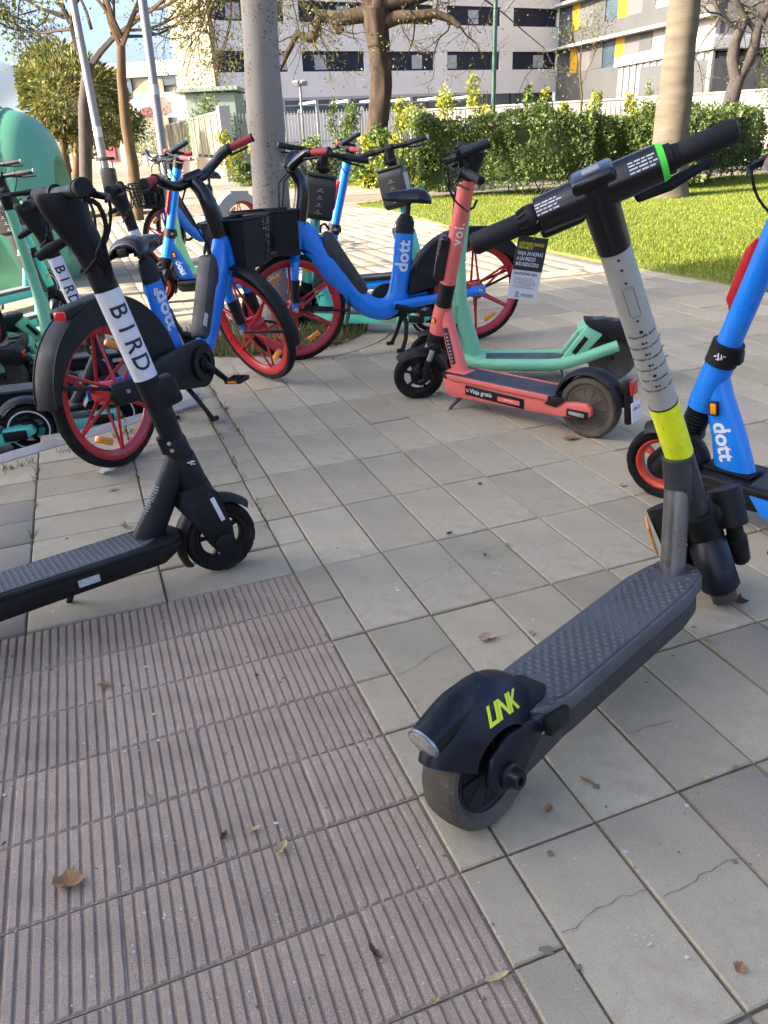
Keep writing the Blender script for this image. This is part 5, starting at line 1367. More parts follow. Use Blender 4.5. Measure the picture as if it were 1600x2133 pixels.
# --- pergola in front of the block
pg = Wall((-4.4, 47), (6.6, 51.5))
Pg = thing('pergola', 'white metal pergola frame in front of the apartment block', 'pergola', pg.A)
bpy.context.view_layer.update()
zt = atd(700, 207, 48.6).z
for s0 in np.arange(0, pg.L, 1.9):
    b = MB(); pg.box(b, s0, s0 + .14, -.1, zt, -.07, .07); bpart(b, 'post', 'whitemetal', Pg)
    b = MB(); pg.box(b, s0 + .02, s0 + .12, zt - .15, zt - .02, -3.0, 0); bpart(b, 'rafter', 'whitemetal', Pg)
b = MB(); pg.box(b, -.1, pg.L + .1, zt, zt + .13, -.06, .06); pg.box(b, -.1, pg.L + .1, zt - .28, zt - .22, -.05, .05); bpart(b, 'beam', 'whitemetal', Pg)
# --- grey wing with yellow panels, receding
wg = Wall((16.31, 74), (21.7, 54.7))
Wg = thing('apartment_building', 'grey concrete wing with yellow panels between its windows', 'building', wg.A)
bpy.context.view_layer.update()
zst = rows[2][0]
wz = [(zst - 3.0 * k + 3.0 * 2, zst - 3.0 * k + 3.0 * 2 - 1.75) for k in range(3)]
b = MB(); wg.box(b, 0, wg.L, -.2, 17, -10, -.3); bpart(b, 'core', 'concrete', Wg)
prev = 17.0
for (zt_, zb_) in wz + [(2.4, -.2)]:
    b = MB(); wg.box(b, 0, wg.L, zt_, prev, -.3, 0); bpart(b, 'facade_band', 'concrete', Wg); prev = zb_
for (zt_, zb_) in wz:
    b = MB(); wg.box(b, .05, wg.L + .3, zt_ + .03, zt_ + .22, .002, .75); bpart(b, 'canopy', 'band', Wg)
    s = .5; k = 0
    seq = [('glass', 1.5), ('yel', 1.15), ('greyshutter', 2.1), ('concrete', 1.8), ('glass', 1.6), ('yel', 1.2), ('greyshutter', 2.0), ('concrete', 1.5), ('frame', .5), ('yel', 1.2), ('greyshutter', 2.2), ('concrete', 3.0)]
    b = MB(); wg.box(b, 0, .5, zb_, zt_, -.29, -.05); bpart(b, 'pier', 'concrete', Wg)
    for m_, w_2 in seq:
        e = min(s + w_2, wg.L)
        if e - s < .1: break
        b = MB(); wg.box(b, s + .01, e - .01, zb_, zt_, -.28, -.05 if m_ == 'concrete' else -.12); bpart(b, {'glass': 'window', 'yel': 'yellow_panel', 'greyshutter': 'shutter', 'concrete': 'pier', 'frame': 'window'}[m_], m_, Wg); s = e
en = Wall((21.701, 54.7), (38, 59))
b = MB(); en.box(b, 0, en.L, -.2, 17, -9, -.01); bpart(b, 'end_wall', 'pink', Wg)
b = MB(); en.box(b, -.05, en.L, atd(1550, 97, 55).z - .5, atd(1550, 97, 55).z + .7, .0, .35); bpart(b, 'balcony_band', 'band', Wg)
# --- low pavilion with corrugated cladding and a glazed front
pv0, pv1, pv2 = atd(1287, 131, 42), atd(1487, 100, 34), atd(1640, 100, 36)
pa = Wall((pv0.x, pv0.y), (pv1.x, pv1.y)); pb = Wall((pv1.x + .001, pv1.y), (pv2.x, pv2.y))
Pv = thing('pavilion', 'low white pavilion with corrugated cladding and glazed front behind the garden wall', 'pavilion', pa.A)
bpy.context.view_layer.update()
ztop = pa.of((1480, 104))[1]
b = MB(); pa.box(b, 0, pa.L, -.1, ztop - .3, -4, -.12); bpart(b, 'core', 'concrete', Pv)
b = MB(); pa.box(b, -.15, pa.L + .15, ztop, ztop + .42, -4.5, .12, bev=.02); bpart(b, 'fascia', 'band', Pv)
n = 26
for k in range(n):
    s0, s1 = pa.L * k / n, pa.L * (k + 1) / n
    b = MB(); pa.box(b, s0 + .01, s1 - .01, -.1, ztop - .003, -.10, .0 if k % 2 else -.045); bpart(b, 'cladding_panel', 'clad', Pv)
b = MB(); pb.box(b, .1, pb.L, -.1, ztop - .3, -3.8, -.2); bpart(b, 'core', 'concrete', Pv)
b = MB(); pb.box(b, -.1, pb.L, ztop + .0, ztop + .42, -.5, .12, bev=.02); bpart(b, 'fascia', 'band', Pv)
for k in range(5):
    s0 = .35 + k * 1.28
    b = MB(); pb.box(b, s0, s0 + 1.22, .3, ztop - .20, -.16, -.12); w = bpart(b, 'window', 'paleglass' if k % 3 != 2 else 'glass', Pv)
    b = MB(); pb.box(b, s0 - .06, s0 + .04, .2, ztop - .10, -.15, -.02); pb.box(b, s0 + .04, s0 + 1.20, ztop - .19, ztop - .10, -.15, -.04); bpart(b, 'frame', 'frame', w)
# --- low garden wall with a ribbed section, in front of the pavilion
w0, w1, w2 = atd(890, 205, 31), atd(1310, 203, 29), atd(1660, 186, 26)
for A_, B_, nm, lb, rib in ((w0, w1, 'garden_wall', 'pale ribbed garden wall section left of the plain white wall', True), (w1, w2, 'garden_wall', 'plain white garden wall behind the clipped hedge and twin trunk tree', False)):
    gw = Wall((A_.x, A_.y), (B_.x, B_.y)); G = thing(nm, lb, 'wall', gw.A); bpy.context.view_layer.update()
    zt_ = atd(1310, 203, 29).z
    b = MB(); gw.box(b, 0, gw.L - .002, -.1, zt_ - .06, -.22, 0); bpart(b, 'wall_body', 'paint_w', G)
    b = MB(); gw.box(b, -.02, gw.L + .02, zt_ - .057, zt_, -.26, .04, bev=.01); bpart(b, 'coping', 'band', G)
    if rib:
        b = MB()
        for k in range(int(gw.L / .16)): gw.box(b, .08 * 2 * k + .02, .16 * k + .09, .0, zt_ - .1, .001, .02)
        o = bpart(b, 'wall_rib', 'paint_w', G); o['kind'] = 'stuff'
# --- white bar fence
def bar_fence(A_, B_, h, label, step=.11, post=2.5, m='whitemetal', r=.0085):
    f = Wall(A_, B_); Fn = thing('metal_fence', label, 'fence', f.A); bpy.context.view_layer.update()
    for k in range(int(f.L / post) + 1):
        b = MB(); f.box(b, k * post - .035, k * post + .035, -.1, h + .12, -.035, .035); bpart(b, 'post', m, Fn)
    b = MB()
    for z in (.18, h * .55, h - .02): f.box(b, .036, f.L, z - .02, z + .02, -.018, .018)
    bpart(b, 'rail', m, Fn)
    vs, fs = [], []
    for k in range(int(f.L / step)):
        p = f.A + f.d * (k * step + .05) + f.n * .03
        k0 = len(vs)
        for z in (.0, h + .06):
            for i in range(4): vs.append((p.x + r * (1, -1, -1, 1)[i], p.y + r * (1, 1, -1, -1)[i], z))
        for i in range(4): fs.append((k0 + i, k0 + (i + 1) % 4, k0 + 4 + (i + 1) % 4, k0 + 4 + i))
    o = raw_mesh('bar', vs, fs, m, None, kind='stuff'); o.parent = Fn; o.matrix_parent_inverse = Fn.matrix_world.inverted()
    return Fn
bar_fence((-4.4, 29.4), (1.2, 30.4), 2.0, 'white vertical bar fence between the grey trunk and the gnarled tree', post=2.2)
bar_fence((1.25, 30.4), (w0.x - .1, w0.y + .1), 1.75, 'white vertical bar fence behind the yellow shrubs')
# --- reed-screened fence on a peach retaining wall along the path
fA, fB = V((-4.75, 28.8, 0)), V((-36, 121, 0))
f = Wall((fA.x, fA.y), (fB.x, fB.y)); f.n = -f.n
f.M = Matrix(((f.d.x, f.n.x, 0, f.A.x), (f.d.y, f.n.y, 0, f.A.y), (0, 0, 1, 0), (0, 0, 0, 1)))
RW = thing('retaining_wall', 'low peach retaining wall beside the sloping path', 'wall', f.A); bpy.context.view_layer.update()
b = MB(); f.box(b, 0, f.L, -.2, .62, -.3, 0); bpart(b, 'wall_body', 'peach', RW)
b = MB(); f.box(b, 0, f.L, .622, .70, -.33, .03); bpart(b, 'coping', 'peach', RW)
FS = thing('screen_fence', 'white framed fence panels with dry reed screens above the peach wall', 'fence', f.A); bpy.context.view_layer.update()
for k in range(16):
    s0 = .25 + k * 3.1
    for ss in (s0, s0 + 1.5): b = MB(); f.box(b, ss - .04, ss + .04, .70, 2.22, -.18, -.10); bpart(b, 'post', 'whitemetal', FS)
    b = MB(); f.box(b, s0 + .05, s0 + 1.45, .80, 2.12, -.165, -.14); f.box(b, s0 + 1.55, s0 + 3.05, .80, 2.12, -.165, -.14); bpart(b, 'reed_panel', 'reed', FS)
    b = MB(); f.box(b, s0 + .05, s0 + 3.05, 2.13, 2.20, -.17, -.11); bpart(b, 'top_rail', 'whitemetal', FS)
b = MB(); f.box(b, -.28, .20, -.1, 2.30, -.26, .10, bev=.01); o = bpart(b, 'gate_post', 'band', FS)
# --- pale green transformer kiosk
kp0, kp1 = atd(384, 190, 37), atd(487, 186, 37)
Kk = thing('transformer_kiosk', 'pale green utility kiosk with a flat overhanging roof behind the reed fence', 'kiosk', (kp0.x, 37, 0)); bpy.context.view_layer.update()
kw, kz = kp1.x - kp0.x, kp0.z
b = MB(); b.box((kp0.x + kw / 2, 38.4, kz / 2 - .1), (kw, 2.8, kz), bev=.01); bpart(b, 'wall', 'kiosk', Kk)
b = MB(); b.box((kp0.x + kw / 2 - .1, 38.4, kz + .02), (kw + .6, 3.3, .16), bev=.02); bpart(b, 'roof', 'kiosk', Kk)
for k in range(5):
    b = MB(); b.box((kp0.x - .012, 37.3 + k * .5, kz * .42), (.02, .42, kz * .7), bev=.004); bpart(b, 'louvre_panel', 'kiosk', Kk)
# --- far white building with billboard at the end of the path
fb = Wall((-24.5, 78), (-13.0, 66)); fb = Wall((-23.2, 72), (-12.9, 70))
FB = thing('office_building', 'far white building with glass bands at the end of the path', 'building', fb.A); bpy.context.view_layer.update()
zz = [fb.of((300, y))[1] for y in (128, 160, 165, 195, 236, 262, 275, 330)]
b = MB(); fb.box(b, 0, fb.L, zz[1], zz[0], -.5, .15); bpart(b, 'parapet', 'band', FB)
b = MB(); fb.box(b, 0, fb.L, -.2, zz[1] - .01, -10, -.4); bpart(b, 'core', 'paint_w', FB)
b = MB(); fb.box(b, 0, 4.6, zz[3], zz[1] - .02, -.39, -.1); bpart(b, 'window', 'glass', FB)
b = MB(); fb.box(b, 7.4, fb.L, zz[3] + .5, zz[1] - .02, -.39, -.1); bpart(b, 'window', 'glass', FB)
b = MB(); fb.box(b, .3, 3.6, zz[5], zz[4], -.39, -.1); bpart(b, 'window', 'glass', FB)
b = MB(); b.prism([(4.7, zz[6] - 1), (4.7, zz[3] + .2), (5.5, zz[3] + .7), (6.2, zz[1] - .05), (7.35, zz[1] - .05), (7.35, zz[6] - 1)], -.38, -.05, 'xz', M=fb.M); bpart(b, 'tan_fin', 'tan', FB)
b = MB(); fb.box(b, 1.2, 2.1, .2, 2.3, -.38, -.2); bpart(b, 'door_poster', 'redgrip', FB)
b = MB(); fb.box(b, 3.2, 3.9, -.1, 2.5, -.38, -.25); bpart(b, 'door', 'frame', FB)
bl = Wall((-14.4, 55), (-11.9, 55.4))
BB = thing('billboard', 'advertising hoarding with a pink semicircle behind the fence', 'billboard', bl.A); bpy.context.view_layer.update()
zb0, zb1 = atd(320, 246, 55).z, atd(320, 192, 55).z
K['bbsky'] = mat('billboard_print', (.50, .56, .64), .6, var=.35, vscale=1.2); K['bbpink'] = mat('billboard_pink', (.50, .13, .20), .6); K['bbskin'] = mat('billboard_warm_print', (.55, .33, .24), .6, var=.3, vscale=1.5)
b = MB(); bl.box(b, 0, bl.L, zb0, zb1, -.06, 0); bpart(b, 'board', 'bbsky', BB)
pts = [(.05, zb0 + .02)] + [(.75 + .70 * math.cos(R(a)), zb0 + .02 + .62 * math.sin(R(a))) for a in range(180, -1, -12)]
b = MB(); b.prism(pts, .002, .006, 'xz', M=bl.M); bpart(b, 'print', 'bbpink', BB)
b = MB(); b.prism([(1.35, zb0 + .6), (1.6, zb0 + 1.15), (1.9, zb0 + 1.2), (2.15, zb0 + .9), (2.2, zb0 + .3), (1.6, zb0 + .1)], .002, .005, 'xz', M=bl.M); bpart(b, 'print', 'bbskin', BB)
for s_ in (.2, 2.2): b = MB(); bl.box(b, s_, s_ + .1, -.1, zb0, -.05, 0); bpart(b, 'post', 'greymetal', BB)
# --- brick apartment house and hills beyond the container
ob = Wall((-58, 100), (-51.2, 100)); OB = thing('apartment_house', 'orange brick apartment house far beyond the green container', 'building', ob.A); bpy.context.view_layer.update()
hz = atd(12, 178, 100).z
for k in range(3):
    b = MB(); ob.box(b, 0, ob.L - k * .5, hz - 3.2 * (k + 1) + .25, hz - 3.2 * k, -8, 0); bpart(b, 'storey', 'brickfar', OB)
    b = MB(); ob.box(b, -.4, ob.L - k * .5 + .9, hz - 3.2 * (k + 1), hz - 3.2 * (k + 1) + .24, -8, 1.2); bpart(b, 'balcony', 'paint_w', OB)
b = MB(); ob.box(b, -.2, ob.L - .8, hz, hz + .5, -7, -.5); bpart(b, 'roof', 'paint_w', OB)
b = MB(); ob.box(b, 0, ob.L - 2, -.2, hz - 9.6, -8, 0); bpart(b, 'wall', 'paint_w', OB)
pts = []
hb = bmesh.new(); g = []
for i in range(61):
    x = -2600 + i * 70; row_ = []
    for j, (yy, f_) in enumerate(((2300, 0), (2600, .55), (2900, 1), (3400, .6))):
        h_ = 40 + 215 * math.exp(-((x + 1180) / 330) ** 2) + 120 * math.exp(-((x + 1900) / 500) ** 2) + 70 * math.exp(-((x - 400) / 900) ** 2) + 14 * math.sin(x * .013) + 9 * math.sin(x * .031 + 1)
        row_.append(hb.verts.new((x, yy + 60 * math.sin(x * .01), -5 + h_ * f_)))
    g.append(row_)
for i in range(60):
    for j in range(3): hb.faces.new((g[i][j], g[i + 1][j], g[i + 1][j + 1], g[i][j + 1]))
me = bpy.data.meshes.new('hills'); hb.to_mesh(me); hb.free(); tag(link_mesh('hills', me, 'hill'), kind='structure')
# --- unseen apartment block, added so its shadow covers the foreground
sh = Wall((-14, -22), (-14, -.45))
SB = thing('shade_block', 'unseen tall cream apartment block added to shade the foreground', 'building', (-14, 0, 0)); bpy.context.view_layer.update()
b = MB(); sh.box(b, 0, sh.L, -.2, 15, -9, 0); bpart(b, 'wall', 'paint_w', SB)
b = MB(); sh.box(b, -.3, sh.L, 15, 15.4, -9.2, .3); bpart(b, 'roof', 'band', SB)
for k in range(4):
    for q in range(7):
        b = MB(); sh.box(b, 1 + q * 3.1, 2.5 + q * 3.1, 1.5 + 3.4 * k, 3.0 + 3.4 * k, .002, .06); w = bpart(b, 'window', 'glass', SB)
        b = MB(); sh.box(b, .95 + q * 3.1, 2.55 + q * 3.1, 1.40 + 3.4 * k, 1.495 + 3.4 * k, .002, .12); bpart(b, 'sill', 'band', w)

# ================================================================== trees, shrubs, hedge
K['bark_grey'] = mat('smooth_grey_bark', (.265, .232, .188), .85, var=.16, vscale=2.2, dirt=.25, dcol=(.15, .13, .105), dscale=3, bump=.5, bscale=26, stretch=(1, 1, .55))
K['barkpit'] = mat('bark_lenticel', (.05, .043, .036), .9)
K['bark_rough'] = mat('rough_brown_bark', (.052, .036, .023), .92, var=.5, vscale=9, bump=1.0, bscale=16, stretch=(1, 1, .22), dirt=.4, dcol=(.022, .016, .012), dscale=7, spec=.2)
K['bark_tan'] = mat('tan_bark', (.105, .068, .036), .92, var=.4, vscale=8, bump=1.0, bscale=22, stretch=(1, 1, .2), dirt=.4, dcol=(.04, .028, .018), dscale=7, spec=.2)
K['bark_dark'] = mat('dark_bark', (.055, .041, .032), .9, var=.3, vscale=8, bump=.7, bscale=25, stretch=(1, 1, .3))
K['palmbark'] = mat('palm_trunk_bark', (.118, .094, .066), .92, var=.22, vscale=1.2, bump=.45, bscale=14, stretch=(.8, .8, 6), dirt=.75, dcol=(.046, .041, .037), dscale=.75, spec=.2)
def leafmat(name, cols, trans=.3): return mat(name, cols[0], .55, island=cols, trans=trans, spec=.35)
K['leaf_hedge'] = leafmat('hedge_leaves', ((.022, .045, .008), (.05, .085, .014), (.095, .135, .025), (.19, .215, .07)))
K['leaf_yellow'] = leafmat('yellow_green_leaves', ((.08, .12, .012), (.22, .25, .02), (.38, .36, .03), (.46, .42, .06)))
K['leaf_mid'] = leafmat('mid_green_leaves', ((.03, .06, .010), (.06, .11, .016), (.13, .18, .03), (.22, .24, .05)))
K['leaf_olive'] = leafmat('olive_leaves', ((.06, .085, .02), (.12, .15, .03), (.20, .22, .05), (.30, .28, .10)), .4)
K['leaf_gold'] = leafmat('gold_tinged_leaves', ((.03, .046, .010), (.075, .09, .016), (.15, .145, .03), (.25, .20, .06)), .35)
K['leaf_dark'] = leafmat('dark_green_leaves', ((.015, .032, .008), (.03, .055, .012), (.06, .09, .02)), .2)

def leaves(name, pts, size, m, parent=None, seed=1, aspect=.5, droop=.3, flat=0.0):
    """leaf-sized folded quads: pts (n,3)"""
    r = np.random.default_rng(seed); P_ = np.asarray(pts, np.float32); n = len(P_)
    a = r.normal(size=(n, 3)).astype(np.float32); a[:, 2] = a[:, 2] * (1 - flat) - droop; a /= np.linalg.norm(a, axis=1)[:, None]
    b = r.normal(size=(n, 3)).astype(np.float32); b -= a * np.sum(a * b, 1)[:, None]; b /= np.linalg.norm(b, axis=1)[:, None]
    c = np.cross(a, b)
    s = (np.asarray(size) * r.uniform(.55, 1.35, n)).astype(np.float32)[:, None]
    tip, mid = P_ + a * s, P_ + a * s * .48
    v = np.stack([P_, mid + b * s * aspect * .5 + c * s * .08, tip, mid - b * s * aspect * .5 + c * s * .08], 1)
    i0 = np.arange(n)[:, None] * 4
    f = np.concatenate([i0 + np.array([0, 1, 2]), i0 + np.array([0, 2, 3])], 0)
    return raw_mesh(name, v.reshape(-1, 3), f, m, parent)
def blob_pts(c, rad, n, seed, shell=.55, lump=.35):
    """points in the outer part of a lumpy ellipsoid"""
    r = np.random.default_rng(seed); d = r.normal(size=(n, 3)); d /= np.linalg.norm(d, axis=1)[:, None]
    k = r.normal(size=(7, 3)); k /= np.linalg.norm(k, axis=1)[:, None]
    l_ = 1 + lump * np.max(np.clip(d @ k.T - .55, 0, 1), 1) * 2 - lump * .5
    t = r.uniform(shell ** 3, 1, n) ** (1 / 3)
    return np.array(c) + d * (t * l_)[:, None] * np.array(rad)
def limb(b, pts, r0, r1, n=7):
    m = len(pts); b.tube(pts, [r0 + (r1 - r0) * k / (m - 1) for k in range(m)], n)
def twigs(b, start, d, L, r, depth, rg_, tips, spread=.6, gnarl=.25, n=5, up_=.15, split=3):
    """recursive crooked branches"""
    p = V(start); d = V(d).normalized(); pts = [p.copy()]; seg = 4
    for k in range(seg):
        d = (d + V((rg_.gauss(0, gnarl), rg_.gauss(0, gnarl), rg_.gauss(up_ * .3, gnarl)))).normalized()
        p = p + d * (L / seg); pts.append(p.copy())
    limb(b, pts, r, r * .55, max(3, n))
    if depth == 0: tips.extend(pts[1:]); return
    for k in range(split):
        q = pts[rg_.randint(2, seg)]
        nd = (d + V((rg_.gauss(0, spread), rg_.gauss(0, spread), rg_.gauss(up_, spread)))).normalized()
        twigs(b, q, nd, L * rg_.uniform(.55, .85), r * .5, depth - 1, rg_, tips, spread, gnarl, max(3, n - 1), up_, split)
def around(tips, n, rad, seed):
    r = np.random.default_rng(seed); T_ = np.array([tuple(t) for t in tips]); return T_[r.integers(0, len(T_), n)] + r.normal(size=(n, 3)) * rad

# --- the smooth grey trunk in the round bed
T1 = thing('street_tree', 'smooth grey speckled tree trunk growing in the round paving bed', 'tree', BED)
tb0, tb1 = gnd(572, 690), atd(545, 0, 5.57)
b = MB(); d_ = (tb1 - tb0)
path, rad = [], []
for k in range(26):
    t = k / 25 * 2.1
    path.append(tb0 - BED + d_ * t + V((.012 * math.sin(t * 5), .01 * math.cos(t * 4), 0))); rad.append((.128 - .020 * min(t, 1.05)) + .045 * math.exp(-t * 16) + .003 * math.sin(k * 1.7))
b.tube(path, rad, 40); tk = b.build('trunk', 'bark_grey', T1, ang=180)
from mathutils import noise as _nz
def uneven(o, amp, sc, zs=.35):
    for v in o.data.vertices:
        k = _nz.noise(V((v.co.x * sc, v.co.y * sc, v.co.z * sc * zs))) + .5 * _nz.noise(V((v.co.x * sc * 2.7, v.co.y * sc * 2.7, v.co.z * sc * zs * 3)))
        d = V((v.normal.x, v.normal.y, 0)); v.co += d * (amp * k)
uneven(tk, .011, 5)
r_ = random.Random(5); vs, fs = [], []
for k in range(1800):
    t = r_.random() * 1.05; i = t / 2.1 * 25; i0 = int(i); f_ = i - i0
    p = path[i0].lerp(path[i0 + 1], f_); rr = rad[i0] * (1 - f_) + rad[i0 + 1] * f_ + .0006
    th = r_.uniform(0, math.tau); big = r_.random() < .06
    w, h = (r_.uniform(.002, .007), r_.uniform(.0015, .006)) if not big else (r_.uniform(.009, .020), r_.uniform(.003, .006)); k0 = len(vs)
    for q in range(6):
        a = q * math.tau / 6; x, z = w * math.cos(a) * r_.uniform(.6, 1.1), h * math.sin(a) * r_.uniform(.6, 1.2)
        vs.append((p.x + rr * math.cos(th + x / rr), p.y + rr * math.sin(th + x / rr), p.z + z))
    fs += [(k0, k0 + 1, k0 + 2), (k0, k0 + 2, k0 + 3), (k0, k0 + 3, k0 + 4), (k0, k0 + 4, k0 + 5)]
o = raw_mesh('bark_mark', vs, fs, 'barkpit', T1); o['kind'] = 'stuff'
b = MB(); tips = []; rg1 = random.Random(21)
for k in range(5):
    a = k * math.tau / 5 + .4; twigs(b, path[-1] - V((0, 0, .1)), (math.cos(a), math.sin(a), .9), 1.5, .07, 2, rg1, tips, .5, .15, 6)
b.build('limb', 'bark_grey', T1)
leaves('crown', around(tips, 2600, .22, 2), .10, 'leaf_mid', T1, 3)
# --- weeds in the bed
wp = [(BED.x + rr * math.cos(a), BED.y + rr * math.sin(a), .004) for rr, a in ((BEDR * math.sqrt(rnd.random()), rnd.uniform(0, math.tau)) for _ in range(2600)) if rr > .19 and (math.cos(a - 5.4) > -.2 or rnd.random() < .35)]
K['weed'] = leafmat('weeds', ((.05, .075, .015), (.10, .14, .02), (.17, .17, .05), (.20, .15, .07)), .3)
blades('weeds', wp, .085, .0042, 'weed', lean_=.9)
leaves('bed_leaf_litter', [(p[0], p[1], .014) for p in wp[:500]], .035, 'leaf_gold', None, 9, flat=.8)['kind'] = 'stuff'
tag(bpy.data.objects['weeds'], kind='stuff')
leaves('lawn_leaf_litter', [(x, y, .03) for x, y in LAWN_LITTER], .055, 'leaf_gold', None, 19, flat=.9)['kind'] = 'stuff'
# weeds in paving joints
jp = []
for (u0, v0, u1, v1, n) in ((-.10, -1.75, -.10, .1, 230), (0.0, -2.2, 0.0, -.85, 190), (-.50, -1.5, -.50, .2, 160), (-.9, -1.0, -.9, .1, 80)):
    for k in range(n):
        t = rnd.random() ** 1.3; cl = math.sin(t * 23 + u0 * 9) > -.2
        if cl: q = guv(u0 + (u1 - u0) * t + rnd.gauss(0, .006), v0 + (v1 - v0) * t + rnd.gauss(0, .01)); jp.append((q.x, q.y, -.004))
for k in range(420):
    t = rnd.random(); q = V((-1.95, 3.03, 0)).lerp(V((-1.0, 3.93, 0)), t); 
    if math.sin(t * 31) > .1: jp.append((q.x + .075 + abs(rnd.gauss(0, .03)), q.y - .075 - abs(rnd.gauss(0, .03)), 0))
blades('joint_weeds', jp, .028, .0018, 'weed', lean_=1.0)
tag(bpy.data.objects['joint_weeds'], kind='stuff')

# --- palm
PB = gnd(1385, 412); Pm = thing('palm_tree', 'stout smooth palm trunk on the lawn in front of the clipped hedge', 'palm tree', PB)
pt = atd(1426, 0, PB.y) - PB
b = MB(); path, rad = [], []
for k in range(60):
    t = k / 59 * 2.3; path.append(pt * t); rad.append(.235 + .155 * math.exp(-t * 2.6) + .04 * math.exp(-t * 25) + .0015 * math.sin(k * 2.4))
b.tube(path, rad, 32, res=2); uneven(b.build('trunk', 'palmbark', Pm, ang=180), .022, 2.2, .8)
top = path[-1]
for k in range(22):
    a = k * 2.4; e = rnd.uniform(-.3, 1.0); pts = []
    for q in range(7):
        t = q / 6 * 2.6; pts.append(top + V((math.cos(a) * t * math.cos(e), math.sin(a) * t * math.cos(e), math.sin(e) * t - .22 * t * t)))
    fr_ = bmesh.new(); fb_ = MB(); fb_.tube(pts, [.03, .026, .022, .018, .014, .01, .006], 5)
    for q in range(42):
        t = .12 + .88 * q / 41; i = min(int(t * 6), 5); f2 = t * 6 - i; p = pts[i].lerp(pts[i + 1], f2); d = (pts[i + 1] - pts[i]).normalized(); sdv = V((-math.sin(a), math.cos(a), 0))
        for s in (-1, 1):
            e2 = p + (sdv * s * .55 + d * .35 + V((0, 0, -.28))) * (.9 - .5 * t); w2 = d * .018
            v_ = [fb_.bm.verts.new(x) for x in (p - w2, p + w2, e2)]; fb_.bm.faces.new(v_)
    fb_.build('frond', 'leaf_mid', Pm, smooth=False)

# --- gnarled tree
gy = 23.0; GB = gnd(787, 388); gy = GB.y
Gt = thing('gnarled_tree', 'gnarled bare tree with a thick furrowed trunk and crooked horizontal limbs', 'tree', GB)
A3 = lambda x, y, dy=0: atd(x, y, gy + dy) - GB
b = MB()
b.tube([V((0, 0, -.1)), A3(784, 340), A3(786, 260), A3(795, 180), A3(790, 110), A3(785, 60), A3(783, 20)], [.40, .30, .275, .255, .255, .31, .36], 28, res=5)
for da in range(5):
    a = da * 1.25; b.tube([V((math.cos(a) * .12, math.sin(a) * .12, .8)), V((math.cos(a) * .30, math.sin(a) * .30, .15)), V((math.cos(a) * .46, math.sin(a) * .46, -.1))], [.10, .13, .10], 7)
uneven(b.build('trunk', 'bark_rough', Gt, ang=60), .05, 3.5, .25)
b = MB(); tips = []; rg2 = random.Random(4)
L1 = [(778, 28), (755, 30), (710, 38), (665, 33), (660, 58), (652, 80), (632, 78), (620, 68), (600, 108), (588, 135), (574, 162)]
limb(b, [A3(*p, .3 * i / 10) for i, p in enumerate(L1)], .20, .035, 9)
limb(b, [A3(750, 34), A3(715, 42), A3(695, 50), A3(705, 64), A3(716, 58)], .12, .09, 8)
R1 = [(785, 55), (800, 45), (830, 36), (865, 34), (905, 28), (940, 40), (958, 55)]
limb(b, [A3(*p, -.4 * i / 6) for i, p in enumerate(R1)], .20, .06, 9)
limb(b, [A3(780, 20), A3(810, 8), A3(850, 2), A3(895, -12), A3(950, -40)], .22, .08, 9)
limb(b, [A3(782, 15), A3(760, -15), A3(720, -35), A3(660, -60)], .22, .07, 9)
limb(b, [A3(785, 20), A3(790, -30), A3(800, -90), A3(780, -160)], .26, .10, 9)
b.build('limb', 'bark_rough', Gt, ang=60)
b = MB()
for (x, y, dx, dz, L) in ((665, 33, -.5, -.3, .9), (632, 78, -.6, -.1, .8), (600, 108, -.6, -.2, .8), (652, 80, .2, -.8, .7), (588, 135, -.4, -.6, .7), (700, 45, -.2, -.8, .9), (690, 40, -.1, .8, 1.0),
                          (830, 36, .3, -.8, 1.0), (865, 34, .2, -.8, 1.1), (905, 28, .5, -.7, 1.2), (940, 40, .7, -.5, 1.1), (958, 55, .8, -.6, 1.2), (895, -12, .6, -.3, 1.3), (950, -40, .8, -.4, 1.6), (850, 2, .3, -.6, 1.2),
                          (760, -15, -.5, -.3, 1.2), (720, -35, -.6, -.3, 1.4), (660, -60, -.8, -.2, 1.7), (800, -90, .5, .2, 1.6), (780, -160, -.3, .5, 1.6), (950, 30, .9, .2, 1.2), (905, 20, .6, .5, 1.2), (930, -20, .9, -.25, 2.2), (960, -30, 1.0, -.2, 2.6), (640, -40, -1, -.25, 2.2)):
    twigs(b, A3(x, y, rg2.uniform(-.4, .4)), (dx, rg2.gauss(0, .5), dz), L, .022, 2, rg2, tips, .75, .34, 4, -.05, 3)
o = b.build('twig', 'bark_rough', Gt); o['kind'] = 'stuff'
leaves('leaf_clump', around(tips, 1500, .10, 8), .065, 'leaf_olive', Gt, 5)
# --- twin trunk tree at the right
TB = atd(1512, 246, 24.0); TB = V((TB.x, TB.y, 0)); TT = thing('twin_trunk_tree', 'dark tree forking into two sinuous trunks before the white garden wall', 'tree', TB)
A4 = lambda x, y, dy=0: atd(x, y, TB.y + dy) - TB
b = MB()
limb(b, [V((-.15, 0, -.05)), A4(1516, 240), A4(1528, 190), A4(1538, 160)], .24, .19, 12)
limb(b, [A4(1535, 172), A4(1526, 120), A4(1532, 85), A4(1545, 55), A4(1552, 38), A4(1535, 10), A4(1520, -30)], .17, .09, 10)
limb(b, [A4(1538, 165), A4(1558, 130), A4(1572, 95), A4(1578, 60), A4(1592, 30), A4(1605, 0), A4(1630, -50)], .16, .10, 10)
limb(b, [A4(1536, 58), A4(1515, 42), A4(1498, 28), A4(1490, 5), A4(1480, -30)], .075, .05, 8)
limb(b, [A4(1575, 65), A4(1560, 45), A4(1550, 30), A4(1568, 20)], .07, .045, 8)
b.build('trunk', 'bark_dark', TT, ang=60)
b = MB(); tips = []; rg3 = random.Random(9)
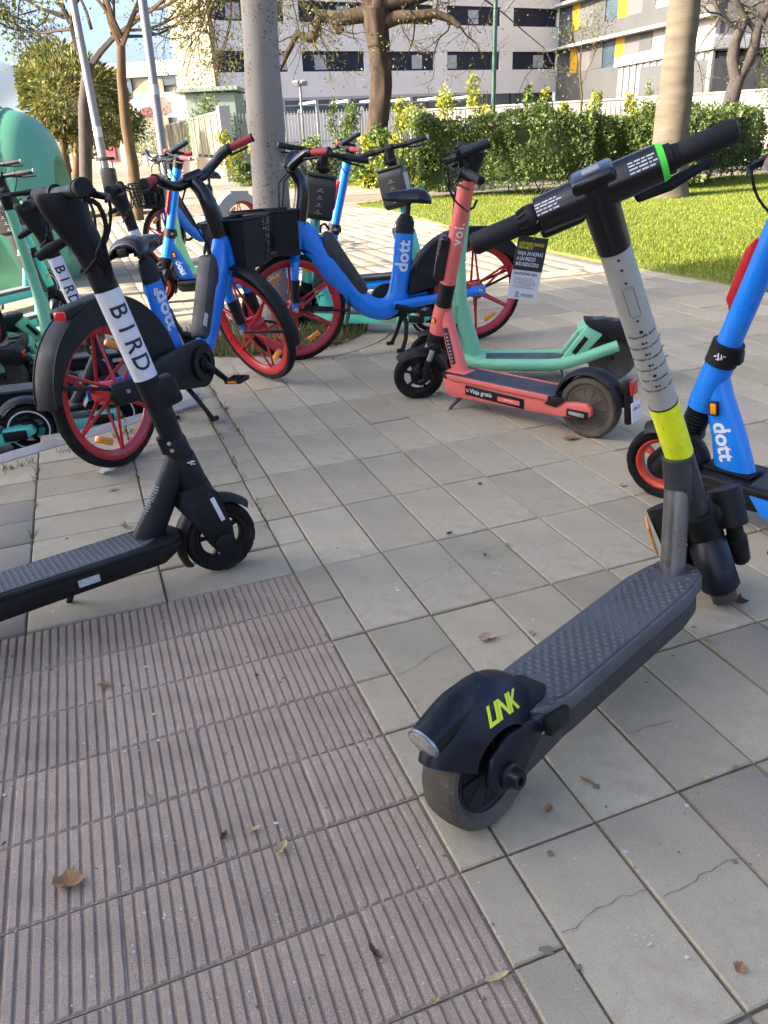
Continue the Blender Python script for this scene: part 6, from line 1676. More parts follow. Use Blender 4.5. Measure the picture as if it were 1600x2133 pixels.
for (x, y) in ((1490, 5), (1480, -30), (1520, -30), (1600, 0), (1630, -50), (1560, 25), (1500, 30), (1585, 30)):
    for _ in range(2): twigs(b, A4(x, y), (rg3.gauss(-.2, .7), rg3.gauss(0, .5), rg3.gauss(.1, .5)), 1.1, .03, 2, rg3, tips, .7, .3, 4, 0, 3)
o = b.build('twig', 'bark_dark', TT); o['kind'] = 'stuff'
leaves('leaf_clump', around(tips, 900, .12, 8), .07, 'leaf_olive', TT, 6)
leaves('crown', blob_pts(A4(1612, 130), (.5, .4, 1.1), 700, 4), .09, 'leaf_olive', TT, 7)

# --- left side trees
def street_tree(label, base, trunk, r0, r1, bark, forks, leafm, nleaf, lsize, seed, crowns=(), depth=2, up_=.1, tw=.02):
    B_ = V(base); t = thing('street_tree', label, 'tree', B_, group=None)
    b = MB(); limb(b, [V((0, 0, -.05))] + [q - B_ for q in trunk], r0, r1, 12); b.build('trunk', bark, t, ang=60)
    rg_ = random.Random(seed); tips = []; b = MB()
    for (p, L, d, rr) in forks: twigs(b, V(p) - B_, d, L, rr, depth, rg_, tips, .55, .20, 5, up_, 4)
    if forks: o = b.build('limb', bark, t)
    pts = around(tips, nleaf, .18, seed) if tips else np.zeros((0, 3))
    for k, (c, rad_, n) in enumerate(crowns): pts = np.concatenate([pts, blob_pts(V(c) - B_, rad_, n, seed + k, .35)], 0)
    if len(pts): leaves('crown', pts, lsize, leafm, t, seed)
    return t
tn = gnd(288, 458); Yn = tn.y
street_tree('slender tan street tree with steep forking limbs beside the thin grey pole', tn, [atd(278, 350, Yn), atd(262, 260, Yn), atd(253, 160, Yn), atd(252, 95, Yn)], .110, .075, 'bark_tan',
    [(atd(252, 100, Yn), 1.5, (-.35, 0, 1), .048), (atd(254, 95, Yn), 1.5, (.4, .1, 1), .05), (atd(253, 80, Yn), 1.3, (.0, -.3, 1), .05), (atd(245, 60, Yn), 1.4, (-.9, .2, .4), .035), (atd(280, 40, Yn), 1.5, (.9, -.1, .3), .035), (atd(285, 20, Yn), 1.6, (.9, .2, .0), .03)], 'leaf_olive', 3600, .085, 31)
Y2 = 25.0; t2 = atd(165, 335, Y2); t2.z = 0
street_tree('leaning street tree with wide sparse feathery crown against the sky', t2, [atd(176, 220, Y2), atd(183, 150, Y2), atd(186, 130, Y2)], .19, .15, 'bark_dark',
    [(atd(184, 140, Y2), 2.2, (-.45, 0, 1), .10), (atd(186, 140, Y2), 2.2, (.75, 0, .75), .10), (atd(150, 60, Y2), 2.0, (-1, .2, .25), .05), (atd(130, 30, Y2), 2.2, (-1, -.2, .05), .05), (atd(160, 40, Y2), 1.8, (-.6, .2, .3), .05), (atd(230, 70, Y2), 1.9, (.8, .3, .5), .05), (atd(190, 60, Y2), 2.0, (-.2, .1, .9), .05)], 'leaf_olive', 6500, .12, 41)
Y3 = 33.0
for k, (bx, cx, cy, rx, rz, n, lm, lab) in enumerate(((128, 128, 215, 1.35, 1.35, 2700, 'leaf_gold', 'dense golden green street tree left of the pale lamp post'), (150, 172, 200, 1.7, 1.6, 4200, 'leaf_gold', 'golden green street tree with low drooping crown behind the lamp post'), (172, 205, 215, 1.5, 1.3, 4500, 'leaf_mid', 'smaller green street tree at the head of the path'))):
    Yk = Y3 + 6 * k; bb_ = atd(bx, 330, Yk); bb_.z = 0; cc_ = atd(cx, cy, Yk)
    street_tree(lab, bb_, [bb_.lerp(cc_, .5) + V((0, 0, .2)), cc_ - V((0, 0, .4))], .20, .13, 'bark_tan', [], lm, 0, .24, 61 + k, [((cc_.x, cc_.y, cc_.z), (rx, 1.8, rz), n), ((cc_.x + .9, cc_.y, cc_.z - 1.0), (1.2, 1.2, .9), n // 3)])
for k, (bx, Yk, lab) in enumerate(((158, 42, 'thin pale sapling trunk on the path beside the lamp post'), (140, 50, 'slim sapling trunk farther along the path'))):
    bb_ = atd(bx, 325, Yk); bb_.z = 0
    street_tree(lab, bb_, [bb_ + V((-.1, 0, 1.5)), bb_ + V((-.25, 0, 3.2))], .13, .09, 'bark_tan', [], 'leaf_gold', 0, .25, 80 + k, [((bb_.x - .2, bb_.y, 4.4), (1.6, 1.6, 1.3), 3500)])
# tree at the top left of the white block whose twigs hang before it
Y5 = 16.0; t5 = atd(556, 430, Y5); t5.z = 0
street_tree('feathery tree behind the grey trunk with light green sprays hanging before the white block', t5, [atd(553, 200, Y5), atd(548, 20, Y5), atd(545, -70, Y5)], .09, .07, 'bark_tan',
    [(atd(545, -60, Y5), 1.3, (-1, 0, -.05), .035), (atd(500, -40, Y5), 1.0, (-.8, .1, -.4), .025), (atd(460, -30, Y5), .9, (-.5, -.1, -.8), .02), (atd(430, -20, Y5), .9, (-.3, .1, -1), .018), (atd(480, -30, Y5), .9, (-.2, .2, -1), .018), (atd(545, -60, Y5), 1.2, (.8, .2, -.1), .03), (atd(600, -40, Y5), .8, (.4, 0, -.8), .02), (atd(410, -30, Y5), .8, (-.1, .1, -1), .016)], 'leaf_olive', 1500, .055, 51, up_=-.3)

street_tree('unseen leafy street tree added out of view at the left to dapple the paving', V((-8.6, 1.75, 0)), [V((-8.6, 1.75, 1.4)), V((-8.5, 1.8, 2.6))], .14, .11, 'bark_tan',  # out of view, added so its crown throws dappled shade on the paving
    [(V((-8.5, 1.8, 2.5)), 1.5, (math.cos(a) * .8, math.sin(a) * .8, .8), .06) for a in (0, 1.3, 2.6, 3.9, 5.2)], 'leaf_mid', 2600, .11, 77, crowns=[((-8.4, 1.6, 4.1), (2.1, 1.7, 1.3), 1500)])
# --- clipped hedge (three runs) and shrubs
def hedge(label, A_, B_, depth_, h, n, seed, legs=True):
    A_, B_ = V((*A_, 0)), V((*B_, 0)); d = (B_ - A_); L = d.length; d.normalize(); nn = V((-d.y, d.x, 0))
    t = thing('hedge', label, 'hedge', A_, math.atan2(d.y, d.x)); r = np.random.default_rng(seed)
    f = r.uniform(0, 1, n); z0 = .16
    x = r.uniform(0, L, n); y = r.uniform(0, depth_, n); z = r.uniform(z0, h, n)
    side = r.integers(0, 5, n)
    y = np.where(side <= 1, np.abs(r.normal(0, .07, n)), y); z = np.where(side == 2, h - np.abs(r.normal(0, .06, n)), z); x = np.where(side == 3, np.abs(r.normal(0, .07, n)), x); x = np.where(side == 4, L - np.abs(r.normal(0, .07, n)), x)
    bump_ = .10 * np.sin(x * 2.1 + seed) + .06 * np.sin(x * 5.3 + 1) + .07 * np.sin(z * 6 + x * 3) + .05 * np.sin(x * 11 + z * 5)
    edge = np.clip((z - (h - .28)) / .28, 0, 1) ** 2 * .16; y = np.where(side <= 1, y + edge, y); z = np.where(side == 2, z - np.clip((.30 - y) / .30, 0, 1) ** 2 * .14, z)
    tuft = r.uniform(0, 1, n) < .03; z = np.where((side == 2) & tuft, z + np.abs(r.normal(0, .09, n)), z); y = np.where((side <= 1) & tuft, y - np.abs(r.normal(0, .06, n)), y)
    y = y - bump_ * np.where(side <= 1, 1, .2); z = z + np.where(side == 2, bump_ * .8, 0)
    gap = (np.sin(x * 3.7 + z * 9 + seed) + np.sin(x * 9.1 - z * 4)) > 1.0
    low = (z < .45) & (r.uniform(0, 1, n) < .55)
    keep = ~((gap | low) & (side <= 1))
    leaves('crown', np.stack([x, y, z], 1)[keep], .052 * np.exp(r.normal(0, .28, int(keep.sum()))), 'leaf_hedge', t, seed, aspect=.6, droop=.1)
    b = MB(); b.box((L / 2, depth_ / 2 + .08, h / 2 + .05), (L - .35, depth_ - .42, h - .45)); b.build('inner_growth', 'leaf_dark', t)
    b = MB(); rg_ = random.Random(seed)
    for k in range(int(L * 5)):
        p = V((rg_.uniform(0, L), rg_.uniform(.08, depth_ * .7), -.02)); b.tube([p, p + V((rg_.gauss(0, .12), rg_.gauss(-.04, .06), .3)), p + V((rg_.gauss(0, .28), rg_.gauss(-.05, .08), .75))], [.014, .010, .006], 4)
    o = b.build('stem', 'bark_dark', t); o['kind'] = 'stuff'
    return t
hh = atd(1100, 252, 17.3).z
p0, p1, p2, p3 = gnd(872, 417), gnd(1235, 408), gnd(1425, 398), gnd(1578, 372)
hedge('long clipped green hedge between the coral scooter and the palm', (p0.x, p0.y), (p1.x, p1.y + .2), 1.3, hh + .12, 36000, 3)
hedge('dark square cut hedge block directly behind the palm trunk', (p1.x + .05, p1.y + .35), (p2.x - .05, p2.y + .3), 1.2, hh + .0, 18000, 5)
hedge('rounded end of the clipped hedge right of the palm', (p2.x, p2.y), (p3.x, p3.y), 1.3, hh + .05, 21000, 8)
def shrub(label, x, ytop, Y, wpx, m, seed, n=900, ls=.10, ybase=None):
    tp_ = atd(x, ytop, Y); w = wpx * Y / FPX / 2; B_ = V((tp_.x, Y, 0)); t = thing('shrub', label, 'shrub', B_)
    b = MB(); rg_ = random.Random(seed); h = tp_.z
    for k in range(4): b.tube([V((rg_.gauss(0, .05), rg_.gauss(0, .05), -.02)), V((rg_.gauss(0, w * .4), rg_.gauss(0, .15), h * .5)), V((rg_.gauss(0, w * .5), rg_.gauss(0, .15), h * .92))], [.02, .014, .006], 5)
    b.build('stem', 'bark_dark', t)
    pts = []
    for k in range(6):
        z = h * (.18 + .15 * k); s_ = 1.1 - .12 * k
        pts.append(blob_pts((rg_.gauss(0, w * .35), rg_.gauss(0, .15), z), (w * s_ * .75, w * s_ * .75, h * .16), n // 6, seed + k, .3))
    leaves('crown', np.concatenate(pts, 0), ls, m, t, seed, aspect=.6)
    return t
for a in (('yellow green shrub just right of the gnarled trunk', 832, 212, 22.6, 70, 'leaf_yellow', 1), ('broad yellow shrub rising over the left end of the hedge', 935, 198, 20.5, 105, 'leaf_yellow', 2, 1500),
          ('tall yellow shrub beside the green lamp post', 1012, 170, 20.8, 60, 'leaf_yellow', 3), ('dark green shrub with a bare top right of the green lamp post', 1108, 190, 20.6, 48, 'leaf_mid', 4), ('narrow bright yellow shrub with an upright plume', 1146, 194, 20.8, 42, 'leaf_yellow', 5),
          ('short yellow shrub beside the slim sapling', 1178, 222, 20.8, 36, 'leaf_yellow', 6), ('bushy golden shrub under the slim sapling', 1236, 200, 20.6, 56, 'leaf_yellow', 7), ('yellow green shrub before the plain white wall', 1312, 208, 20.8, 50, 'leaf_yellow', 8),
          ('small pale yellow shrub left of the palm', 1350, 228, 20.9, 40, 'leaf_yellow', 9), ('pale yellow shrub right of the palm trunk', 1438, 206, 20.8, 44, 'leaf_yellow', 10), ('green shrub at the right edge behind the hedge end', 1585, 235, 21.5, 80, 'leaf_mid', 11, 1300),
          ('small green shrub on top of the garden wall', 1354, 172, 33.0, 26, 'leaf_mid', 12, 400), ('loose green shrub left of the gnarled trunk', 735, 225, 24.5, 70, 'leaf_mid', 13, 1300), ('low yellow green shrub between the grey trunk and the gnarled tree', 655, 290, 24.0, 100, 'leaf_mid', 14, 1300),
          ('yellow green bush beside the white gate post', 500, 275, 26.5, 75, 'leaf_yellow', 15, 1300), ('dark bush right of the grey trunk', 615, 315, 23.5, 80, 'leaf_mid', 16, 1300), ('bushy green shrub behind the turquoise scooter with the helmet box', 850, 250, 19.8, 95, 'leaf_mid', 17, 2200),
          ('climbing green shrub on the bar fence behind the pergola post', 700, 210, 29.2, 40, 'leaf_mid', 18, 500), ('dense mid green shrub at the foot of the gnarled tree', 765, 300, 21.8, 110, 'leaf_mid', 19, 2400), ('green shrub joining the left end of the hedge', 905, 262, 18.9, 80, 'leaf_mid', 20, 2000), ('yellow tinged shrub between the gnarled trunk and the hedge', 800, 285, 21.2, 95, 'leaf_yellow', 26, 2000),
          ('feathery green bush above the reed fence', 440, 205, 36.0, 100, 'leaf_mid', 21, 1800), ('light green bush on the raised bed behind the reed fence', 395, 218, 38.0, 60, 'leaf_mid', 22, 900), ('rounded green bush below the billboard', 318, 232, 48.0, 95, 'leaf_mid', 23, 1500), ('green bush at the far bend of the reed fence', 275, 248, 56.0, 50, 'leaf_mid', 24, 900), ('dark leafy bush at the foot of the white gate post', 515, 330, 25.5, 60, 'leaf_hedge', 25, 1100)):
    shrub(*a)
# --- slim sapling right of the green lamp post
sb_ = atd(1212, 250, 21.5); sb_.z = 0
street_tree('slim staked sapling with sparse pale leaves behind the hedge', sb_, [atd(1212, 200, 21.5), atd(1208, 150, 21.5), atd(1210, 110, 21.5)], .035, .02, 'bark_tan', [(atd(1211, 190, 21.5), .8, (-.5, 0, .8), .014), (atd(1210, 180, 21.5), .8, (.5, 0, .8), .014), (atd(1208, 140, 21.5), .6, (-.3, .2, .9), .012), (atd(1210, 110, 21.5), .5, (.1, 0, 1), .010)], 'leaf_olive', 700, .06, 91)

# ================================================================== street furniture
def lamp(name, label, base, top, r0, r1, m, cat='lamp post', extra=None):
    t = thing(name, label, cat, base); d = top - base; b = MB()
    b.tube([V((0, 0, -.02)), d * .06, d * .0601, d], [r0 * 1.25, r0 * 1.22, r0, r1], 16); b.build('post', m, t)
    b = MB(); b.lathe([(r0 * 2.2, 0), (r0 * 2.2, .015), (r0 * 1.3, .03)], (0, 0, 0), (0, 0, 1), n=16); b.build('base_plate', m, t)
    return t, d
l1 = gnd(229, 408); t, d = lamp('lamp_post', 'pale grey tapered lamp post beside the black litter bin', l1, atd(152, 0, l1.y) + (atd(152, 0, l1.y) - atd(190, 200, l1.y)) * .8, .125, .085, 'greymetal')
b = MB(); b.tube([d, d + V((0, -.9, .15))], .04, 8); b.box(d + V((0, -1.1, .16)), (.25, .6, .10), bev=.03); b.build('lamp_head', 'greymetal', t)
b = MB(); b.tube([d * .235, d * .275], .119, 16); b.build('sticker', 'sticker', t)
l2 = gnd(371, 556); t, d = lamp('sign_pole', 'slim grey pole leaning behind the blue scooter stem', l2, atd(297, 0, l2.y) + (atd(297, 0, l2.y) - atd(330, 250, l2.y)) * .5, .047, .043, 'greymetal', 'pole')
b = MB(); b.tube([d * .56, d * .59], .0485, 14); b.build('sticker', 'sticker', t)
l3 = atd(1026, 262, 21.6); l3.z = 0; t, d = lamp('lamp_post', 'thin dark green lamp post rising behind the hedge', l3, atd(1034, -60, 21.6), .062, .052, 'greenmetal')
b = MB(); b.tube([d * .20, d * .285], .068, 12); b.build('white_band', 'band', t)
b = MB(); b.tube([d, d + V((.1, -.8, .3))], .035, 8); b.box(d + V((.1, -1.0, .3)), (.22, .5, .10), bev=.03); b.build('lamp_head', 'greenmetal', t)
l4 = atd(632, 292, 30.6); l4.z = 0; tp4 = atd(625, 176, 30.6); t, d = lamp('floodlight_post', 'short grey post carrying twin floodlights before the white bar fence', l4, tp4, .05, .045, 'greymetal', 'floodlight')
for s in (-1, 1):
    b = MB(); b.box(d + V((s * .14, -.04, .05)), (.22, .12, .16), rot=(R(35), 0, R(s * 20)), bev=.015); h_ = b.build('floodlight', 'greymetal', t)
    b = MB(); b.box(d + V((s * .14, -.095, .015)), (.18, .012, .11), rot=(R(35), 0, R(s * 20))); b.build('lens', 'lamp', h_)
lb_ = atd(232, 395, 20.5); lb_.z = 0; LBt = thing('litter_bin', 'black litter bin standing behind the pale lamp post', 'litter bin', lb_)
b = MB(); b.box((0, 0, .48), (.32, .32, .62), bev=.05); b.build('bin_body', 'black', LBt)
b = MB(); b.tube([(0, 0, -.02), (0, 0, .2)], .06, 10); b.build('post', 'black', LBt)
b = MB(); b.lathe([(0, .06), (.20, .05), (.24, 0), (.22, -.02), (0, -.02)], (0, 0, .98), (0, 0, 1), n=20); b.tube([(.14, 0, .78), (.14, 0, .98)], .012, 6); b.tube([(-.14, 0, .78), (-.14, 0, .98)], .012, 6); b.build('rain_hood', 'black', LBt)
# wooden pallet
pw = gnd(240, 446); PW = thing('wooden_pallet', 'pale wooden pallet lying on the path beyond the scooters', 'pallet', pw, R(12))
for k in range(6):
    b = MB(); b.box((0, -.42 + .168 * k, .125), (1.1, .12, .022), bev=.003); b.build('plank', 'wood', PW)
for k in range(3):
    b = MB(); b.box((-.48 + .48 * k, 0, .055), (.10, .95, .11), bev=.004); b.build('bearer', 'wood', PW)
# recycling container
CB = thing('recycling_container', 'big green recycling container with a curved lid and purple poster', 'recycling container', (-4.55, 8.5, -.15))
b = MB()
def cont(u, v):
    # curved front/back profile swept along x; right end rounded off
    a = v * math.pi; x = -1.3 + 2.78 * u
    e = min(1, max(0, (u - .80) / .20)); sc_ = math.sqrt(max(0, 1 - e ** 2.6))
    prof = (-.62 * math.cos(a) * (1 + .08 * math.sin(a)), .35 + 1.43 * math.sin(a) ** .62)
    z = .35 + (prof[1] - .35) * (.70 + .30 * sc_)
    return V((x, prof[0] * (.45 + .55 * sc_), z)), V((e * .9, -math.cos(a), math.sin(a) + .01)).normalized()
b.shell(cont, 30, 28, .02)
cs_ = b.build('lid', 'bin', CB, ang=50)
b = MB(); b.tube([cont(.86, v / 24)[0] for v in range(2, 23)], .016, 6); b.build('lid_edge', 'bin', cs_)
b = MB()
def flap(u, v):
    p, n_ = cont(.02 + .80 * u, .30 + .34 * v + .05 * math.sin(u * 3.0)); return p + n_ * .035, n_
b.shell(flap, 24, 10, .03); b.build('lid_flap', 'bin', cs_, ang=50)
b = MB(); b.tube([cont(.05 + .7 * k / 14, .22 + .05 * math.sin(k / 14 * 3.0))[0] for k in range(15)], .012, 6); b.build('seam', 'black', cs_)
b = MB(); b.prism([(-.64, .12), (.64, .12), (.70, .80), (.66, .98), (-.66, .98), (-.70, .80)], -1.3, 1.36, 'yz', bev=.05); b.build('body', 'bin', CB)
b = MB(); b.tube([(-1.3, -.60, 1.02), (1.25, -.60, 1.02), (1.42, -.3, 1.02)], .035, 8); b.build('rim', 'bin', CB)
b = MB(); b.box((-.05, -.705, .62), (2.0, .012, .42), bev=.004); po = b.build('poster', 'poster', CB)
decal(po, quad_bm(fine_print(1.5, 4, .085, 4)), V((.1, -.7125, .74)), V((1, 0, 0)), V((0, 0, 1)), 'print', None, off=.002, name='scribble')
for x in (-1.1, 1.1):
    b = MB(); b.box((x, 0, .06), (.18, 1.1, .14), bev=.02); b.build('foot', 'greymetal', CB)

# ================================================================== scooters and bicycles
def P2(x, y, z=0.0):
    p = gnd(x, y, z); return (p.x, p.y, z)
lk, Sl, tagp = scooter_link('light grey and black electric scooter with a fluorescent yellow band on its stem', (.945, 1.852, 0), R(43.2), R(35), R(8))
scooter_bird('black electric scooter in the foreground with a white BIRD wrap on its stem', (-.525, 2.18, 0), R(34.5), R(-4), R(4.5))
electric_bike('blue electric bicycle with its red rear wheel on the kerb and front wheel turned away', (-1.13, 3.12, 0), R(69), R(66), R(4), crank=-.75, seat_dz=-.045)
electric_bike('blue electric bicycle standing side on in front of the grey tree trunk', (.692, 5.061, 0), R(-164.8), R(0), R(-1.5), crank=.28)
scooter_voi('coral red electric scooter with a black deck and side label', (.233, 3.903, .0), R(135), R(48), R(1.5))
scooter_bolt('mint green tubular scooter parked close behind the coral scooter', (.305, 4.183, 0), R(170.2), R(0), R(1.0), text=False)
scooter_dott('bright blue electric scooter entering from the right edge with an orange red front wheel', (1.032, 2.555, 0), R(129.8), R(8), R(3))
scooter_dott('blue electric scooter behind the saddle of the nearest bicycle', (-1.86, 6.90, 0), R(192), R(20), R(1))
scooter_dott('blue electric scooter with a red stem reflector behind the middle bicycle', (-.46, 6.62, 0), R(190), R(8), R(2))
scooter_bolt('pale green scooter whose stem stands beside the slim grey pole', (-1.98, 7.75, 0), R(215), R(0), R(0), col='palegreen')
scooter_tier('turquoise scooter with a charcoal helmet box behind the bicycle handlebar', (-.55, 5.60, 0), R(159), R(-64), R(1))
scooter_tier('turquoise scooter with a silver sided helmet box beyond the middle bicycle saddle', (.46, 6.15, 0), R(20), R(52), R(2), panel='silver')
electric_bike('blue electric bicycle with a silver grey rear guard farther back beside the pole', (-1.58, 10.15, 0), R(232), R(10), R(2), fender='silver')
electric_bike('blue electric bicycle cut off by the left edge of the picture', (-4.02, 4.95, -.125), R(17), R(0), R(3), crank=.4)
# cluster in the bay on the left
scooter_bird('black scooter with a white stem wrap behind the foreground black scooter', (-1.36, 3.98, -.125), R(28), R(-6), R(2))
scooter_bird('farthest black scooter with a white stem wrap behind the bicycle saddle', (-1.28, 5.10, -.125), R(20), R(-10), R(2))
scooter_tier('turquoise scooter with its box at the left edge of the picture', (-2.98, 7.35, -.0), R(66), R(12), R(2))
scooter_tier('turquoise scooter with charcoal box between the left edge and the black scooters', (-2.52, 6.42, -.06), R(64), R(14), R(2))
scooter_bolt('mint green tubular scooter pointing away in the parking bay behind the black stems', (-2.35, 5.75, -.125), R(97), R(10), R(4))
scooter_bolt('mint green tubular scooter at the far end of the parking bay', (-2.0, 6.25, -.125), R(48), R(0), R(3))
scooter_bolt('mint green tubular scooter whose tail tube ends at the left edge of the picture', (-3.25, 4.62, -.125), R(184), R(0), R(2))
scooter_tier('turquoise deck scooter nearest the kerb with its black rear guard toward the pavement', (-2.70, 3.42, -.125), R(196), R(0), R(2), box=False)
scooter_tier('turquoise deck scooter second from the kerb behind the red bicycle wheel', (-2.33, 3.62, -.125), R(196), R(0), R(2), box=False)
scooter_bird('black scooter lying deepest in the bay with only its deck in view', (-2.80, 4.02, -.125), R(194), R(0), R(1), sleeve='black')

# hang tag tied to the near scooter's handlebar
hp = lk.matrix_world @ (Sl @ tagp)
TG = thing('hang_tag', 'black and white advertising tag hanging from the grey scooter handlebar', 'hang tag', hp)
# faces the camera side; tilt measured from the photograph
cA, cB = atd(1098, 497, hp.y), atd(1160, 508, hp.y)
tx = (atd(1140, 500, hp.y) - atd(1078, 492, hp.y)); tw = tx.length; tx.normalize(); ty = (atd(1100, 495, hp.y) - atd(1078, 625, hp.y)).normalized()
ty = (ty - tx * ty.dot(tx)).normalized(); tz = tx.cross(ty)
tc0 = atd(1099, 560, hp.y)
Mt = Matrix(((tx.x, ty.x, tz.x, tc0.x), (tx.y, ty.y, tz.y, tc0.y), (tx.z, ty.z, tz.z, tc0.z), (0, 0, 0, 1)))
ML = TG.matrix_world.inverted() @ Mt if False else Matrix.Translation(-hp) @ Mt
sw, sh_ = tw, (atd(1108, 495, hp.y) - atd(1090, 626, hp.y)).length
b = MB(); b.box((0, 0, 0), (sw, sh_, .0006), M=ML); b.build('card', 'card', TG, smooth=False)
b = MB(); b.box((0, sh_ * .235, .0006), (sw, sh_ * .53, .0006), M=ML); b.build('card_header', 'cardblack', TG, smooth=False)
def tagtext(s, y, size, m, w=None, x=0):
    tb = text_bm(s, size, .012, shear=.12, sub=0)
    xs = [v.co.x for v in tb.verts]; k = (w or (max(xs) - min(xs))) / (max(xs) - min(xs)); mn = min(xs)
    for v in tb.verts: v.co.x = (v.co.x - mn) * k
    o_ = ML @ V((x, y, .0012)); Mr = ML.to_3x3()
    decal(TG, tb, o_, Mr @ V((1, 0, 0)), Mr @ V((0, 1, 0)), m, None, off=.0002)
lft = -sw * .44
for s_, y, sz, m_, w_3 in (('¡LOS PASES DIARIOS', .385, .070, 'gold', .84), ('HAN VUELTO!', .325, .070, 'gold', .48), ('VIAJA 24 HORAS', .235, .085, 'print', .86), ('A UN PRECIO', .150, .085, 'print', .64), ('MÁS REDUCIDO', .065, .085, 'print', .78), ('UNA OPCIÓN MÁS VERDE', -.085, .060, 'ink', .80)):
    tagtext(s_, sh_ * y, sh_ * sz, m_, sw * w_3, lft)
fp = quad_bm(fine_print(sw * .78, 6, sh_ * .030, 2), 1)
decal(TG, fp, ML @ V((.0, -sh_ * .16, .0012)), ML.to_3x3() @ V((1, 0, 0)), ML.to_3x3() @ V((0, 1, 0)), 'greyprint', None, off=.0002, name='fine_print')
fp = quad_bm([(-.004, -.006, .004, .006), (.008, -.003, .034, .003)], 1)
decal(TG, fp, ML @ V((-.012, -sh_ * .42, .0012)), ML.to_3x3() @ V((1, 0, 0)), ML.to_3x3() @ V((0, 1, 0)), 'greyprint', None, off=.0002, name='emblem')
hole = ML @ V((sw * .02, sh_ * .455, .0))
b = MB(); b.tube([hole, hole + (V((0, 0, 0)) - hole) * .3 + V((.006, -.004, .01)), V((0, 0, -.02)), V((.0, .0, .034))], .0009, 6); b.tube([hole, V((.006, -.01, -.018)), V((.004, -.036, .0))], .0009, 6); b.build('twine', 'twine', TG)

# ================================================================== leaves and litter on the ground
K['deadleaf'] = mat('dead_leaf', (.30, .17, .075), .8, var=.35, vscale=40)
K['deadleaf_pink'] = mat('pink_brown_leaf', (.42, .27, .20), .8, var=.25, vscale=40)
K['deadleaf_tan'] = mat('tan_leaf', (.46, .36, .19), .8, var=.25, vscale=40)
K['deadleaf_dark'] = mat('dark_dry_pod', (.075, .042, .026), .8, var=.3, vscale=60)
K['deadleaf_green'] = mat('yellow_green_leaf', (.34, .38, .17), .7, var=.2, vscale=40)
K['paper'] = mat('crumpled_paper', (.62, .59, .55), .8, var=.12, vscale=40)
def leaf(label, px, L, wd, m, rz, curl=.25, cat='leaf', name='fallen_leaf', z=.0):
    p = gnd(*px); b = bmesh.new(); n = 8; r = random.Random(int(px[0])); rows = []
    for i in range(n + 1):
        t = i / n; w = wd * (math.sin(math.pi * min(1, t * .92 + .06)) ** .8) * (1 + .25 * math.sin(t * 19 + px[0])); x = (t - .5) * L
        zc = L * curl * (abs(t - .5) * 1.6) ** 1.7 + .002
        rows.append([b.verts.new((x, s * w / 2, zc + abs(s) ** 1.5 * w * curl * 1.1 * (1 + .6 * math.sin(t * 9 + s * 3)) + r.uniform(0, .001))) for s in (-1, -.5, 0, .5, 1)])
    for i in range(n):
        for j in range(4): b.faces.new((rows[i][j], rows[i + 1][j], rows[i + 1][j + 1], rows[i][j + 1]))
    ret = bmesh.ops.extrude_face_region(b, geom=b.faces[:]); bmesh.ops.translate(b, vec=(0, 0, .0008), verts=[v for v in ret['geom'] if isinstance(v, bmesh.types.BMVert)])
    bmesh.ops.recalc_face_normals(b, faces=b.faces[:])
    me = bpy.data.meshes.new(name); b.to_mesh(me); b.free(); o = link_mesh(name, me, m); o.location = (p.x, p.y, z); o.rotation_euler = (0, 0, rz)
    return tag(o, label, cat)
leaf('large brown curled leaf on the ribbed tiles at the lower left', (146, 1843), .058, .040, 'deadleaf', .1, .30)
leaf('tan curled seed pod shaped leaf in the middle of the ribbed tiles', (587, 1771), .034, .019, 'deadleaf_tan', 1.0, .35)
leaf('small dark curled leaf beside the tan leaf on the ribbed tiles', (527, 1732), .034, .011, 'deadleaf_tan', .4, .3)
leaf('dark brown dry pod just left of the tan leaf', (468, 1745), .024, .013, 'deadleaf_dark', 1.3, .3)
leaf('pinkish leaf lying on the grey slab beside the scooter deck', (1014, 1331), .050, .030, 'deadleaf_pink', .2, .22)
leaf('small orange leaf scrap near the pinkish leaf', (1108, 1322), .018, .014, 'deadleaf_pink', .9, .3)
leaf('upright brown leaf on the slabs above the scooter deck', (1011, 1160), .022, .014, 'deadleaf', 1.2, .5)
leaf('pale curled leaf scrap in a slab joint', (1056, 1136), .026, .014, 'deadleaf_tan', .4, .3)
leaf('dark twig like leaf on the slab joint near the middle of the pavement', (936, 1114), .030, .010, 'deadleaf_dark', .5, .4)
leaf('dark dry seed pod beside the front wheel of the grey scooter', (1538, 1258), .052, .028, 'deadleaf_dark', -.5, .4, 'seed pod', 'seed_pod')
leaf('flat pinkish leaf under the front of the foreground black scooter neck', (236, 1022), .040, .020, 'deadleaf_pink', .6, .15)
leaf('yellow crumpled leaf beside the black scooter deck', (262, 1100), .030, .024, 'deadleaf_tan', .4, .55)
leaf('yellow green leaf under the blue scooter front wheel', (1297, 1012), .030, .022, 'deadleaf_green', .9, .2)
leaf('brown strip of bark on the slab at the lower right', (1225, 1630), .036, .009, 'deadleaf', -.7, .15)
leaf('small triangular leaf right of the grey scooter rear wheel', (1143, 1688), .024, .014, 'deadleaf', 1.1, .3)
leaf('pale shell shaped chip on the slab joint at the right', (1469, 1626), .020, .012, 'deadleaf_tan', .3, .4)
leaf('brown stick shaped leaf on the slab joint at the right edge', (1531, 1601), .020, .008, 'deadleaf', .5, .2)
leaf('orange brown wood chip on the slabs right of the deck', (1475, 1338), .018, .009, 'deadleaf', -.6, .2)
leaf('brown leaf corner on the slab near the bottom right', (1540, 2020), .022, .018, 'deadleaf', .8, .3)
leaf('round tan leaf bud on the ribbed tiles near the bottom', (906, 2090), .014, .012, 'deadleaf_tan', .4, .6)
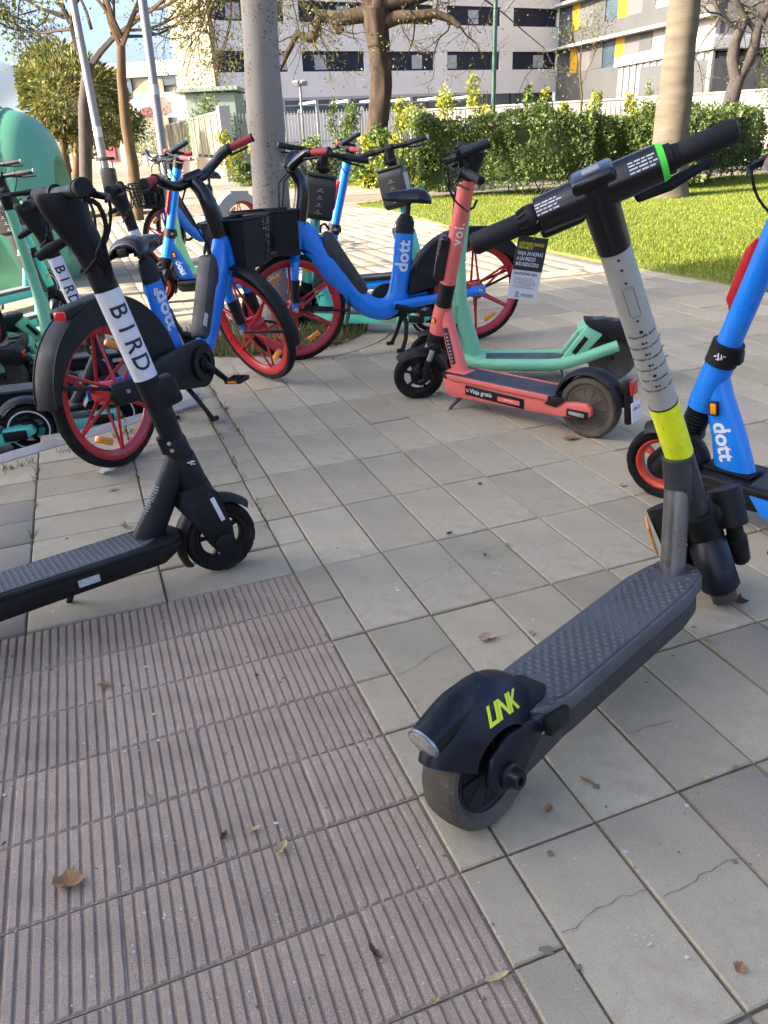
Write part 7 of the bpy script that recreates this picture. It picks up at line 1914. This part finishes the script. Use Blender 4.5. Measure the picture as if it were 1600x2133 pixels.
leaf('grey brown leaf on the slab under the coral scooter rear wheel', (1190, 915), .075, .040, 'deadleaf', .2, .15)
leaf('dark leaf on the slabs below the coral scooter stand', (1000, 1105 - 95), .020, .012, 'deadleaf_dark', .3, .3)
leaf('brown leaf between the coral scooter wheel and its stand', (915, 820), .05, .025, 'deadleaf', .1, .2)
leaf('twisted dark leaf on the ribbed tiles near the bottom middle', (783, 1990), .036, .010, 'deadleaf_dark', -.9, .4)
leaf('curly dry tendril beside the grey scooter rear tyre', (905, 1645), .034, .014, 'deadleaf_tan', .2, .8)
leaf('small brown leaf on the ribbed tiles left of centre', (310, 1660), .018, .009, 'deadleaf_tan', 1.1, .4)
leaf('triangular brown leaf near the upper left of the ribbed tiles', (218, 1430), .030, .018, 'deadleaf', .2, .3)
leaf('thin pale leaf lying in the ribbed tile joint at the lower right', (1035, 2038), .044, .012, 'deadleaf_tan', .32, .15)
# scraps of paper by the red wheel
for lab, px, L, wd, rz in (('crumpled white paper scrap below the red rear wheel', (222, 985), .075, .055, .5), ('longer white paper strip tucked under the red rear wheel', (245, 968), .11, .030, .25)):
    o = leaf(lab, px, L, wd, 'paper', rz, .18, 'paper', 'paper_scrap')
# crumbs and tiny leaf bits: too many to count
vs, fs = [], []
for k in range(1500):
    if k % 3: q = guv(-.1 - 1.6 * rnd.random(), rnd.uniform(.42, 2.3), -.003)
    else: q = V((rnd.uniform(-1.6, 2.2), rnd.uniform(.9, 5.0), .0012))
    if inpoly(q.x, q.y, BAY): continue
    s = abs(rnd.gauss(0, .0026)) + .0010; a = rnd.uniform(0, 6.28); k0 = len(vs); e = rnd.uniform(.25, .7)
    for i in range(4):
        th = a + i * math.pi / 2; x, y = s * math.cos(i * math.pi / 2), s * e * math.sin(i * math.pi / 2)
        vs.append((q.x + x * math.cos(a) - y * math.sin(a), q.y + x * math.sin(a) + y * math.cos(a), q.z + rnd.uniform(0, .0016)))
    vs.append((q.x, q.y, q.z + s * .6)); fs += [(k0 + i, k0 + (i + 1) % 4, k0 + 4) for i in range(4)]
K['crumb'] = leafmat('leaf_crumbs', ((.05, .04, .03), (.16, .11, .06), (.28, .22, .13), (.55, .52, .45)), .1)
raw_mesh('leaf_crumbs', vs, fs, 'crumb', None, kind='stuff')
# hairline cracks across some slabs
K['crack'] = mat('crack_line', (.09, .072, .052), .95)
cv, cf = [], []
def crack(pts_, w=.0006):
    r = random.Random(len(cv)); P_ = [gnd(*p) for p in pts_]; out = []
    for a, b_ in zip(P_, P_[1:]):
        n = max(2, int((b_ - a).length / .012))
        for k in range(n): out.append(a.lerp(b_, k / n) + V((r.gauss(0, .0022), r.gauss(0, .0022), 0)))
    out.append(P_[-1])
    for i, p in enumerate(out):
        d = (out[min(i + 1, len(out) - 1)] - out[max(i - 1, 0)]).normalized(); q = V((-d.y, d.x, 0)) * w * r.uniform(.4, 1.3)
        cv.extend([tuple(p + q + V((0, 0, .0022))), tuple(p - q + V((0, 0, .0022)))])
        if i: k = len(cv); cf.append((k - 4, k - 3, k - 1, k - 2))
for c_ in ([(862, 1225), (905, 1203), (958, 1175)], [(830, 1405), (870, 1388), (905, 1358), (948, 1342)], [(972, 1360), (1010, 1340), (1045, 1325), (1092, 1312)], [(1175, 1948), (1220, 1915), (1245, 1895), (1300, 1870), (1350, 1853)], [(1385, 1867), (1420, 1855), (1470, 1820), (1510, 1797), (1545, 1790)],
           [(1312, 1532), (1350, 1515), (1400, 1503)], [(1106, 1148), (1140, 1133), (1180, 1125)], [(755, 1205), (775, 1207)], [(1286, 1090), (1330, 1085)], [(950, 1158), (990, 1150), (1035, 1140)]):
    crack(c_)
raw_mesh('pavement_crack', cv, cf, 'crack', None, kind='stuff')
# dried droppings, chalky scuffs and gum spots on the paving
K['chalk'] = mat('chalky_spot', (.50, .475, .44), .95, var=.2, vscale=60)
K['gum'] = mat('dark_gum_spot', (.15, .135, .11), .9, var=.3, vscale=60)
def spots(name, centres, m, r0, spread, n, seed):
    r = random.Random(seed); vs, fs = [], []
    for (x, y) in centres:
        c = gnd(x, y)
        for k in range(n):
            px_, py_ = c.x + r.gauss(0, spread), c.y + r.gauss(0, spread); rr = r0 * math.exp(r.gauss(0, .6)); k0 = len(vs); q = r.randint(9, 12); z = .0019 + r.uniform(0, .0003)
            vs.append((px_, py_, z + .0002))
            for i in range(q):
                a = i * math.tau / q; e = r.uniform(.55, 1.25); vs.append((px_ + rr * e * math.cos(a), py_ + rr * e * .8 * math.sin(a), z))
            fs += [(k0, k0 + 1 + i, k0 + 1 + (i + 1) % q) for i in range(q)]
    return raw_mesh(name, vs, fs, m, None, kind='stuff')
spots('chalk_spots', [(595, 1248), (480, 1252), (45, 1640), (612, 1732), (250, 1250), (300, 1390), (660, 985), (735, 1020), (1040, 1190), (1230, 1440), (1350, 1950), (820, 1230), (640, 1165)], 'chalk', .0017, .018, 13, 3)
spots('gum_spots', [(rnd.uniform(500, 1580), rnd.uniform(800, 2100)) for _ in range(46)], 'gum', .0036, .0, 1, 5)
spots('grit', [(rnd.uniform(0, 1600), rnd.uniform(820, 2120)) for _ in range(420)], 'chalk', .0010, .06, 2, 7)
